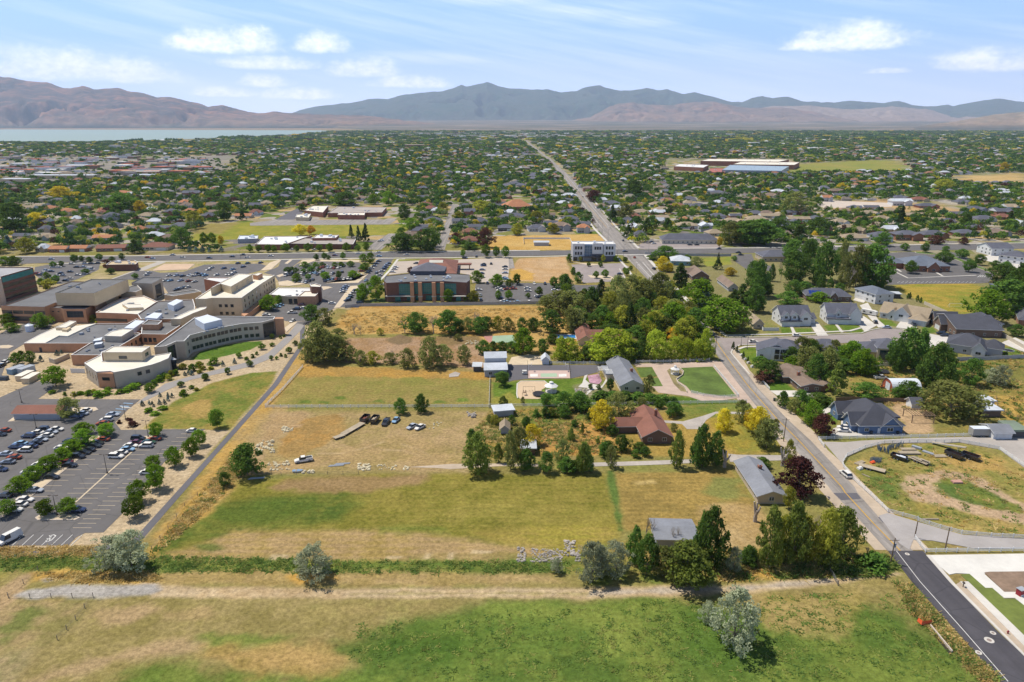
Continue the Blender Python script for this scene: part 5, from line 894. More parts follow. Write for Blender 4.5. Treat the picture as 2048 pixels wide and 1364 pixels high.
trees('F','loose','l','110 740 520 250 150 910 690 180 560 650 370 200 700 625 370 220 820 640 400 200 960 625 345 220 1040 640 420 130 620 800 500 160 430 690 600 120 930 800 660 90 1330 255 170 120 1780 890 700 170'); trees('F','conifer','c','400 610 400 150 680 900 630 150 800 830 640 130 1170 530 250 210 1540 290 185 90 1780 650 450 200 1880 650 450 180 1700 640 500 150 1545 185 125 25 1688 1065 995 40 1722 1098 1035 35 1785 1165 1090 35 1830 1200 1140 30'); trees('F','conifer','s','1410 690 480 210')
trees('F','broad','b','1100 890 640 260 1370 690 420 330 1590 900 610 390 1240 990 760 230'); trees('F','broad','d','50 520 350 130 310 700 480 150 320 870 750 120 1330 970 820 150 960 960 800 130 500 930 840 230 750 950 850 160 800 1170 960 150 720 1170 1000 120 1450 1150 1040 110 250 1170 1050 130 1030 195 70 180 1880 480 230 150 1960 480 330 160 1150 640 555 45 180 420 320 70 130 340 270 50 90 215 140 50 900 195 150 100 1940 700 560 90')
trees('F','willow','w','90 1172 980 240 500 1178 910 420 400 1172 1000 250 640 1172 930 200 930 1172 905 230 1120 1172 960 160 1240 1172 980 140 1340 1172 990 180 1420 1162 880 130 10 1172 960 140'); trees('F','loose','k','520 830 680 150 440 860 740 130 890 950 820 120'); trees('F','broad','y','1000 310 175 130 1070 312 230 80 1660 350 275 90'); trees('F','broad','h','1090 970 870 130'); trees('F','round','k','200 212 165 45 420 217 150 45'); trees('F','round','g','280 260 220 45 395 265 215 55 350 375 310 60 440 370 295 70 635 220 170 60 540 210 160 60 650 350 280 60 690 300 255 40 630 310 270 40 1240 205 150 80 1700 205 160 60')
def grove(px,n,kinds,h0,h1,seed):
    r=random.Random(seed); P=[tuple(G(*p)[:2]) for p in px]; X=[p[0] for p in P]; Y=[p[1] for p in P]; k=0
    while k<n:
        x,y=r.uniform(min(X),max(X)),r.uniform(min(Y),max(Y))
        if inside(np.array([x]),np.array([y]),P)[0]: kd,cl=r.choice(kinds); h=r.uniform(h0,h1); tree_at(x,y,h,h*r.uniform(.75,1.15),kd,cl); k+=1
grove(p_(1165,655,1250,600,1330,575,1395,640,1420,690,1400,700,1290,690,1220,690),34,[('loose','l'),('broad','d'),('loose','k'),('broad','b'),('loose','l')],8,14,5)
grove(p_(1105,640,1160,600,1190,620,1180,660,1110,665),9,[('loose','l'),('broad','d')],7,11,6)
grove(p_(1560,725,1650,715,1720,720,1740,750,1640,752),10,[('broad','d'),('loose','l'),('broad','b')],7,11,8); grove(p_(1560,500,1700,520,1760,560,1740,575,1560,560),12,[('broad','d'),('loose','l'),('poplar','d')],9,15,9); grove(p_(1990,520,2090,540,2100,620,2030,610),8,[('broad','d')],10,14,10); grove(p_(1480,600,1540,570,1560,590,1500,615),5,[('broad','d')],6,9,12)
grove(p_(985,835,1220,820,1230,845,1100,860,990,860),9,[('broad','d'),('loose','k'),('bush','d')],2.5,5,14)
# right of the road
trees('G','broad','d','60 430 170 130 40 545 350 120 340 330 110 180 330 160 10 150 430 210 20 110 500 340 200 100 920 360 60 230 980 365 210 110 330 415 310 120 410 400 320 100 300 490 400 170 670 395 330 70 1950 570 330 300 1900 330 200 180 2010 520 200 170 80 950 880 100 150 1055 920 160 500 1085 880 160 700 1005 900 110 890 1195 1090 190 1210 1195 1080 170 1120 1180 1110 90 1660 1095 910 150 1530 1060 1000 60 2000 725 640 90'); trees('G','broad','b','520 470 400 140 1785 625 400 230 320 975 880 110 760 945 775 130 860 1015 840 170 800 1005 850 100'); trees('G','poplar','d','560 310 40 160 160 310 190 50 530 385 270 60 600 372 290 40 1190 965 690 230 1100 985 760 110 1270 945 690 110 1400 1125 810 230 1480 985 830 120 1330 1100 900 120 1195 440 395 20 1180 440 400 18 1250 462 415 20 1275 470 430 20')
trees('G','loose','l','690 270 20 80 700 385 150 90 800 360 60 160 380 900 745 140 450 1005 820 170 590 1005 830 150 1530 1345 1110 360 1400 1260 1120 100 1650 1305 1150 150'); trees('G','olive','o','1880 1095 955 130 1810 1075 970 110'); trees('G','conifer','p','650 1165 940 150'); trees('G','broad','u','110 1065 990 130'); trees('G','round','d','1160 82 30 60 1310 95 30 60 1205 252 165 95 1460 182 95 120 1465 105 50 60 1590 140 75 90 1640 242 155 85 1720 190 115 80 1835 215 160 75')
for q in ((230,300,60,70),(740,370,70,130)): bare('G',*q)
trees('J','broad','d','245 432 320 80 380 460 320 120 540 412 355 190 430 400 350 60 100 885 820 110'); trees('J','broad','b','460 565 400 140'); trees('J','loose','l','340 480 380 100 190 605 525 60 130 745 540 150'); trees('J','broad','u','550 645 500 140 370 1105 850 250'); trees('J','broad','y','60 645 450 130 30 612 520 70'); trees('J','loose','k','290 865 690 80'); trees('J','round','k','290 1195 1040 90')
trees('I','broad','y','310 835 570 190 1500 855 650 150 1800 835 650 170'); trees('I','loose','l','480 725 500 240 770 495 310 100 700 595 520 90 1040 690 620 60 1670 765 560 130 1890 995 740 180 1830 885 780 120 400 1205 1000 110 1010 845 770 70'); trees('I','broad','d','410 885 790 90 90 645 480 170 870 620 540 90 990 705 570 110 1050 680 590 100 520 1045 900 140 370 1085 960 150 330 1100 970 100 680 1045 970 130 740 1090 1000 80 640 1100 1030 80 190 1235 1090 100 20 1255 1140 90')
trees('I','round','d','390 455 340 80 200 435 385 55 280 435 390 50'); trees('I','bush','d','300 545 470 170 420 548 470 150 540 552 470 150 660 560 480 150 790 562 490 140 910 572 500 140 1010 572 520 100'); trees('I','poplar','d','1290 1195 820 200 1420 1175 880 160 1230 1195 950 120'); trees('I','poplar','p','1040 1205 870 130 120 1255 980 110 120 872 770 40 270 968 910 35')
trees('H','poplar','p','270 1265 900 240 470 1150 980 75 1310 1245 980 130 1180 932 820 65 520 612 510 75'); trees('H','broad','d','210 1000 840 110 740 1235 1040 130 940 1255 1070 140 1130 1245 1120 160 1220 1245 1140 100 1110 655 480 180 1290 655 500 140 1000 705 640 90 600 782 690 60'); trees('H','loose','l','590 1225 870 130 690 1185 840 160 1090 1185 950 140 380 752 690 60 710 582 510 40'); trees('H','broad','y','800 985 800 160'); trees('H','round','d','945 600 490 140 510 405 285 130')
trees('M','poplar','d','1425 183 75 90 1580 173 45 95'); trees('M','broad','d','270 650 440 210 110 725 630 75')
trees('L','olive','o','690 860 580 200 870 800 570 200 760 810 600 150 420 775 680 90 1750 765 600 110 1760 1345 955 330 1560 1155 1010 120'); trees('L','poplar','d','1010 710 450 110 1100 785 520 150 1580 745 330 210 1500 705 350 100'); trees('L','loose','l','1220 805 600 150 1330 825 560 150'); trees('L','broad','p','1400 885 600 300 1480 890 700 200'); trees('L','broad','d','1860 725 590 120')
for q in ((1090,500,250,130),(1140,520,270,120),(1280,570,340,110),(1320,570,310,100),(620,620,540,140)): bare('L',*q)
trees('K','poplar','p','140 510 95 160 600 510 330 170'); trees('K','broad','p','690 430 110 230 320 510 70 190'); trees('K','loose','k','420 490 170 180 230 490 150 130 560 510 110 190'); trees('K','bush','d','10 465 380 110 930 525 430 180 850 500 450 120')
for q in ((590,330,20,150),(500,330,10,150),(870,455,270,90),(230,475,340,140)): bare('K',*q)
trees('D','olive','o','1080 880 600 330 1255 885 560 350'); trees('P','olive','o','623 1160 1103 70')
trees('N','broad','y','440 595 505 160 1040 692 610 90 265 805 700 120'); trees('N','broad','d','90 845 640 220 880 685 560 240 1360 955 820 110 1670 755 620 110'); trees('N','broad','k','1440 795 690 120 190 1000 890 110'); trees('N','conifer','c','1000 1000 900 120 1810 752 680 60'); trees('N','conifer','s','60 972 870 85 1415 990 950 40 1465 990 950 40 1515 990 945 45 1655 987 945 40 1565 990 955 30'); trees('N','round','b','1525 935 850 60 1585 932 850 60'); trees('N','round','y','1650 937 870 50')
trees('O','round','y','370 868 790 100'); trees('O','round','h','455 858 795 60'); trees('O','conifer','c','755 882 790 45 810 912 800 50 865 912 780 60'); trees('O','broad','d','1150 745 640 90 390 682 630 60 700 642 550 190 1320 985 830 170 1140 985 860 190 1130 872 810 80 1640 972 920 110'); trees('O','broad','b','920 632 560 70 1035 642 540 90 1200 822 740 110'); trees('O','broad','u','1540 925 850 90 1760 955 820 110'); trees('O','broad','k','1720 695 610 130 1560 755 690 80 1440 702 620 70')
trees('Q','broad','k','130 862 780 80 400 852 780 80 270 772 690 110'); trees('Q','conifer','c','960 885 790 80 1100 855 740 110 840 765 640 70'); trees('Q','loose','l','930 745 630 120 1720 935 780 150'); trees('Q','broad','d','1250 822 740 60 1000 575 460 140 1880 935 770 300'); trees('Q','round','y','1640 952 880 40'); trees('Q','broad','u','700 612 530 90')
trees('R','broad','d','80 935 760 240 220 855 750 180 510 855 740 160 1000 945 850 110 1620 805 710 80'); trees('R','conifer','c','370 912 800 120 1130 792 650 60 1945 782 690 70'); trees('R','broad','u','1400 932 870 100 1600 932 880 60'); trees('R','loose','l','350 705 550 180'); trees('R','broad','y','690 532 475 70 1160 527 480 50 1900 392 320 50'); trees('R','broad','k','1450 522 450 120')
# ------------------------------------------------------------------ houses of the near town, one by one
PAL=dict(gy='gy',br='br',mr='mr',tan='tan',wh='wh')
PAL['or']='orr'
RW={'gy':'slate grey','br':'brown','mr':'dark red','tan':'tan','wh':'pale','orr':'terracotta'}
HSP=[]
def town_mesh(w,d,e,r,ty,seed):
    rr=random.Random(seed); blocks=[(0,0,w,d,e,r,ty)]
    if seed%2: blocks.append((w*.55,-d*.28,w*.92,d*.5,e*.98,r*.86,'g'))
    wb,rb=MB(),MB()
    for u0,v0,u1,v1,e_,rg,t_ in blocks:
        wb.prism([(u0,v0),(u1,v0),(u1,v1),(u0,v1)],0,e_,0); cx,cy=(u0+u1)/2,(v0+v1)/2; o=.5
        if v0<0:
            wb.poly([(u0,v0,e_),(u1,v0,e_),(cx,v0,rg)],0); rb.poly([(u0-o,v0-o,e_-.2),(cx,v0-o,rg),(cx,v1,rg),(u0-o,v1,e_-.2)][::-1],0); rb.poly([(cx,v0-o,rg),(u1+o,v0-o,e_-.2),(u1+o,v1,e_-.2),(cx,v1,rg)][::-1],0)
        else:
            L=(v1-v0)*.46 if t_=='h' else -o; Q=[(u0-o,v0-o,e_),(u1+o,v0-o,e_),(u1+o,v1+o,e_),(u0-o,v1+o,e_)]; r0,r1=(u0+L,cy,rg),(u1-L,cy,rg)
            for f in ((Q[0],Q[1],r1,r0),(Q[1],Q[2],r1),(Q[2],Q[3],r0,r1),(Q[3],Q[0],r0)): rb.poly(f,0 if len(f)==4 or t_=='h' else 1)
            rb.poly(Q[::-1],1)
    return wb.mesh('wall',WL['tan']),rb.mesh('roof',[SH['gy'],WL['white']])
TPL=[town_mesh(14,11,3,6.2,'h',0),town_mesh(15,11,3,6.4,'h',1),town_mesh(16,9,2.9,5.2,'g',2),town_mesh(13,11,5.6,8.8,'g',3),town_mesh(13,11,5.4,8.6,'h',5)]
def town_house(x,y,w,rk,two,rz,auto=True):
    j=R_.randrange(3) if not two else 3+R_.randrange(2); wm,rm=TPL[j]; bw=(14,15,16,13,13)[j]; s=w/bw
    wl=R_.choice(['white','cream','tan','grey','brick','white','brick','tan']); col=RW[rk]
    t=thing('house',None,'house',(x,y,0),rz); t.scale=(s,min(1.25,max(.8,s)),1)
    a=obj('wall',wm,t); b=obj('roof',rm,t); a.material_slots[0].link='OBJECT'; a.material_slots[0].material=WL[wl]; b.material_slots[0].link='OBJECT'; b.material_slots[0].material=SH[rk]
    for k in range(3): obj('window',winmesh(1.8,1.3,GL,TRIM,2,1),a,(bw*(.12+.16*k),-.02,1.))
    if j%2==0: obj('garage_door',winmesh(4.6,2.2,STUCW),a,(bw*.76,-.02,.02))
    tag(t,auto=('two storey ' if two else '')+{'white':'white','cream':'cream','tan':'tan','grey':'grey','brick':'brick'}[wl]+' house with '+col+' roof'); HSP.append((x+w/2,y+5,w)); return t
def town(k,s):
    for it in s.split(','):
        x,y,w,c=it.split(); two='2' in c; c=PAL.get(c.replace('2',''),'gy'); px,py=z1(k,float(x)-float(w)/2,float(y)); g=G(px,py); wd=min(26,max(10,float(w)/ZF[k][2]/ppm(g.y)))
        town_house(g.x,g.y,wd,c,two,R_.choice([0,0,.06,-.08,.15]))
town('N','430 990 130 or,580 985 130 or,820 985 200 mr,1150 975 210 mr,770 905 160 or,330 900 120 tan,140 930 100 br,330 840 100 gy,520 835 80 gy,720 775 130 gy,1140 780 100 wh,1270 775 100 gy,1330 815 140 gy,1160 830 150 gy,1030 840 90 or,850 810 80 gy,1080 735 110 tan,1270 720 90 2gy,930 715 90 gy,700 740 80 br,1110 690 80 wh,1410 700 90 or,1550 735 90 gy,1815 735 120 or,1690 590 90 gy,1820 575 100 gy,1420 575 110 2gy,1340 590 80 gy,900 560 120 or,990 565 80 wh,430 620 150 gy,230 660 140 tan,660 660 90 br,300 545 140 gy,720 490 100 br,990 500 110 br,1230 510 100 gy,1180 640 70 br,1580 650 70 gy,560 760 70 wh,1140 890 120 wh,1250 905 90 br,310 985 90 wh')
town('O','265 570 110 gy,500 490 80 gy,500 590 150 br,710 530 100 br,830 600 70 br,960 545 100 br,800 520 70 br,1130 595 90 gy,1290 590 80 gy,1350 680 90 mr,1320 720 90 gy,1360 770 120 gy,1290 820 100 gy,1260 850 110 gy,1220 930 110 br,1640 720 80 2gy,1690 745 80 tan,1730 780 90 gy,1690 820 110 gy,1650 860 110 mr,1640 925 130 mr,1910 830 110 gy,1840 660 80 gy,1960 745 180 gy,1750 590 90 gy,1310 520 80 gy,1640 560 80 br,1600 530 80 gy,1970 500 90 2gy,1780 520 80 br,1930 590 60 br')
town('Q','280 835 130 gy,320 660 110 gy,520 580 110 wh,500 620 110 gy,520 670 90 or,520 710 110 gy,530 760 120 gy,600 800 150 gy,130 480 80 gy,270 520 90 gy,110 740 180 gy,40 830 110 gy,380 790 100 gy,440 520 100 tan,830 580 110 wh,840 640 120 gy,1030 650 90 mr,1060 710 140 tan,1180 650 110 tan,1200 750 140 tan,1220 690 120 tan,1340 660 130 mr,1490 660 130 gy,1640 570 160 2gy,1680 670 170 gy,1750 660 120 gy,1890 665 110 gy,1540 710 90 gy,1630 740 120 gy,1770 690 160 br,1400 810 150 tan,1750 780 150 tan,1930 760 150 tan,1050 880 90 gy,1000 820 90 wh,1010 740 80 mr,1350 580 90 wh,1420 605 90 gy,1060 500 60 br,1210 520 80 br,1620 870 120 tan,1800 920 100 or,2000 720 110 br,1620 510 80 br')
town('R','30 660 80 gy,150 735 130 tan,370 760 160 tan,60 720 120 gy,40 780 140 tan,220 560 110 2wh,160 580 120 br,580 610 70 2or,710 575 160 gy,860 575 140 gy,690 545 180 br,860 480 150 mr,1050 440 80 gy,910 670 110 gy,1140 640 150 2wh,1140 600 120 gy,1280 610 120 mr,1340 660 150 gy,1060 700 120 tan,910 720 140 tan,1000 760 110 tan,1250 730 160 tan,1390 770 130 tan,740 830 110 tan,830 850 90 tan,790 905 200 tan,960 810 100 tan,1220 815 120 tan,1190 900 200 2gy,1390 880 190 gy,1620 870 170 gy,1870 870 200 br,1710 700 140 2gy,1770 760 150 gy,1900 720 120 2gy,1570 720 120 gy,1590 480 110 gy,1700 510 90 gy,1600 630 100 gy,1770 550 70 br,1900 545 110 wh,260 870 80 br,2000 790 100 wh,1490 780 100 gy,1780 650 90 br')
# places the far scatter keeps clear of
CLEAR=[[tuple(G(*p)[:2]) for p in q] for q in (RL+RR[::-1],CT+[(2250,500),(-160,540)],p_(372,478,420,448,600,412,830,412,830,470,760,510,500,515,372,490),p_(965,505,985,465,1240,465,1240,505),p_(-300,512,2400,482,2400,1500,-300,1500),p_(1560,328,1800,318,1830,345,1560,346),p_(1900,350,2060,345,2060,372,1900,364),p_(1640,402,1900,402,1940,428,1640,422),p_(1330,318,1590,318,1590,350,1330,350),zz('O',(880,990),(930,900),(1100,840),(1090,985)),zz('O',(0,740),(400,640),(1100,620),(1130,800),(0,810)),zz('O',(1380,990),(1500,620),(1560,620),(1500,990)),zz('Q',(1160,850),(1640,850),(1660,960),(1040,965)),zz('R',(960,990),(1200,900),(2048,900),(2048,990)),zz('Q',(40,690),(240,690),(240,580),(40,580)),p_(-250,374,0,372,180,362,250,357,340,352,480,342,480,311,-250,316),p_(-1500,289,0,285,100,285.5,190,284,330,281,430,277,520,272.5,575,270.5,625,266.5,674,262.5,640,259.5,0,254,-1500,254))]
RWY=np.array([(G(*a).y+G(*b).y)/2 for a,b in zip(RL,RR)]); RWX=np.array([(G(*a).x+G(*b).x)/2 for a,b in zip(RL,RR)])
def scatter(n,y0,y1,seed,hk=9):
    r=np.random.RandomState(seed); y=np.sqrt(r.rand(n)*(y1*y1-y0*y0)+y0*y0); x=(r.rand(n)*2-1)*(.79*y+60)
    ok=np.ones(n,bool)
    for P in CLEAR: ok&=~inside(x,y,P)
    ok&=np.abs(x-np.interp(y,RWY,RWX))>np.where(y>1000,10+y*.0022,10)
    if hk:
        for hx,hy,hw in HSP: ok&=~((np.abs(x-hx)<hw*.5+3)&(y>hy-15)&(y<hy+9))
    return x[ok],y[ok],r
hx,hy,r=scatter(3200,640,1500,5,0); keep=[]
for x,y in zip(hx,hy):
    if all(abs(x-a)>22 or abs(y-b)>26 for a,b,c in HSP+keep): keep.append((x,y,14))
keep.sort(key=lambda p:p[1]); KF=keep[120:]
for x,y,w in keep[:120]: town_house(x-7,y-5,R_.uniform(12,18),R_.choice(['gy','br','tan','gy','mr','br','gy','orr','wh']),R_.random()<.25,R_.choice([0,0,1.571,.1]))
def bulk(name,verts,faces_per,cols,m):
    n=len(verts)//faces_per; me=bpy.data.meshes.new(name); me.vertices.add(len(verts)); me.vertices.foreach_set('co',verts.astype(np.float32).ravel()); me.loops.add(len(verts)); me.loops.foreach_set('vertex_index',np.arange(len(verts),dtype=np.int32)); me.polygons.add(n); me.polygons.foreach_set('loop_start',np.arange(0,len(verts),faces_per,dtype=np.int32)); me.update()
    a=me.color_attributes.new('tint','FLOAT_COLOR','POINT'); a.data.foreach_set('color',np.concatenate([cols,np.ones((len(cols),1))],1).astype(np.float32).ravel()); me.materials.append(m); return tag(obj(name,me),kind='stuff')
def tintmat(key,leaf):
    m=bpy.data.materials.new(key); m.use_nodes=True; g=NT(m.node_tree); c=g.n('ShaderNodeAttribute',attribute_name='tint').outputs['Color']
    p=g.n('ShaderNodeNewGeometry').outputs['Position']; f=g.n('ShaderNodeMapRange',i_0=g.noise(p,.25,3,.6),i_1=.3,i_2=.7,i_3=.8,i_4=1.2).outputs[0]; c=g.mix(1.,c,g.n('ShaderNodeCombineXYZ',i_0=f,i_1=f,i_2=f).outputs[0],'MULTIPLY')
    b=g.n('ShaderNodeBsdfDiffuse',i_0=c).outputs[0]
    if leaf: b=g.n('ShaderNodeMixShader',i_0=.4,i_1=b,i_2=g.n('ShaderNodeBsdfTranslucent',i_0=c).outputs[0]).outputs[0]
    g.n('ShaderNodeOutputMaterial',i_0=b); return m
TREEPAL=[('#4c6a34',26),('#3d5c30',26),('#5a7836',17),('#708c3c',9),('#405c44',9),('#7d8f48',6),('#a3a23c',5),('#c9b23c',2),('#52403a',3),('#6b7a58',5)]
PC=np.array([s2l(c,1.0) for c,_ in TREEPAL])*np.array([1.12,1.04,.85]); PW=np.array([w for _,w in TREEPAL],float); PW/=PW.sum()
TMT=tintmat('far_leaves',True)
def forest(name,x,y,r,w0,w1,h0,h1,nq,qs):
    n=len(x); w=r.uniform(w0,w1,n)*(.55+.95*r.rand(n)**2); h=r.uniform(h0,h1,n); k=n*nq
    d=r.normal(size=(k,3)); d/=np.linalg.norm(d,axis=1)[:,None]; d[:,2]=np.abs(d[:,2])*1.1-.35; q=(.55+.45*r.rand(k))[:,None]
    W_=np.repeat(w,nq); H_=np.repeat(h,nq); pos=np.stack([np.repeat(x,nq)+d[:,0]*W_*.5*q[:,0],np.repeat(y,nq)+d[:,1]*W_*.5*q[:,0],H_*(.5+.42*d[:,2]*q[:,0])],1)
    nr=d+r.normal(size=(k,3))*.45+np.array([0,0,.3]); nr/=np.linalg.norm(nr,axis=1)[:,None]; t1=np.cross(nr,r.normal(size=(k,3))); t1/=np.linalg.norm(t1,axis=1)[:,None]; t2=np.cross(nr,t1); s=(qs*W_*(.6+.8*r.rand(k)))[:,None]
    v=np.stack([pos-t1*s,pos-t2*s*.8,pos+t1*s,pos+t2*s*.8],1).reshape(-1,3); c=PC[r.choice(len(PC),n,p=PW)]*(.8+.4*r.rand(n))[:,None]
    return bulk(name,v,4,np.repeat(c,nq*4,0),TMT)
def thin(x,y,r,s,th,seed):
    ok=fbm(x,y,s,seed,3)+r.rand(len(x))*.3>th; return x[ok],y[ok],r
forest('town_trees',*thin(*scatter(10500,570,1050,21),70,.48,31),5,11,5,12,110,.085)
_r=np.random.RandomState(91); _p=[G(_r.uniform(-100,480),_r.uniform(314,366)) for _ in range(520)]; forest('far_trees',np.array([p.x for p in _p]),np.array([p.y for p in _p]),_r,7,14,6,11,34,.15)
forest('far_trees',*thin(*scatter(28000,1050,2200,22),120,.44,32),7,14,6,11,34,.15)
forest('far_trees',*thin(*scatter(16000,2200,4200,23,0),300,.40,33),14,30,7,11,36,.13)
forest('far_wood',*thin(*scatter(11000,4200,9300,24,0),900,.42,34),30,70,7,11,30,.14)
# far houses and halls: too many and too small to tell apart
def halls(name,items,m):
    V,C=[],[]
    for x,y,w,d,h,rz,wc,rc,pk in items:
        c,s=math.cos(rz),math.sin(rz); q=[(x+c*a-s*b,y+s*a+c*b) for a,b in ((-w/2,-d/2),(w/2,-d/2),(w/2,d/2),(-w/2,d/2))]
        for i in range(4):
            a,b=q[i],q[(i+1)%4]; V+=[(*a,0),(*b,0),(*b,h),(*a,h)]; C+=[wc]*4
        if pk:
            A_=((q[0][0]+q[3][0])/2*.7+(q[1][0]+q[2][0])/2*.3,(q[0][1]+q[3][1])/2*.7+(q[1][1]+q[2][1])/2*.3,h+pk); B_=((q[0][0]+q[3][0])/2*.3+(q[1][0]+q[2][0])/2*.7,(q[0][1]+q[3][1])/2*.3+(q[1][1]+q[2][1])/2*.7,h+pk)
            for f in (((*q[0],h),(*q[1],h),B_,A_),((*q[2],h),(*q[3],h),A_,B_),((*q[1],h),(*q[2],h),B_,B_),((*q[3],h),(*q[0],h),A_,A_)): V+=list(f); C+=[rc]*4
        else: V+=[(*p,h) for p in q]; C+=[rc]*4
    return bulk(name,np.array(V),4,np.array(C),m)
RC=[s2l(c,.85) for c in ('#75757f','#857a70','#98907f','#6a6c76','#7d7069','#8e8a86','#b9bdc2','#96705c')]; WC=[s2l(c,.8) for c in ('#d8d4cc','#c2b49c','#b0a498','#a3806a','#e6e4e0')]
it=[(x,y,R_.uniform(12,19),R_.uniform(9,12),R_.choice([3,3,5.5]),R_.choice([0,0,1.571,.1]),R_.choice(WC),R_.choice(RC),3.) for x,y,w in KF]
x,y,r=scatter(2300,1450,3000,41,0); it+=[(a,b,R_.uniform(13,22),R_.uniform(10,13),R_.choice([3,4,6]),R_.uniform(-.1,.1),R_.choice(WC),R_.choice(RC),3.) for a,b in zip(x,y)]
x,y,r=scatter(1200,3000,7000,42,0); it+=[(a,b,R_.uniform(15,40),R_.uniform(12,20),R_.uniform(4,8),0,R_.choice(WC),R_.choice(RC+WC),R_.choice([0,3.])) for a,b in zip(x,y)]
HT=tintmat('far_houses',False); halls('far_houses',it,HT)
it=[]; WHT=s2l('#f2efe8',.8)
LAKE=CLEAR[-1]
for k in range(170):                                  # the pale business district near the horizon
    px=R_.gauss(1030,130) if k<150 else R_.uniform(200,2000); py=R_.uniform(265,276) if k<150 else R_.uniform(266,300); g=G(px,py)
    if not (k>=150 and px<720 and py<292): it.append((g.x,g.y,R_.uniform(25,90),R_.uniform(20,50),R_.uniform(6,16),0,R_.choice(WC+[WHT]),R_.choice([WHT,WHT,s2l('#d8c8b8',.8)]),0))
for k in range(130):
    px=R_.uniform(-100,420); py=R_.uniform(316,352); g=G(px,py); it.append((g.x,g.y,R_.uniform(15,50),R_.uniform(12,30),R_.uniform(4,8),R_.uniform(-.1,.1),R_.choice(WC+[WHT]),R_.choice([WHT,s2l('#8f9099',.8),s2l('#b9a894',.8),s2l('#c0735c',.8)]),0))
halls('far_halls',it,HT)
for k,x,y,w,d,h,cw,cr,lb in (('N',445,440,500,26,7,'tan',METALW,'long white roofed store with a tan front in the far shopping strip'),('N',100,470,220,22,7,'tan',METALW,'low white roofed store at the left end of the far shopping strip'),('N',1165,398,170,30,8,'cream',METALW,'cream hall with bright white roof beside dark trees far off'),('N',1060,432,190,22,6,'white',METALW,'lower white hall in front of the cream hall far off'),('N',570,355,170,22,7,'white',METALW,'white industrial shed with dark doors in the far strip'),('N',1230,340,110,20,8,'brick',mat('roof_red','#b06a5c'),'bright red roofed store in the far shopping strip')):
    g=G(*z1(k,x,y)); wd=w/ZF[k][2]/ppm(g.y); r0=thing('store',lb,'building',(g.x,g.y,0)); blk(r0,'hall',[(g.x-wd/2,g.y),(g.x+wd/2,g.y),(g.x+wd/2,g.y+d),(g.x-wd/2,g.y+d)],h,WL[cw],cr,0,.4,world=True)
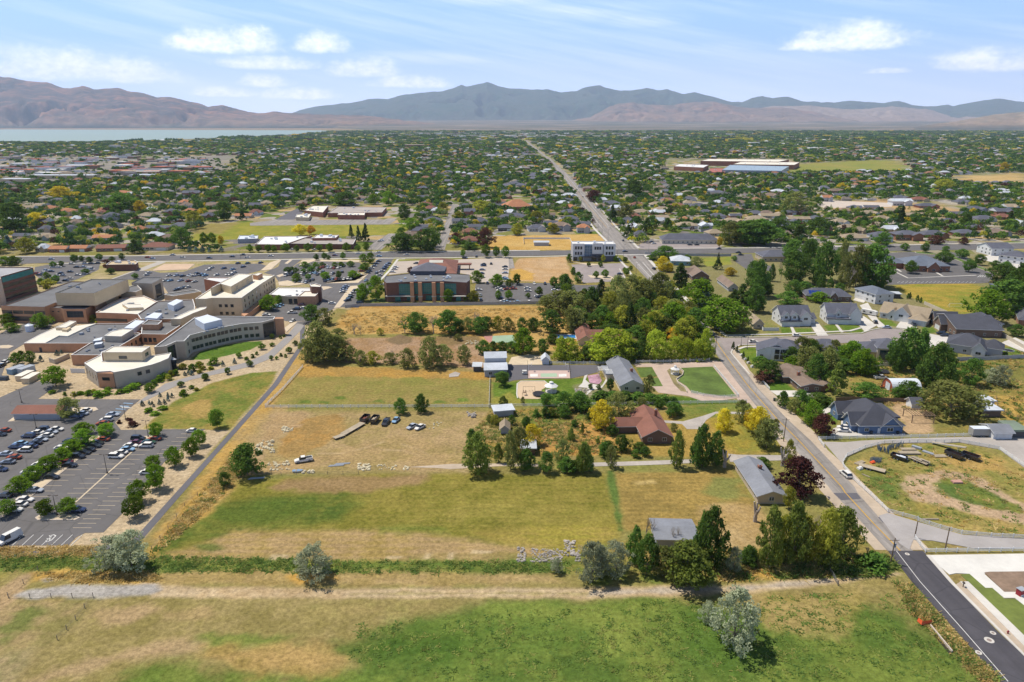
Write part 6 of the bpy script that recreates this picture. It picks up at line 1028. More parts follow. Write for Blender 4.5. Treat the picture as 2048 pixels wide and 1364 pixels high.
# ------------------------------------------------------------------ lake, foothills, mountains
LK=bpy.data.materials.new('lake_water'); LK.use_nodes=True; g_=NT(LK.node_tree); p_o=g_.n('ShaderNodeNewGeometry').outputs['Position']
b_=g_.n('ShaderNodeBsdfPrincipled',i_Base_Color=(.21,.28,.26,1),i_Roughness=.65); g_.n('ShaderNodeOutputMaterial',i_0=b_.outputs[0])
sheet('lake',p_(-900,287,0,283.5,60,283,110,284,190,282.5,330,280,430,276,520,271.5,575,269.5,625,265.5,672,262.3,640,260.8,300,259.8,0,259,-900,258),.8,LK)
def rng(name,ridge,D,foot,zb,c1,c2,c3,sp,seed,nt=44,back=4000):
    X=np.array([p[0] for p in ridge],float); Y=np.array([p[1] for p in ridge],float); px=np.linspace(X[0],X[-1],int((X[-1]-X[0])/3.2)); rp=np.interp(px,X,Y)
    rp=rp+ (fbm(px,px*0,14,seed,3)-.5)*2.4; zr=H+D*(HY-rp)/F*1.0; t=np.linspace(0,1,nt); T,PXX=np.meshgrid(t,px,indexing='ij'); ZR=np.broadcast_to(zr,T.shape)
    Yd=D-foot*(1-T); XX=(PXX-1024)/F*CP*Yd*(1+0*T)
    sc_=foot*.42; rg=1-np.abs(2*fbm(XX+9e4,Yd*.6+9e4,sc_,seed+1,5)-1)*1.6; rg2=1-np.abs(2*fbm(XX+9e4,Yd+9e4,sc_*.4,seed+5,4)-1)*1.6
    z=zb+(ZR-zb)*(T**1.15)*(1-.0*T)+ (rg-.5)*sp*(ZR-zb)*np.sin(math.pi*np.clip(T,0,1))*.9+(rg2-.5)*sp*.75*(ZR-zb)*np.sin(math.pi*T)
    z=np.minimum(z,zb+(ZR-zb)*np.clip(.10+.9*T**.85,0,1)); z=np.maximum(z,zb-20); z[0]=-60
    back_=np.stack([D+back+0*px]),; v=np.stack([XX.ravel(),Yd.ravel(),z.ravel()],1); vb=np.stack([(px-1024)/F*CP*(D+back),D+back+0*px,-60+0*px],1); v=np.concatenate([v,vb]); m=len(px); n=nt+1
    ii=(np.arange(n-1)[:,None]*m+np.arange(m-1)[None]).ravel(); q=np.stack([ii,ii+1,ii+m+1,ii+m],1)
    me=bpy.data.meshes.new(name); me.from_pydata(v.tolist(),[],q.tolist()); me.polygons.foreach_set('use_smooth',[True]*len(q))
    mm=bpy.data.materials.new(name); mm.use_nodes=True; g=NT(mm.node_tree); p=g.n('ShaderNodeNewGeometry').outputs['Position']; zz_=g.n('ShaderNodeSeparateXYZ',i_0=p).outputs[2]
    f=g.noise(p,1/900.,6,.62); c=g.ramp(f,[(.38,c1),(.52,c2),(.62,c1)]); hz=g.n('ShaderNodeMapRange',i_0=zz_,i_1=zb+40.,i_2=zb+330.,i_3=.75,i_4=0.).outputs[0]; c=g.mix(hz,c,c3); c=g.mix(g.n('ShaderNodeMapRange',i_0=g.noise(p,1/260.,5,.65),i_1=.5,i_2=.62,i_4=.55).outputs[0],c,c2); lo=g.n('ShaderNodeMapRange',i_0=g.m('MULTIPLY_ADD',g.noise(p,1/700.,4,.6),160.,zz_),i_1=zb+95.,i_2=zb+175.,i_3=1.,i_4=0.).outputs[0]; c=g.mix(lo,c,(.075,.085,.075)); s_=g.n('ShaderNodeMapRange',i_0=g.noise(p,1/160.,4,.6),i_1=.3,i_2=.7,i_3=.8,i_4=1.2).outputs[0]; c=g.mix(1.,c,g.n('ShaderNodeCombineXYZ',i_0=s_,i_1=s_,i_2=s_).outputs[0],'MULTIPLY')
    g.n('ShaderNodeOutputMaterial',i_0=g.n('ShaderNodeBsdfDiffuse',i_0=c).outputs[0]); me.materials.append(mm); return tag(obj(name,me),kind='structure')
RED,SCR,PNK,GRN=(.25,.135,.095),(.075,.07,.066),(.29,.195,.14),(.046,.08,.058)
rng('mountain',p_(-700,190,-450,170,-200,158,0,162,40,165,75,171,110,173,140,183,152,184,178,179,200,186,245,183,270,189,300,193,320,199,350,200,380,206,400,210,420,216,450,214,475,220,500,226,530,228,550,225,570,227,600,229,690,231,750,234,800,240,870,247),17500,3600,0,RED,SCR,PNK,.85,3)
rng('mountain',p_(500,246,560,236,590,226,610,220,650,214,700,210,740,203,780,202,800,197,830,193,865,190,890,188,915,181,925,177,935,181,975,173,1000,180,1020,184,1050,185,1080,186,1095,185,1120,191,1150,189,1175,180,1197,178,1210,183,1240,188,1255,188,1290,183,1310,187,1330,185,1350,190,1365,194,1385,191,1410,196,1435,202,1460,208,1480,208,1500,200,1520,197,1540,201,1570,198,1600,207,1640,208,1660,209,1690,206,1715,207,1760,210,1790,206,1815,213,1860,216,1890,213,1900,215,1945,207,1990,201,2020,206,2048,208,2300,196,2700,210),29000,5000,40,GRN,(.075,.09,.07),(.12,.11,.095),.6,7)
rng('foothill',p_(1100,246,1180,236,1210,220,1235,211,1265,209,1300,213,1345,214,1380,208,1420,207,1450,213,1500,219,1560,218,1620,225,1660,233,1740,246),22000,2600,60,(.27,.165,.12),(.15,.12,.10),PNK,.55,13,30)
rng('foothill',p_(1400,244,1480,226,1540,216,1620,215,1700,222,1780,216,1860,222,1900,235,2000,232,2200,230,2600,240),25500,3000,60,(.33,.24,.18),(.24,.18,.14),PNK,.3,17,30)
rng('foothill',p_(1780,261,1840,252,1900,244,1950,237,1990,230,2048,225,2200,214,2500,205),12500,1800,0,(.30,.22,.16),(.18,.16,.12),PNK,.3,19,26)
def plain():
    X=np.linspace(-1200,3200,240); Yv=np.linspace(9600,30000,60); XX,YY=np.meshgrid(X,Yv); XW=(XX-1024)/F*CP*YY
    z=-3+np.clip((YY-9800)/16000,0,1)**1.15*190*(.65+.7*fbm(XW+5e4,YY+5e4,2600,51,4))+(fbm(XW+5e4,YY+5e4,900,53,3)-.5)*18*np.clip((YY-10500)/4000,0,1)
    lk=(XX<760-(YY-9600)*.02)&(YY<14500); z=np.where(lk,-6,z); v=np.stack([XW.ravel(),YY.ravel(),z.ravel()],1); m=len(X); ii=(np.arange(59)[:,None]*m+np.arange(m-1)[None]).ravel()
    me=bpy.data.meshes.new('valley_floor'); me.from_pydata(v.tolist(),[],np.stack([ii,ii+1,ii+m+1,ii+m],1).tolist()); mm=bpy.data.materials.new('valley_floor'); mm.use_nodes=True; g=NT(mm.node_tree); p=g.n('ShaderNodeNewGeometry').outputs['Position']
    q=g.n('ShaderNodeMapping',i_Vector=p,i_Scale=(1/1500.,1/500.,.0)).outputs[0]; c=g.ramp(g.noise(q,1.,5,.6),[(.38,(.085,.10,.08)),(.5,(.14,.125,.10)),(.6,(.24,.185,.145)),(.72,(.36,.32,.28))]); g.n('ShaderNodeOutputMaterial',i_0=g.n('ShaderNodeBsdfDiffuse',i_0=c).outputs[0]); me.materials.append(mm); tag(obj('valley_floor',me),kind='structure')
plain()
# the air: one even haze round everything
hb_=MB(); hb_.prism([(-39000,-6000),(39000,-6000),(39000,39000),(-39000,39000)],-70,2600,0,bottom=True)
HM=bpy.data.materials.new('haze'); HM.use_nodes=True; g_=NT(HM.node_tree); pv=g_.n('ShaderNodeVolumePrincipled'); pv.inputs['Color'].default_value=(.60,.73,.95,1); pv.inputs['Density'].default_value=2.7e-5; pv.inputs['Anisotropy'].default_value=.15; g_.t.links.new(pv.outputs[0],g_.n('ShaderNodeOutputMaterial').inputs['Volume'])
tag(hb_.build('haze',HM),kind='stuff')
# ------------------------------------------------------------------ vehicles
PAINT={k:mat('paint_'+k,c,.28,.02,1.,spec=.5,coat=.7) for k,c in dict(white='#eceef0',silver='#b9bec4',grey='#7d8187',black='#2c2d31',navy='#2c3a5e',blue='#3f6aa8',red='#a8262e',maroon='#6e2630',green='#3b5a4c',tan='#b3a68e',orange='#d2713a',lightblue='#8fb3cf').items()}
TYRE=mat('tyre','#2b2b2c',.9,.1,4.); CGL=mat('car_glass',(.02,.024,.03),.06,.05,1.,spec=.7); LAMP=mat('lamp_red','#8c2a2a',.3,.05,2.); LAMPW=mat('lamp_clear','#d8dadc',.2,.05,2.)
def car_kind(kind):
    # outline along x (front at +x): lower body and cabin; returns {part: mesh}
    L,Wd,H1,H2,c0,c1,c2,c3=dict(sedan=(4.7,1.82,.86,1.42,-1.75,-1.05,.35,1.15),suv=(4.75,1.9,1.0,1.72,-2.25,-1.95,.45,1.1),pickup=(5.7,1.98,1.05,1.82,-.75,-.55,.75,1.35),van=(5.6,2.0,1.15,2.35,-2.7,-2.62,1.35,2.1))[kind]
    h=L/2; b=MB()
    def loft(secs,m=0):
        R=[]
        for x,hw,z0,z1_,t in secs: R.append([(x,-hw,z0+.12),(x,-hw*1.0,z1_*.62+z0*.38),(x,-hw*t,z1_),(x,hw*t,z1_),(x,hw,z1_*.62+z0*.38),(x,hw,z0+.12),(x,hw*.9,z0),(x,-hw*.9,z0)])
        for i in range(len(R)-1):
            for k in range(8): b.poly([R[i][k],R[i][(k+1)%8],R[i+1][(k+1)%8],R[i+1][k]],m)
        b.poly(R[0][::-1],m); b.poly(R[-1],m)
    w=Wd/2
    loft([(-h,w*.86,.34,H1*.86,.86),(-h+.25,w*.97,.26,H1*.98,.9),(c0,w,.24,H1,.92),(c3,w,.24,H1*.98,.92),(h-.7,w*.98,.24,H1*.9,.9),(h-.12,w*.88,.28,H1*.74,.86),(h,w*.78,.34,H1*.62,.84)])
    if kind=='pickup':
        b.box(-1.75,0,H1+.002,2.0,1.5,.02,0,1)
        for y in (-.86,.86): b.box(-1.8,y,H1,2.1,.14,.22,0,0)
        b.box(-2.78,0,H1,.12,1.6,.22,0,0)
    rw=w*.74
    def q(x0,x1,z0,z1_,h0,h1): return [(x0,h0,z0),(x1,h1,z1_),(x1,-h1,z1_),(x0,-h0,z0)]
    b.poly([(c1,-rw,H2),(c2,-rw,H2),(c2,rw,H2),(c1,rw,H2)],0)
    if kind=='van': b.poly([(c0,-w*.92,H1),(c0+2.9,-w*.92,H1),(c0+2.9,-rw,H2),(c1,-rw,H2)],0); b.poly([(c0,w*.92,H1),(c1,rw,H2),(c0+2.9,rw,H2),(c0+2.9,w*.92,H1)],0); b.poly([(c0,w*.92,H1),(c0,-w*.92,H1),(c1,-rw,H2),(c1,rw,H2)],0)
    for s in (-1,1): b.poly([(c1-.02,s*rw,H2-.0),(c2+.02,s*rw,H2),(c2+.06,s*rw*1.02,H2-.07),(c1-.06,s*rw*1.02,H2-.07)][::s],0)
    body=b.mesh('body',[PAINT['white'],mat('bed_liner','#3b3b3d')])
    g=MB(); e=.006; ww=w*.91
    g.poly([(c3,-ww,H1),(c3,ww,H1),(c2,rw,H2-e),(c2,-rw,H2-e)],0)
    if kind!='van':
        g.poly([(c0,ww,H1),(c0,-ww,H1),(c1,-rw,H2-e),(c1,rw,H2-e)],0)
        for s in (-1,1): g.poly([(c0,s*ww,H1),(c3,s*ww,H1),(c2,s*rw,H2-e),(c1,s*rw,H2-e)][::-s],0)
    else:
        for s in (-1,1): g.poly([(c0+2.9,s*ww,H1),(c3,s*ww,H1),(c2,s*rw,H2-e),(c0+2.9,s*rw,H2-e)][::-s],0)
    glass=g.mesh('window_glass',CGL)
    wh=MB(); wh.tube([(0,-.11,0),(0,.11,0)],.34,12,0); wh.tube([(0,-.12,0),(0,.12,0)],.19,8,1); wheel=wh.mesh('wheel',[TYRE,GREYM])
    tl=MB(); tl.box(-h+.03,-w*.62,H1*.62,.1,.36,.16,0,0); tail=tl.mesh('tail_light',LAMP); hl=MB(); hl.box(h-.1,-w*.55,H1*.52,.14,.36,.13,0,0); head=hl.mesh('headlight',LAMPW)
    return body,glass,wheel,tail,head,h,w
CK={k:car_kind(k) for k in ('sedan','suv','pickup','van')}
NMV=dict(sedan='parked_car',suv='parked_suv',pickup='pickup_truck',van='parked_van'); WV=dict(sedan='sedan',suv='SUV',pickup='pickup truck',van='panel van'); CAV=dict(sedan='car',suv='car',pickup='pickup',van='van')
def car(g,rz,kind,col,auto=None,label=None,group=None,parts=True):
    body,glass,wheel,tail,head,h,w=CK[kind]; moving=False
    t=thing(NMV[kind],label,CAV[kind],(g[0],g[1],.13),rz,group); c=obj('body',body,t); c.material_slots[0].link='OBJECT'; c.material_slots[0].material=PAINT[col]; obj('window_glass',glass,t)
    for sx in (-.31,.30):
        for sy in (-1,1): obj('wheel',wheel,t,(sx*h*2,sy*(w-.06),.33))
    if parts:
        for sy in (0,1):
            a=obj('tail_light',tail,t,(0,0,0)); d=obj('headlight',head,t,(0,0,0))
            if sy: a.location.y=w*1.24; d.location.y=w*1.1
    cn={'lightblue':'light blue','tan':'beige'}.get(col,col)
    if not label: tag(t,auto=auto or (cn+' '+WV[kind]))
    return t
CO=dict(w='white',s='silver',g='grey',k='black',n='navy',b='blue',r='red',m='maroon',e='green',t='tan',o='orange',l='lightblue')
def cars(zk,rz,s,near=False,grp=None):
    for it in s.split(','):
        f=it.split(); g=G(*z1(zk,float(f[0]),float(f[1]))); c=f[2][0]; k={'u':'suv','p':'pickup','v':'van'}.get(f[2][1:2],'sedan'); a=rad(float(f[3])) if len(f)>3 else rad(rz)
        if R_.random()<.5 and len(f)<4: a+=math.pi
        car(g,a+R_.uniform(-.03,.03),k,CO[c],parts=near,group=grp)
gl='cars parked in the lower hospital car park'
cars('C',0,'745 560 n,800 535 s,835 505 w,1100 545 s,1040 595 wu,1000 632 r,45 700 r,0 738 k,415 690 ku,555 688 w,500 716 s,360 722 w,455 750 w,280 755 nu,400 790 s,200 828 b,345 820 k,160 860 n,300 855 n,245 895 wu,55 930 s,140 962 r,80 1008 g,5 1080 n,685 805 k,620 850 k,600 873 w,1005 787 r,945 820 k,920 850 k,835 850 k,860 890 k,815 915 k,760 955 ku,640 1012 m,680 1040 k,505 1155 k,345 1285 s,1350 780 ku,1320 818 m,1275 850 w,1245 885 b,1175 918 w,1135 955 wu,1505 782 r,1450 815 e,1425 850 wu,1885 705 w,1440 1110 w,390 1035 w,285 1108 w,225 1165 n',True,gl)
cars('D',0,'250 208 w,190 255 w,140 305 w,45 168 k,755 305 n',True,gl); car(G(*z1('D',105,590)),rad(247),'van','white',label='long white panel van parked nose out at the near edge of the car park')
gu='cars parked in the upper hospital lots'
cars('A',90,'45 1203 w,90 1188 w,20 1232 k',False,gu); cars('A',0,'450 302 s,500 312 k,520 272 w,570 272 w,745 270 k,810 268 s,885 295 wv,685 316 k,760 347 w,820 340 s,590 330 k,610 352 s,560 352 w,420 327 wu,360 332 r,380 346 k,490 362 w,640 402 k,680 382 w,390 407 w,700 237 w,830 236 s,890 236 k,950 232 k',False,gu)
cars('A',60,'1450 327 w,1430 347 w,1650 352 w,1720 352 s,1780 357 k,1850 352 s,1880 357 w,1920 332 k,1970 347 k,2000 352 b,1610 402 w,1660 402 b,1760 402 s,1840 407 r,1900 412 w,1720 492 k,1750 482 s,1790 472 k,1830 467 w',False,gu)
cars('B',60,'20 357 w,60 352 w,110 342 k,150 347 b,210 277 w,180 297 w,260 347 w,330 282 n,420 292 b,430 322 w,400 342 w,520 267 n,565 232 e,690 227 n,470 232 k,370 342 w',False,gu); cars('B',0,'880 642 l,850 658 b,1085 638 m,1035 682 ku,995 717 wp,1110 672 w,745 738 w,790 682 n',True,gu); cars('B',75,'1000 798 w',True,gu)
gv='cars parked in the lots beside the glass fronted office'
cars('U',90,'340 545 w,390 555 w,440 562 s,500 540 k,560 520 k,770 540 n,830 512 b,900 507 b,960 507 r,1030 512 k,1090 507 w,1160 497 w,1215 502 w,370 410 w,410 432 k,450 382 w,520 412 s,560 392 b,600 402 l,640 432 k,690 392 w,740 382 e,880 422 w,910 407 k,1060 387 k,490 287 k,630 317 w,700 312 r,740 302 r,800 282 w,820 312 s,870 312 w,920 322 r,990 312 w,1040 292 s,1090 277 s,100 442 wv,180 432 k,210 402 n',False,gv)
cars('U',15,'1640 242 k,1680 202 k,1600 282 s,1560 322 w,1520 372 k,1490 402 k,1390 372 r,1350 432 w,1850 242 k,1830 267 s,1800 302 k,1770 332 k,1740 372 w,1690 442 w,1130 632 s,1100 662 k,1090 692 s,1070 728 w',False,gv); cars('U',40,'1290 702 k,1250 742 w,1210 782 w,1190 822 e,1150 872 ku',False,gv); cars('U',80,'1650 402 g,1470 532 l',False,gv); cars('U',0,'890 922 w,1370 912 ku,1760 602 w,1770 682 w',False,gv)
cars('E',0,'1105 243 k,1105 256 n,1095 296 g,1085 332 k,1090 367 w,1315 267 k,1315 291 w,1315 327 s,1315 377 k,1320 387 b,450 233 g,250 271 w,240 291 w,220 317 w,1060 492 w,1255 477 w,1265 497 w,1330 487 r,1400 482 r,1535 477 w,1540 502 w,1635 557 w,1650 565 k,1800 497 w,1265 572 k,1300 602 w,1340 612 b,1430 612 b,925 182 ku',False,gv); cars('E',90,'1145 427 k,1600 432 w,1705 432 k,1445 427 w,1075 547 s,1080 592 k,1550 610 w,1675 610 w,1180 237 k,1038 167 k',False,gv); cars('F',0,'235 502 w,585 337 k',False,gv)
gs='cars driving on the cross street'
cars('N',0,'385 1045 s 0,150 1050 w 180,1290 1012 w 180,1365 1032 w 0,1105 1032 r 0,1140 1040 s 0,1565 1036 k 0,1735 1026 k 180,1815 1012 k 180,1850 1032 w 0,2025 1020 w 0',False,gs); cars('O',0,'805 1002 w 180,960 994 w 180,965 1022 b 0,1170 1010 w 180,635 1016 m 0,1605 1035 k 90',False,gs); cars('Q',0,'935 987 k 0,1635 967 k 180,1150 1117 ku 100',False,gs)
cars('O',0,'320 972 w,480 974 w,970 910 w,985 905 s'); cars('Q',0,'1150 927 w,1135 915 k,1420 937 k,1470 937 k,1780 995 k,1800 1012 k'); cars('Q',90,'1005 1032 r 90,920 905 k 90,575 522 k 90,620 577 k 90,590 540 w 90')
cars('G',0,'25 768 w 0,350 721 w 0,1020 660 s 170',True); cars('G',75,'1225 642 ku,820 577 ku,935 622 ku,1210 690 k',True); cars('G',5,'1425 703 ku,1460 720 kp',True); cars('X',100,'535 965 ku 100',True); cars('X',10,'490 705 s,650 830 w',True)
cars('J',0,'700 588 w 170,700 612 w 170,975 215 wp 5',True); car(G(*z1('J',713,940)),rad(98),'suv','white',label='white SUV stopped on the gravel verge beside the white rail fence')
for x,y,k,c,a,l in ((700,535,'pickup','white',202,'white crew cab pickup truck in the dry dirt yard near the rubble'),(1315,252,'pickup','black',262,'black pickup truck beside the two dump trailers in the dirt yard'),(1390,235,'sedan','lightblue',255,'pale blue small car at the end of the row in the dirt yard'),(1510,283,'sedan','silver',235,'silver saloon, the left of two set apart in the dirt yard'),(1570,288,'sedan','white',235,'white saloon, the right of two set apart in the dirt yard')): car(G(*z1('M',x,y)),rad(a),k,c,label=l)
# trailers
TB=PAINT['black']; RUSTY=mat('rusty_steel','#7a4a38',.9,.25,2.); DECK=mat('deck_timber','#b3a48c',.9,.15,3.)
def trailer(g,rz,L,Wd,h,label,name='dump_trailer',load=None,mw=None):
    t=thing(name,label,'trailer',(g[0],g[1],0),rz); b=MB(); b.box(0,0,.62,L,Wd,.12,0,0); o=b.build('deck',DECK if h<.3 else RUSTY,t)
    if h>=.3:
        b=MB()
        for y in (-Wd/2,Wd/2): b.box(0,y,.64,L,.1,h,0,0)
        for x in (-L/2,L/2): b.box(x,0,.64,.1,Wd-.1,h,0,0)
        for k in range(int(L/.8)):
            for y in (-Wd/2-.06,Wd/2+.06): b.box(-L/2+.4+k*.8,y,.64,.08,.06,h*.95,0,0)
        b.build('side_wall',mw or TB,t)
    if load: b=MB(); r=random.Random(int(L*100)); [b.box(r.uniform(-L*.35,L*.35),r.uniform(-Wd*.25,Wd*.25),.75+.1*k,r.uniform(1.5,L*.6),r.uniform(.3,.8),.1,r.uniform(-.1,.1)) for k in range(7)]; b.build('load',load,t)
    b=MB(); b.tube([(L/2,-.4,.6),(L/2+1.3,0,.55)],.06,5); b.tube([(L/2,.4,.6),(L/2+1.3,0,.55)],.06,5); b.tube([(L/2+1.2,0,0),(L/2+1.2,0,.7)],.04,5); b.build('hitch',TB,t)
    for x in (-.55,.45):
        for y in (-1,1): obj('wheel',CK['sedan'][2],t,(x-L*.08,y*(Wd/2+.12),.34))
    return t
trailer(G(*z1('M',1160,232)),rad(258),4.6,2.3,1.3,'rusty sided dump trailer, the left of the pair in the dirt yard',load=RUSTY); trailer(G(*z1('M',1230,238)),rad(258),4.8,2.3,1.3,'dump trailer with timber load, the right of the pair in the dirt yard',load=DECK)
trailer(G(*z1('M',1070,298)),rad(243),11,2.5,.1,'long grey flatbed trailer lying beside the golden weeds','flatbed_trailer'); trailer(G(*z1('M',965,358)),rad(225),4,2,.1,'short grey flatbed trailer in front of the long flatbed','flatbed_trailer')
trailer(G(*z1('J',1110,815)),rad(-48),4.6,2.2,.9,'black dump trailer nearest the stacked blue fence panels',load=METALW); trailer(G(*z1('J',1265,838)),rad(-60),5.6,2.3,.25,'trailer loaded with grey timber in the fenced yard','flatbed_trailer',load=DECK); trailer(G(*z1('J',1522,800)),rad(-62),5.2,2.3,1.2,'black dump trailer under the end of the long conveyor'); trailer(G(*z1('J',1645,812)),rad(-52),5.,2.3,1.1,'black dump trailer standing right of the conveyor'); trailer(G(*z1('J',910,893)),rad(-38),7.6,2.4,.1,'tan flatbed trailer parked askew near the rail fence','flatbed_trailer')
g=G(*z1('J',1728,640)); t=thing('enclosed_trailer','grey enclosed box trailer parked by the white rail fence','trailer',(g.x,g.y,0)); b=MB(); b.box(0,0,.6,8,2.6,2.5,0,0); b.box(4.1,0,.9,.5,2.2,1.6,0,0); b.build('body',mat('trailer_grey','#a5a29c',.5,.06,1.),t); b=MB(); b.box(0,0,3.11,8.1,2.7,.08,0,0); b.build('roof',METALW,t); [obj('wheel',CK['sedan'][2],t,(x,y*1.25,.34)) for x in (-1,0) for y in (-1,1)]
g=G(*z1('G',890,560)); t=thing('camper','white rounded camper trailer beside the house drive','camper',(g.x,g.y,0),rad(-50)); b=MB(); pr=[(-4.5,.7),(-4.5,2.6),(-4,3.1),(2.5,3.1),(4,2.7),(4.4,1.6),(4.2,.7)]
for i in range(7): a,c=pr[i],pr[(i+1)%7]; b.poly([(a[0],-1.25,a[1]),(c[0],-1.25,c[1]),(c[0],1.25,c[1]),(a[0],1.25,a[1])],0)
b.poly([(x,-1.25,z) for x,z in pr][::-1],0); b.poly([(x,1.25,z) for x,z in pr],0); b.build('body',PAINT['white'],t); [obj('wheel',CK['sedan'][2],t,(x,y*1.2,.34)) for x in (-.6,.4) for y in (-1,1)]; [obj('window',winmesh(1.2,.7,CGL),t,(x,-1.28,1.6)) for x in (-2.5,1.2)]
# ------------------------------------------------------------------ fences
VIN=mat('vinyl_white','#efeeea',.45,.03,1.); WOODF=mat('fence_timber','#8a745e',.9,.15,2.); FGREY=mat('fence_grey','#b4b4b3',.8,.06,1.); CONW=mat('fence_concrete','#c9bda8',.9,.07,1.); POSTW=mat('post_weathered','#8b7f70',.95,.15,3.)
def fence(pts,label,style='rail',h=1.3,sp=3.,world=False):
    P=[Vector((p[0],p[1],0)) if world else G(*p) for p in pts]; t=thing('rail_fence' if style in('rail','wire') else 'panel_fence' if style=='panel' else 'boundary_wall',label,'fence' if style!='wall' else 'wall',P[0])
    pm={'rail':VIN,'panel':None,'wire':POSTW,'wall':CONW}[style]; pm=pm or (WOODF if 'timber' in label or 'wooden' in label else FGREY if 'grey' in label else VIN)
    R=MB(); pts_=[]
    for a,b in zip(P,P[1:]):
        n=max(1,round((b-a).length/sp)); d=(b-a); ang=math.atan2(d.y,d.x); L=d.length
        for k in range(n): pts_.append((a.lerp(b,k/n),ang))
        m=(a+b)/2-P[0]
        if style=='rail':
            for z in (.35,.75,1.12): R.box(m.x,m.y,z,L,.06,.16,ang,0)
        elif style=='wire':
            for z in (.4,.75,1.1): R.tube([a-P[0]+Vector((0,0,z)),b-P[0]+Vector((0,0,z))],.018,4)
        elif style=='panel': R.box(m.x,m.y,.08,L-.02,.05,h-.15,ang,0); R.box(m.x,m.y,h-.07,L,.1,.09,ang,0)
        else: R.box(m.x,m.y,0,L,.22,h,ang,0); R.box(m.x,m.y,h,L,.3,.1,ang,0)
    R.build('rail' if style in('rail','wire') else 'panel',pm,t); pts_.append((P[-1],pts_[-1][1]))
    if style!='wall':
        b=MB(); w=.15 if style!='wire' else .1; b.box(0,0,0,w,w,h+.06,0,0); b.box(0,0,h+.06,w+.04,w+.04,.05,0,0); pm_=b.mesh('post',pm); pts_=pts_ if len(pts_)<=100 else pts_[::2]
        for p,a in pts_: obj('post',pm_,t,p-P[0],a)
    return t
fence(p_(531,816,980,815),'white rail fence along the far side of the dirt vehicle yard'); fence(p_(531,814,566,780,606,735),'white rail fence running back from the yard corner beside the path'); fence(zz('H',(390,330),(380,610)),'short white rail fence running away between the dry pasture and the lawn')
fence(p_(982,814,1110,813,1200,811,1366,808,1468,806,1493,805),'white rail fence between the ranch lawn and the orchard lots'); fence(p_(1101,728,1246,729),'white slatted fence behind the grey ranch house and courts',h=1.6); fence(p_(1272,726,1340,725,1419,722),'white slatted fence along the north paver drive',h=1.6); fence(zz('I',(1180,470),(1300,500),(1400,515),(1500,518),(1640,508)),'curved white rail fence round the near end of the mown lawn'); fence(zz('I',(1400,215),(1640,500)),'low white rail fence between the mown lawn and the road verge',h=.9)
fence(zz('I',(1060,225),(1105,265),(1095,300),(1035,340),(1050,375),(1115,420),(1140,465)),'winding low white garden wall beside the small round gazebo','wall',.6)
fence(zz('J',(1860,745),(1560,690),(1450,695),(1250,692),(1000,702),(860,737),(725,795),(690,850),(695,875),(770,970),(900,1090),(1030,1215),(1250,1275)),'long white rail fence enclosing the equipment yard with the oval track'); fence(zz('K',(1255,163),(1420,215),(1580,258),(1800,278),(2048,290),(2300,295)),'white rail fence along the lower drive below the equipment yard'); fence(zz('J',(1862,746),(2060,882)),'white rail fence at the far right of the equipment yard')
fence(zz('K',(1230,292),(1310,395),(1700,390),(2048,385),(2300,382)),'white rail fence round the small grass verge by the concrete apron'); fence(zz('J',(510,672),(552,728)),'short white rail fence at the mouth of the blue house lane'); fence(zz('J',(512,672),(800,665),(1200,658),(1655,645)),'long white rail fence in front of the blue house'); fence(zz('J',(90,240),(145,300)),'short white picket fence by the plum tree and brown ranch lawn',h=1.)
fence(zz('G',(1545,905),(1800,897),(2048,885),(2300,872)),'tall white vinyl fence behind the light grey house','panel',1.9); fence(zz('G',(935,945),(1100,942)),'tall white vinyl fence behind the glass walled house','panel',1.9); fence(zz('X',(1350,795),(1415,868),(1680,868)),'white vinyl panel fence at the corner of the close','panel',1.8); fence(p_(690,616,720,613,900,611,1092,608),'pale grey panel fence behind the glass fronted office','panel',1.9,4.); fence(p_(1290,497+12,1385,512,1440,513,1462,512),'tall grey slatted fence round the green corner lot','panel',2.,3.)
fence(zz('G',(1300,480),(1480,560),(1560,600)),'tan block wall beside the sports field','wall',1.8); fence(zz('G',(1740,640),(1910,735),(2048,815),(2200,900)),'tan block wall behind the dark modern house','wall',1.8); fence(zz('J',(640,385),(760,380),(1170,392)),'dark wooden fence behind the blue house','panel',1.7); fence(zz('J',(1840,360),(1850,440),(2048,540)),'orange brown wooden corral fence by the dry paddock','wire',1.3)
fence(zz('D',(80,1140),(230,1010),(372,880)),'wire fence on weathered posts along the left side of the gravel strip','wire',1.2,4); fence(zz('D',(85,1152),(500,1148),(910,1142),(740,1364),(560,1560)),'wire fence on weathered posts round the bottom left paddock','wire',1.2,4); fence(zz('M',(1110,630),(300,640)),'sagging wire fence between the hay field and the dirt yard','wire',1.1,5); fence(zz('D',(2046,60),(1800,255),(1640,480),(1480,680)),'old wire fence between the path strip and the hay field','wire',1.1,5)
fence(zz('Q',(180,930),(175,890),(520,890),(545,935)),'dark temporary fence round the small pump house','panel',1.5)
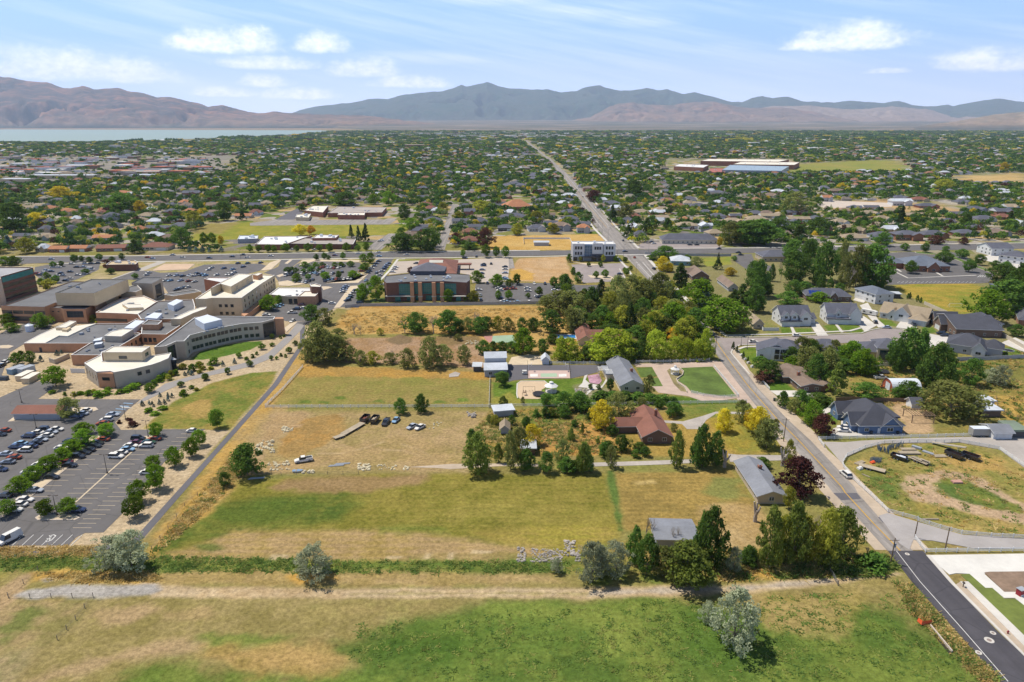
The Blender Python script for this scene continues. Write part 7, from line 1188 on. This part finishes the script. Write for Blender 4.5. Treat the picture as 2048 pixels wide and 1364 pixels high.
# ------------------------------------------------------------------ poles and lamps
POLE=mat('pole_timber','#7d6a58',.95,.15,3.); STEEL=mat('pole_steel','#6f7072',.6,.08,2.); BRNZ=mat('pole_bronze','#5c5048',.6,.08,2.)
def upole(bx,by,tx,ty,label,arm=True,tr=False):
    g=G(bx,by); h=hgt(g.y,by,ty); t=thing('utility_pole',label,'utility pole',(g.x,g.y,0)); b=MB(); b.tube([(0,0,-.1),(0,0,h)],[.17,.11],8); b.build('pole',POLE,t)
    if arm:
        b=MB(); b.box(0,.15,h-.8,2.4,.1,.12,0,0); b.build('crossarm',POLE,t); b=MB(); [b.tube([(x,.15,h-.68),(x,.15,h-.5)],.05,6) for x in (-1.1,-.5,.5,1.1)]; b.build('insulator',GREYM,t)
    if tr: b=MB(); b.tube([(.32,0,h-2.6),(.32,0,h-1.6)],.24,10); b.build('transformer',GREYM,t)
upole(1781,1127,1790,1076,'tall wooden utility pole at the farm track mouth',tr=True); upole(1829,1076,1834,1042,'wooden pole at the end of the white rail fence',False); upole(1890,1099,1902,1055,'leaning wooden pole standing on the small grass verge',False); upole(1567,883,1572,836,'wooden utility pole on the verge across from the blue house'); upole(1430,710,1433,669,'wooden utility pole by the grove at the close junction')
def lamp(bx,by,tx,ty,label,two=False,grp=None,auto=None):
    g=G(bx,by); h=max(5.5,hgt(g.y,by,ty)); t=thing('street_lamp',label,'street lamp',(g.x,g.y,0),0,grp); b=MB(); b.tube([(0,0,0),(0,0,.5)],.3,8); b.tube([(0,0,.5),(0,0,h)],[.11,.07],8); b.build('pole',BRNZ if two else STEEL,t)
    for s in ((-1,1) if two else (1,)): b=MB(); b.tube([(0,0,h-.05),(s*.7,0,h)],.04,5); b.box(s*1.,0,h-.06,.75,.35,.14,0,0); b.build('lamp_head',BRNZ,t)
    if not label: tag(t,auto=auto or 'slim street lamp')
for q,l in (((1045,1105,1010,920),'bronze car park lamp in the middle of the near stalls'),((1445,750,1410,590),'bronze car park lamp beside the round tree at the lawn corner'),((1225,580,1195,430),'bronze lamp beside the accessible stalls'),((355,665,335,600),'bronze lamp in front of the long red roofed shed'),((212,415,195,355),'bronze lamp behind the long red roofed shed'),((745,450,728,360),'bronze lamp by the dark tree at the end of the shed')): a,b_=z1('C',q[0],q[1]),z1('C',q[2],q[3]); lamp(*a,*b_,l,True)
a,b_=z1('D',558,345),z1('D',515,150); lamp(*a,*b_,'bronze lamp on the small near traffic island',True)
for bx,by,tx,ty in ((1216,482,1217,459),(1247,515,1247,489),(1272,548,1273,527),(1297,509,1298,486),(1235,513,1235,501),(1196,456,1197,439),(1204,465,1205,446),(1494,698,1497,671),(1482,691,1483,674),(1172,428,1173,412),(481,517,481,499),(820,470,821,449),(715,490,716,470),(743,505,744,480),(1420,610,1421,590),(140,512,139,487)): lamp(bx,by,tx,ty,None)
# ------------------------------------------------------------------ yard and street things
def bx_thing(name,label,cat,g,parts,rz=0.,group=None):
    t=thing(name,label,cat,(g[0],g[1],0),rz,group)
    for pn,m,bs in parts:
        b=MB(); [b.box(*q) for q in bs]; b.build(pn,m,t)
    return t
def gazebo(g,R0,h,label):
    t=thing('gazebo',label,'gazebo',(g.x,g.y,0)); N=8; b=MB(); [b.tube([(R0*.88*math.cos(6.283*k/N),R0*.88*math.sin(6.283*k/N),0),(R0*.88*math.cos(6.283*k/N),R0*.88*math.sin(6.283*k/N),h)],.09,6) for k in range(N)]; b.build('posts_frame',VIN,t); b=MB(); b.prism([(R0*.95*math.cos(6.283*k/N),R0*.95*math.sin(6.283*k/N)) for k in range(N)],0,.3,0); b.build('floor',CONC,t)
    b=MB(); Q=[(R0*1.1*math.cos(6.283*k/N),R0*1.1*math.sin(6.283*k/N),h) for k in range(N)]; T=[(R0*.35*math.cos(6.283*k/N),R0*.35*math.sin(6.283*k/N),h+R0*.42) for k in range(N)]
    for k in range(N): j=(k+1)%N; b.poly([Q[k],Q[j],T[j],T[k]],0)
    b.poly(Q[::-1],0); b.poly(T,0); b.build('roof',R_WHITE,t); b=MB(); b.tube([(0,0,h+R0*.42),(0,0,h+R0*.42+.5)],R0*.3,8); b.tube([(0,0,h+R0*.42+.5),(0,0,h+R0*.42+1.)],[R0*.36,.03],8); b.build('cupola',R_WHITE,t)
gazebo(G(*zp('H',985,455)),2.6,2.6,'large white octagonal gazebo beside the sand playground'); gazebo(G(*zp('I',1020,285)),1.9,2.5,'small white round gazebo in the front garden bed')
def ring(g,R0,h,label,pad=True):
    t=thing('trampoline',label,'trampoline',(g.x,g.y,0)); b=MB(); b.prism([(R0*math.cos(.3142*k),R0*math.sin(.3142*k)) for k in range(20)],h,h+.04,0,bottom=True); b.build('mat',TB if 0 else mat('mat_black','#2b2b30',.8),t); b=MB(); pts=[(R0*1.08*math.cos(.3142*k),R0*1.08*math.sin(.3142*k),h+.03) for k in range(21)]; b.tube(pts,.12,5,cap=False); b.build('rim',mat('pad_grey','#b8bcc0') if not pad else mat('pad_dark','#4a4e58'),t)
    if h>.4: b=MB(); [b.tube([(R0*math.cos(1.047*k),R0*math.sin(1.047*k),0),(R0*math.cos(1.047*k),R0*math.sin(1.047*k),h)],.04,5) for k in range(6)]; b.build('leg_frame',GREYM,t)
ring(G(*zp('H',865,490)),2.3,.8,'round black trampoline on the sand playground'); ring(G(*zp('Y',1795,1070)),2.2,.15,'sunken trampoline with pale rim in the fenced lawn',False); ring(G(*zp('G',990,992)),2.4,.8,'dark trampoline behind the white vinyl fence'); ring(G(*zp('A',790,1100)) if 0 else G(*zp('J',1850,560)) ,.01,.05,'x') if 0 else None
g=G(*zp('H',770,455)); t=thing('swing_set','metal swing set on the sand playground','swing set',(g.x,g.y,0)); b=MB(); [b.tube([(x,y,0),(x,0,2.3)],.05,5) for x in (-2.4,2.4) for y in (-1,1)]; b.tube([(-2.4,0,2.3),(2.4,0,2.3)],.05,5); b.build('frame',BRNZ,t); b=MB(); [b.box(x,0,.5,.5,.2,.05,0) or b.tube([(x-.22,0,.5),(x-.22,0,2.3)],.015,4) for x in (-1.2,.2,1.4)]; b.build('swing',TYRE,t)
g=G(*zp('H',725,490)); t=thing('climbing_frame','small brown climbing frame at the edge of the sand','climbing frame',(g.x,g.y,0)); b=MB(); [b.tube([(x,y,0),(x*.3,y*.3,2.2)],.06,5) for x in (-1,1) for y in (-1,1)]; b.build('frame',WOODF,t); b=MB(); b.box(.2,0,1.2,1.2,1.2,.1,0); b.build('platform',WOODF,t)
for q,l in (((765,255),'white basketball hoop at the left end of the pink court'),((1150,255),'white basketball hoop at the right end of the pink court')):
    g=G(*zp('H',*q)); t=thing('basketball_hoop',l,'basketball hoop',(g.x,g.y,0)); b=MB(); b.tube([(0,0,0),(0,0,3.3)],.09,6); b.tube([(0,0,3.3),(1.2 if 'left' in l else -1.2,0,3.1)],.07,6); b.build('pole',VIN,t); b=MB(); b.box(1.3 if 'left' in l else -1.3,0,2.8,.08,1.7,1.1,0); b.build('backboard',VIN,t)
fence(zz('H',(755,325),(755,200)),'tall thin wire fence at the left end of the pink court','wire',2.4); fence(zz('H',(1172,325),(1160,200)),'tall thin wire fence at the right end of the pink court','wire',2.4)
g=G(*zp('H',725,285)); bx_thing('utility_cart','small white covered cart left of the pink court','cart',g,(('body',PAINT['white'],[(0,0,.3,2.,1.3,.6,0,0),(0,0,1.7,1.9,1.3,.1,0,0)]),('frame',GREYM,[(-.8,-.55,.9,.06,.06,.8),(.8,.55,.9,.06,.06,.8),(-.8,.55,.9,.06,.06,.8),(.8,-.55,.9,.06,.06,.8)])))
def pergola(g,w,d,h,label,m,rz=0.,name='pergola'):
    t=thing(name,label,'pergola',(g.x,g.y,0),rz); b=MB(); [b.box(x,y,0,.25,.25,h) for x in (-w/2,w/2) for y in (-d/2,d/2)]; b.build('post_frame',m,t); b=MB(); [b.box(-w/2+w*k/8,0,h+.2,.12,d+1,.18) for k in range(9)]; [b.box(0,y,h,w+.8,.2,.2) for y in (-d/2,d/2)]; b.build('rafter_grid',m,t)
pergola(G(*zp('H',1490,290)),4,4,2.7,'white garden pergola at the left of the grey ranch house',VIN); pergola(G(*zp('H',1565,320)),4,5,2.7,'white pergola against the grey ranch house wall',VIN); pergola(G(*zp('J',1255,520)),8,6,2.8,'large brown timber pergola behind the blue house',WOODF)
# swimming pool
g=G(*zp('E',1915,945)); t=thing('swimming_pool','bright blue swimming pool beside the red brown roofed house','pool',(g.x,g.y,0)); b=MB(); b.box(0,0,0,11,8,.25,0,0); b.build('surround',CONC,t); b=MB(); b.box(0,0,.2,9,5.5,.12,0,0); b.build('water',mat('pool_water','#3f8fd8',.1,.05,.5,spec=.6),t)
g=G(*zp('Y',995,415)); t=thing('goal_frame','white football goal frame on the dry sports field','goal',(g.x,g.y,0),-.1); b=MB(); b.tube([(-3.6,0,0),(-3.6,0,2.4),(3.6,0,2.4),(3.6,0,0)],.08,5); b.build('crossbar',VIN,t); b=MB(); [b.tube([(x,0,2.4),(x,2,0)],.05,4) for x in (-3.6,3.6)]; b.tube([(-3.6,2,0),(3.6,2,0)],.05,4); b.build('stay',VIN,t)
g=G(*zp('K',2018,712)); bx_thing('kiosk','small red kiosk with a dark lid on the concrete path','kiosk',g,(('body',mat('kiosk_red','#9c2530',.5),[(0,0,.02,1.5,1.2,1.7,0,0)]),('lid',GREYM,[(0,0,1.73,1.8,1.4,.12,0,0)]),('panel',PAINT['white'],[(-.2,-.63,.1,.9,.05,.5,0,0)])),.3)
g=G(*zp('d',1830,690)); t=thing('fire_hydrant','dark red fire hydrant between kerb and new pavement','hydrant',(g.x,g.y,.1)); b=MB(); b.tube([(0,0,0),(0,0,.7),(0,0,.82)],[.16,.15,.06],8); b.build('barrel',mat('kiosk_red','#9c2530'),t); b=MB(); b.tube([(-.28,0,.5),(.28,0,.5)],.08,6); b.build('nozzle',mat('kiosk_red','#9c2530'),t)
g=G(*zp('d',1235,70)); bx_thing('mailbox','dark mailbox post on the new verge by the road','mailbox',g,(('post',BRNZ,[(0,0,0,.15,.15,1.1)]),('box',BRNZ,[(0,0,1.1,.35,.55,.35)])))
for i,(k,x,y,rr,l) in enumerate((('K',1787,1050,.95,'largest pale manhole ring on the new asphalt'),('K',1815,996,.6,'pale manhole cover on the kerb side of the new asphalt'),('K',1707,1143,.65,'pale manhole cover at the left edge of the new asphalt'),('K',1175,406,.55,'pale manhole cover at the start of the new asphalt'))):
    g=G(*zp(k,x,y)); t=thing('manhole_cover',l,'manhole cover',(g.x,g.y,.1)); b=MB(); b.prism([(rr*math.cos(.349*q),rr*math.sin(.349*q)) for q in range(18)],0,.02,0); b.build('collar',CONC,t); b=MB(); b.prism([(rr*.5*math.cos(.349*q),rr*.5*math.sin(.349*q)) for q in range(18)],.02,.03,0); b.build('lid',mat('iron','#9a8a80'),t)
g=G(*zp('d',755,575)); t=thing('safety_barrier','orange safety netting barrier at the end of the roadside culvert','barrier',(g.x,g.y,0),rad(10)); b=MB(); b.poly([(-1.3,0,.2),(1.2,.1,.1),(1.3,.2,1.1),(-1.1,.1,1.2)],0); b.poly([(-1.3,0,.2),(-1.1,.1,1.2),(-1.,1.5,1.),(-1.2,1.5,.1)],0); b.build('netting',mat('net_orange','#f0683a',.8,.1,5.),t); b=MB(); [b.tube([(x,y,0),(x,y,1.3)],.04,5) for x,y in ((-1.3,0),(1.25,.15),(-1.1,1.5))]; b.build('post',WOODF,t)
a,b_=G(*zp('d',800,590)),G(*zp('d',1090,940)); d=b_-a; t=thing('culvert_headwall','long dark concrete edge of the roadside ditch','culvert',a); b=MB(); b.box(d.x/2,d.y/2,0,d.length,.25,.55,math.atan2(d.y,d.x)); b.build('wall',CONC2,t); b=MB(); b.box(d.x/2-.45,d.y/2-.2,.01,d.length,.7,.02,math.atan2(d.y,d.x)); b.build('channel',mat('ditch_dark','#3c3a2c',.95),t)
a,b_=G(*zp('K',655,638)),G(*zp('K',600,548)); d=b_-a; t=thing('farm_gate','tubular metal farm gate standing across the farm track','gate',a,math.atan2(d.y,d.x)); b=MB(); [b.tube([(0,0,z),(d.length,0,z)],.035,5) for z in (.3,.55,.8,1.05,1.3)]; [b.tube([(x,0,.3),(x,0,1.3)],.035,5) for x in (0,d.length/2,d.length)]; b.build('gate_frame',STEEL,t); b=MB(); [b.tube([(x,0,0),(x,0,1.6)],.09,6) for x in (-.2,d.length+.2)]; b.build('post',POSTW,t)
for k,x,y,l in (('b',1375,465,'dark wheelie bin against the blue house wall'),('b',1740,468,'dark wheelie bin at the right end of the blue house'),('a',1150,1105,'black wheelie bin on the verge across the road from the lawn')):
    bx_thing('wheelie_bin',l,'bin',G(*zp(k,x,y)),(('bin',mat('bin_dark','#3f444b',.6),[(0,0,.08,.75,.8,1.05)]),('lid',mat('bin_lid','#33373d',.6),[(0,-.03,1.13,.8,.88,.1)])))
# dumpsters and plant by the hospital yard
for q,m,l in ((zz('S',(330,1045),(540,945)),STUC,'tan roofed skip enclosure, the upper of two by the drive'),(zz('S',(440,1090),(640,980)),STUC,'tan roofed skip enclosure, the lower of two by the drive'),(zz('S',(170,930),(400,850)),mat('tank_blue','#86a3b4',.6),'long blue grey plant container in the gravel yard'),(zz('S',(340,925),(570,850)),mat('tank_pale','#b4bfc6',.6),'pale metal plant enclosure beside the blue grey container')):
    a,b_=G(*q[0]),G(*q[1]); d=b_-a; bx_thing('plant_enclosure',l,'enclosure',(a+b_)/2,(('wall',m,[(0,0,0,d.length,3.2,2.3)]),('roof',R_CREAM if m is STUC else GREYM,[(0,0,2.31,d.length+.3,3.5,.15)])),math.atan2(d.y,d.x))
bx_thing('skip','dark skip at the left of the gravel yard','skip',G(*zp('S',70,1020)),(('body',mat('skip_dark','#4f5a66',.7),[(0,0,.1,3.2,2,1.4)]),('lid',mat('skip_lid','#454a52'),[(0,0,1.51,3.3,2.1,.08)]))); g=G(*zp('S',515,190)); t=thing('water_tank','round white tank beside the low hospital wing','tank',(g.x,g.y,0)); b=MB(); b.tube([(0,0,0),(0,0,3.2),(0,0,4.)],[2,2,.6],14); b.build('shell',METALW,t); b=MB(); b.tube([(0,0,3.9),(0,0,4.3)],.5,8); b.build('hatch',GREYM,t)
fence(zz('S',(1215,900),(1450,905)),'white enclosure fence by the cream hospital wing','panel',2.); a=[tuple(G(*p,2.6)[:2]) for p in zz('S',(930,675),(1190,545),(1190,640),(960,745))]; b0=G(*zp('S',960,745)); t=thing('retaining_wall','tan retaining wall of the loading ramp','wall',(b0.x,b0.y,0)); P=[G(*p) for p in zz('S',(850,720),(945,750),(1190,640))]; R=MB()
for p,q in zip(P,P[1:]): d=q-p; m_=(p+q)/2-b0; R.box(m_.x,m_.y,0,d.length,.4,2.2,math.atan2(d.y,d.x))
R.build('wall',CONW,t)
# planters on the verge of the close
for i,(x,y) in enumerate(((655,440),(695,490),(750,545),(795,592),(845,645))): bx_thing('white_boulder','white block on the grey verge by the small conifers, '+('first','second','third','fourth','fifth')[i]+' from the corner','boulder',G(*zp('a',x,y)),(('block',PAINT['white'],[(0,0,0,1.3,1.,.8,.4),(.1,0,.802,.9,.7,.3,.9)]),))
# materials in the equipment yard
FB=mat('panel_steel_blue','#5b7288',.5,.12,2.)
def leafy(name,label,cat,k,x0,y0,x1,y1,n,h,m,rz=0.,gap=1.):
    for i in range(n):
        t_=i/max(1,n-1); g=G(*zp(k,x0+(x1-x0)*t_,y0+(y1-y0)*t_)); tt=thing(name,None,cat,(g.x,g.y,0),rz+R_.uniform(-.25,.25),label); b=MB(); w=2.4; [b.box(0,0,z,w,.05,.06) for z in (.1,h*.5,h-.06)]; [b.box(-w/2+w*q/8,0,.1,.05,.06,h-.1) for q in range(9)]; b.build('frame',m,tt); tag(tt,auto='blue steel crowd barrier panel')
leafy('barrier_panel','stacked blue steel barrier panels','barrier','J',1030,745,1140,720,9,1.6,FB,.9); leafy('barrier_panel','stacked blue steel barrier panels','barrier','J',955,745,1030,770,7,1.6,FB,1.1); leafy('barrier_panel','stacked blue steel barrier panels','barrier','J',910,830,970,840,6,1.5,FB,.5)
for x,y,w,d,h,m,rz,l in ((1180,745,5,1.6,.4,DECK,0,'pale stack of planks behind the two plank stacks'),(1190,775,7,2.,.6,DECK,0,'largest pale stack of planks by the barrier panels'),(1180,805,4,1.2,.3,DECK,-.6,'narrow grey plank bundle lying askew'),(1245,735,3,1.2,.7,GREYM,-.8,'dark bundle of pipes beside the plank stacks'),(1330,770,3.5,1.2,.4,GREYM,-.9,'grey bundle of posts in the weeds'),(1420,795,4,1.8,.3,DECK,0,'low pale pallet stack left of the dump trailers'),(820,845,4,1.4,.3,DECK,.5,'plank bundle by the corner of the rail fence'),(1545,990,3,1.6,.5,mat('pink_board','#cf9d8d'),0,'pink topped pallet standing inside the oval track'),(1350,1268,4.5,.6,.3,DECK,0,'long pale beam in the grass near the lower fence'),(865,940,2.6,.5,.2,DECK,-1.,'pale plank lying in front of the askew flatbed')):
    g=G(*zp('J',x,y)); t=thing('timber_stack',l,'stack',(g.x,g.y,0),rz); n=max(2,int(h/.15))
    for k in range(n): b=MB(); [b.box(0,-d/2+d*(q+.5)/4,.04+k*h/n,w*(1-.04*((q+k)%3)),d/4-.05,h/n-.03) for q in range(4)]; b.build('layer',m,t)
g=G(*zp('J',1480,735)); t=thing('conveyor','long grey conveyor boom resting over the black dump trailer','conveyor',(g.x,g.y,0),rad(-48)); b=MB(); b.tube([(-5,-.6,.5),(5,-.6,2.2)],.1,5); b.tube([(-5,.6,.5),(5,.6,2.2)],.1,5); [b.tube([(x,-.6,1.35+x*.17),(x,.6,1.35+x*.17)],.05,4) for x in range(-5,6)]; b.build('frame',GREYM,t); b=MB(); b.poly([(-5,-.5,.62),(5,-.5,2.32),(5,.5,2.32),(-5,.5,.62)],0); b.build('belt',DECK,t); b=MB(); [b.tube([(3.,y,0),(3.,y,1.8)],.07,5) for y in (-.7,.7)]; [b.tube([(-4.5,y,0),(-4.5,y,.6)],.07,5) for y in (-.7,.7)]; b.build('leg_frame',GREYM,t)
g=G(*zp('J',915,845)); bx_thing('orange_netting','heap of orange safety netting by the barrier panels','netting',g,(('heap',mat('net_orange','#f0683a'),[(0,0,0,1.4,1.,.5,.3),(.3,.2,.5,.8,.6,.2,.8)]),)); g=G(*zp('J',820,890)); bx_thing('white_bag','big white bulk bag lying in the weeds near the fence','bag',g,(('bag',PAINT['white'],[(0,0,0,1.6,1.2,.6,.4),(.1,0,.6,1.,.8,.25,.7)]),))
g=G(*zp('J',990,285)); bx_thing('garden_tractor','small orange garden tractor beside the quonset hut','tractor',g,(('body',PAINT['orange'],[(0,0,.4,1.6,.7,.5),(.5,0,.9,.6,.6,.2)]),('seat',TYRE,[(-.5,0,.9,.4,.5,.5)]),('wheel',TYRE,[(-.6,-.5,0,.7,.25,.7),(-.6,.5,0,.7,.25,.7),(.6,-.4,0,.4,.2,.4),(.6,.4,0,.4,.2,.4)])))
g=G(*zp('M',655,612)); t=thing('small_boat','small white boat hull lying at the edge of the hay field','boat',(g.x,g.y,0),.1); b=MB(); pr=[(-1.6,.6,.6),(0,.75,.6),(1.,.6,.62),(1.9,0,.7),(1.,-.6,.62),(0,-.75,.6),(-1.6,-.6,.6)]; lo=[(x*.85,y*.6,.05) for x,y,z in pr]
for i in range(7): j=(i+1)%7; b.poly([lo[j],lo[i],pr[i],pr[j]],0)
b.poly(lo[::-1],0); b.poly([(x,y,z-.02) for x,y,z in pr],1); b.build('hull',[PAINT['white'],mat('hull_blue','#7f9bb8')],t); b=MB(); b.box(-.4,0,.6,.3,1.2,.06); b.build('thwart',DECK,t)
for x,y,l in ((940,565,'bundle of grey pipes at the edge of the hay field, the near one'),(985,552,'bundle of grey pipes at the edge of the hay field, the far one'),(345,660,'heap of scrap pipes under the dark tree by the field corner')):
    g=G(*zp('M',x,y)); t=thing('pipe_bundle',l,'pipes',(g.x,g.y,0),.15); [MB_.build('pipe',GREYM,t) for MB_ in [(lambda b:(b.tube([(-2.4+.2*k,-.5+.28*k,.12),(2.4+.1*k,-.4+.22*k,.12)],.1,6),b)[1])(MB()) for k in range(4)]]
# loose stones, rubble and weeds nobody would count
def rocks(name,spots,m,seed):
    r=random.Random(seed); b=MB()
    for k,x0,y0,x1,y1,n,s0,s1 in spots:
        for _ in range(n):
            g=G(*zp(k,r.uniform(x0,x1),r.uniform(y0,y1))); s=r.uniform(s0,s1); a=r.random()*3; h=s*r.uniform(.3,.6); n_=6; P=[(g.x+s*.5*r.uniform(.7,1.1)*math.cos(a+6.283*q/n_),g.y+s*.5*r.uniform(.7,1.1)*math.sin(a+6.283*q/n_)) for q in range(n_)]; b.prism(P,0,h*.7,0); c=[((p[0]-g.x)*.6+g.x,(p[1]-g.y)*.6+g.y) for p in P]; b.prism(c,h*.7,h,0)
    return tag(b.build(name,m),kind='stuff')
rocks('stones',[('M',1105,550,1195,605,34,.5,1.2),('M',430,530,590,600,46,.4,1.2),('M',1250,560,1400,600,18,.4,.8),('M',1440,572,1490,598,14,.4,.9),('M',690,608,770,622,10,.8,1.3),('M',1640,240,1740,290,8,.4,.9),('M',350,380,480,470,50,.5,1.4),('M',540,280,620,320,30,.5,1.3),('E',930,980,1070,1020,24,.5,1.4)],mat('stone_pale','#dccfae',.95,.1,2.),3)
rocks('rubble',[('L',130,580,190,690,60,.25,.8),('L',230,590,470,690,200,.2,.75),('L',480,530,560,640,70,.3,.9),('L',560,600,600,680,20,.4,1.),('H',1210,425,1350,490,60,.5,1.1),('H',170,655,250,710,14,.5,1.6)],mat('rubble_grey','#b3aaa0',.95,.3,1.5),4)
def weeds(name,areas,mats,seed):
    r=np.random.RandomState(seed); V=[];C=[]
    for k,pts,n,h,pal in areas:
        P=[tuple(G(*p)[:2]) for p in zz(k,*pts)]; X=[p[0] for p in P]; Y=[p[1] for p in P]; x=r.uniform(min(X),max(X),n*3); y=r.uniform(min(Y),max(Y),n*3); ok=inside(x,y,P)&(fbm(x,y,9,seed,4)+r.rand(n*3)*.7>.88); x,y=x[ok][:n],y[ok][:n]; q=14; N_=len(x)*q
        px=np.repeat(x,q)+r.normal(size=N_)*.45; py=np.repeat(y,q)+r.normal(size=N_)*.45; hh=np.repeat(h*(.4+.9*r.rand(len(x))),q)*(.5+.5*r.rand(N_)); a=r.rand(N_)*6.283; w=.10+.12*r.rand(N_); lx,ly=np.cos(a),np.sin(a); bx,by=r.normal(size=N_)*(.15+.8*h),r.normal(size=N_)*(.15+.8*h)
        v=np.stack([np.stack([px-lx*w,py-ly*w,0*px],1),np.stack([px+lx*w,py+ly*w,0*px],1),np.stack([px+lx*w*.4+bx,py+ly*w*.4+by,hh],1),np.stack([px-lx*w*.4+bx,py-ly*w*.4+by,hh],1)],1).reshape(-1,3); V.append(v)
        pc=np.array([s2l(c,1.35) for c in pal]); C.append(np.repeat(pc[r.randint(len(pal),size=len(x))]*(.8+.4*r.rand(len(x)))[:,None],q*4,0))
    return bulk(name,np.concatenate(V),4,np.concatenate(C),mats)
GP=('#5c7036','#6a7a3a','#7c8044','#4e6430'); YP=('#a88f5c','#a0854e','#b39e6c','#938350')
weeds('tall_weeds',[('P',p_(-60,1108,190,1108,700,1122,1140,1122,1140,1146,600,1146,-60,1140),1100,.3,GP),('P',p_(-60,1096,190,1094,190,1112,-60,1116),300,.4,YP),('P',p_(60,1145,300,1146,330,1160,120,1165),300,.35,YP),('P',p_(1440,1110,1700,1110,1720,1150,1440,1160),900,.8,YP+GP),('K',((620,520),(1010,420),(1060,490),(1000,545),(640,575)),700,.9,GP),('d',((350,0),(560,60),(700,230),(1200,800),(1740,1330),(1500,1330),(1050,860),(600,450)),600,.5,GP+YP),('P',p_(470,905,300,1110,310,1112,430,1005,500,930),500,.4,YP+GP[:1]),('P',p_(985,822,1230,815,1235,905,960,915,940,870),1200,.55,YP+GP),('P',p_(1690,925,1900,885,2050,940,2060,1080,1790,1030),350,.35,GP+YP),('P',p_(720,1250,1180,1215,1400,1195,1780,1185,1960,1364,900,1364,700,1320),900,.2,GP),('P',p_(1690,740,1900,722,2048,700,2048,860,1700,800),1800,.7,GP+YP),('P',p_(680,625,1090,615,1090,660,690,668),900,.5,YP)],TMT,77)
# ------------------------------------------------------------------ labels: say which one by what it stands beside
LMK=[(HO.location.x+5,HO.location.y+20,'hospital')]
for k,x,y,n in (('C',350,570,'long red roofed shed'),('D',400,380,'small near traffic island'),('D',105,580,'white panel van'),('C',1100,800,'middle car park island'),('C',1250,720,'accessible stalls'),('C',1800,560,'dry sloping lawn'),('B',300,1080,'curved hospital lawn'),('B',850,600,'orange brick hospital annexe'),('B',1200,1100,'curved asphalt path'),('T',1400,900,'hospital entrance canopy'),('S',500,950,'plant enclosures'),('A',700,450,'tall tan hospital hall'),('A',1180,220,'small tan roofed bank'),('A',200,420,'brown brick office'),('E',560,600,'glass fronted office'),('E',650,250,'red roofed clinic'),('E',1500,300,'bare sandy lot'),('F',330,190,'white three storey office'),('E',1230,1300,'blue metal barn'),('E',1250,970,'faded green court'),('E',200,960,'round dirt patch'),('F',200,980,'house with the pool'),('H',985,440,'large white gazebo'),('H',900,290,'pink sport court'),('I',590,420,'grey roofed ranch house'),('I',840,900,'maroon roofed house'),('I',1250,350,'mown front lawn'),('I',1280,790,'curving gravel drive'),('L',1300,540,'pale roofed farm shed'),('J',150,1100,'plum tree ranch'),('J',970,600,'blue house'),('J',1160,290,'quonset hut'),('J',1730,640,'enclosed box trailer'),('J',1300,800,'equipment yard'),('J',400,220,'brown ranch house'),('G',300,600,'twin dormer house'),('G',640,600,'tall gabled house'),('G',1130,600,'taupe roofed house'),('G',1500,650,'dark modern house'),('G',1650,850,'light grey house'),('G',180,850,'tall windowed house'),('G',950,850,'glass walled house'),('G',880,400,'purple grey roofed house'),('G',1300,180,'meeting house'),('G',1450,430,'sports field'),('F',1170,210,'teal cottage'),('F',1380,380,'dark brown gabled house'),('X',1300,700,'tan brick house'),('K',650,600,'farm gate'),('K',1060,450,'tall utility pole'),('K',1500,350,'small grass verge'),('M',270,600,'dirt yard corner'),('M',1200,230,'dirt yard trailers'),('P',623,1140,'farm track'),('O',400,910,'long white roofed school'),('O',800,680,'far brick school'),('N',1850,880,'white ribbed hall'),('Q',310,930,'pump house'),('Q',1400,900,'retirement home'),('Q',140,640,'terracotta roofed church'),('Q',640,800,'wide main road'),('Q',1000,1000,'street crossing'),('Q',1850,360,'high school'),('R',800,640,'building site'),('R',1200,870,'meeting house street'),('R',1740,960,'white gabled townhouse'),('N',520,960,'terracotta roofed bungalows'),('N',1550,800,'school playing field'),('N',440,560,'big yellow tree'),('N',900,620,'dark green tree clump'),('N',600,460,'long white roofed store'),('O',1430,800,'side street'),('R',300,360,'far dry field'),('F',700,500,'dense grove'),('F',900,1100,'row of domed trees'),('R',1600,640,'tan hip roofed houses')):
    g=G(*z1(k,x,y)); LMK.append((g.x,g.y,n))
ORD='nearest,second nearest,third nearest,fourth nearest,fifth nearest,sixth nearest,seventh nearest,eighth nearest,ninth nearest,tenth nearest,eleventh nearest,twelfth nearest,thirteenth nearest,fourteenth nearest,fifteenth nearest,sixteenth nearest,seventeenth nearest,eighteenth nearest,nineteenth nearest,twentieth nearest'.split(',')
GRP={'tree':'trees of the fields, streets and gardens','shrub':'shrubs in the beds','house':'houses of the town','street lamp':'street lamps along the roads'}
B_={}
for o,desc in AUTO:
    desc=desc.replace('dense domed','domed').replace('loose crowned','loose')
    x,y=o.location.x,o.location.y; d,lx,ly,n=min((math.hypot(x-a,y-b),a,b,n) for a,b,n in LMK)
    rel=('right of' if x>lx else 'left of') if abs(x-lx)>abs(y-ly) else ('behind' if y>ly else 'in front of')
    B_.setdefault((desc,rel,n),[]).append((d,o))
    if 'group' not in o and o.get('category') in GRP: o['group']=GRP[o['category']]
for (desc,rel,n),L_ in B_.items():
    L_.sort(key=lambda q:q[0])
    for i,(d,o) in enumerate(L_): o['label']=desc+' '+rel+' the '+n+(', '+ORD[min(i,19)]+' it' if len(L_)>1 else ''); w_=o['label'].split(); o['label']=' '.join(w_) if len(w_)<=16 else ' '.join(w_).replace('two storey ','tall ').replace(' nearest it',' nearest')
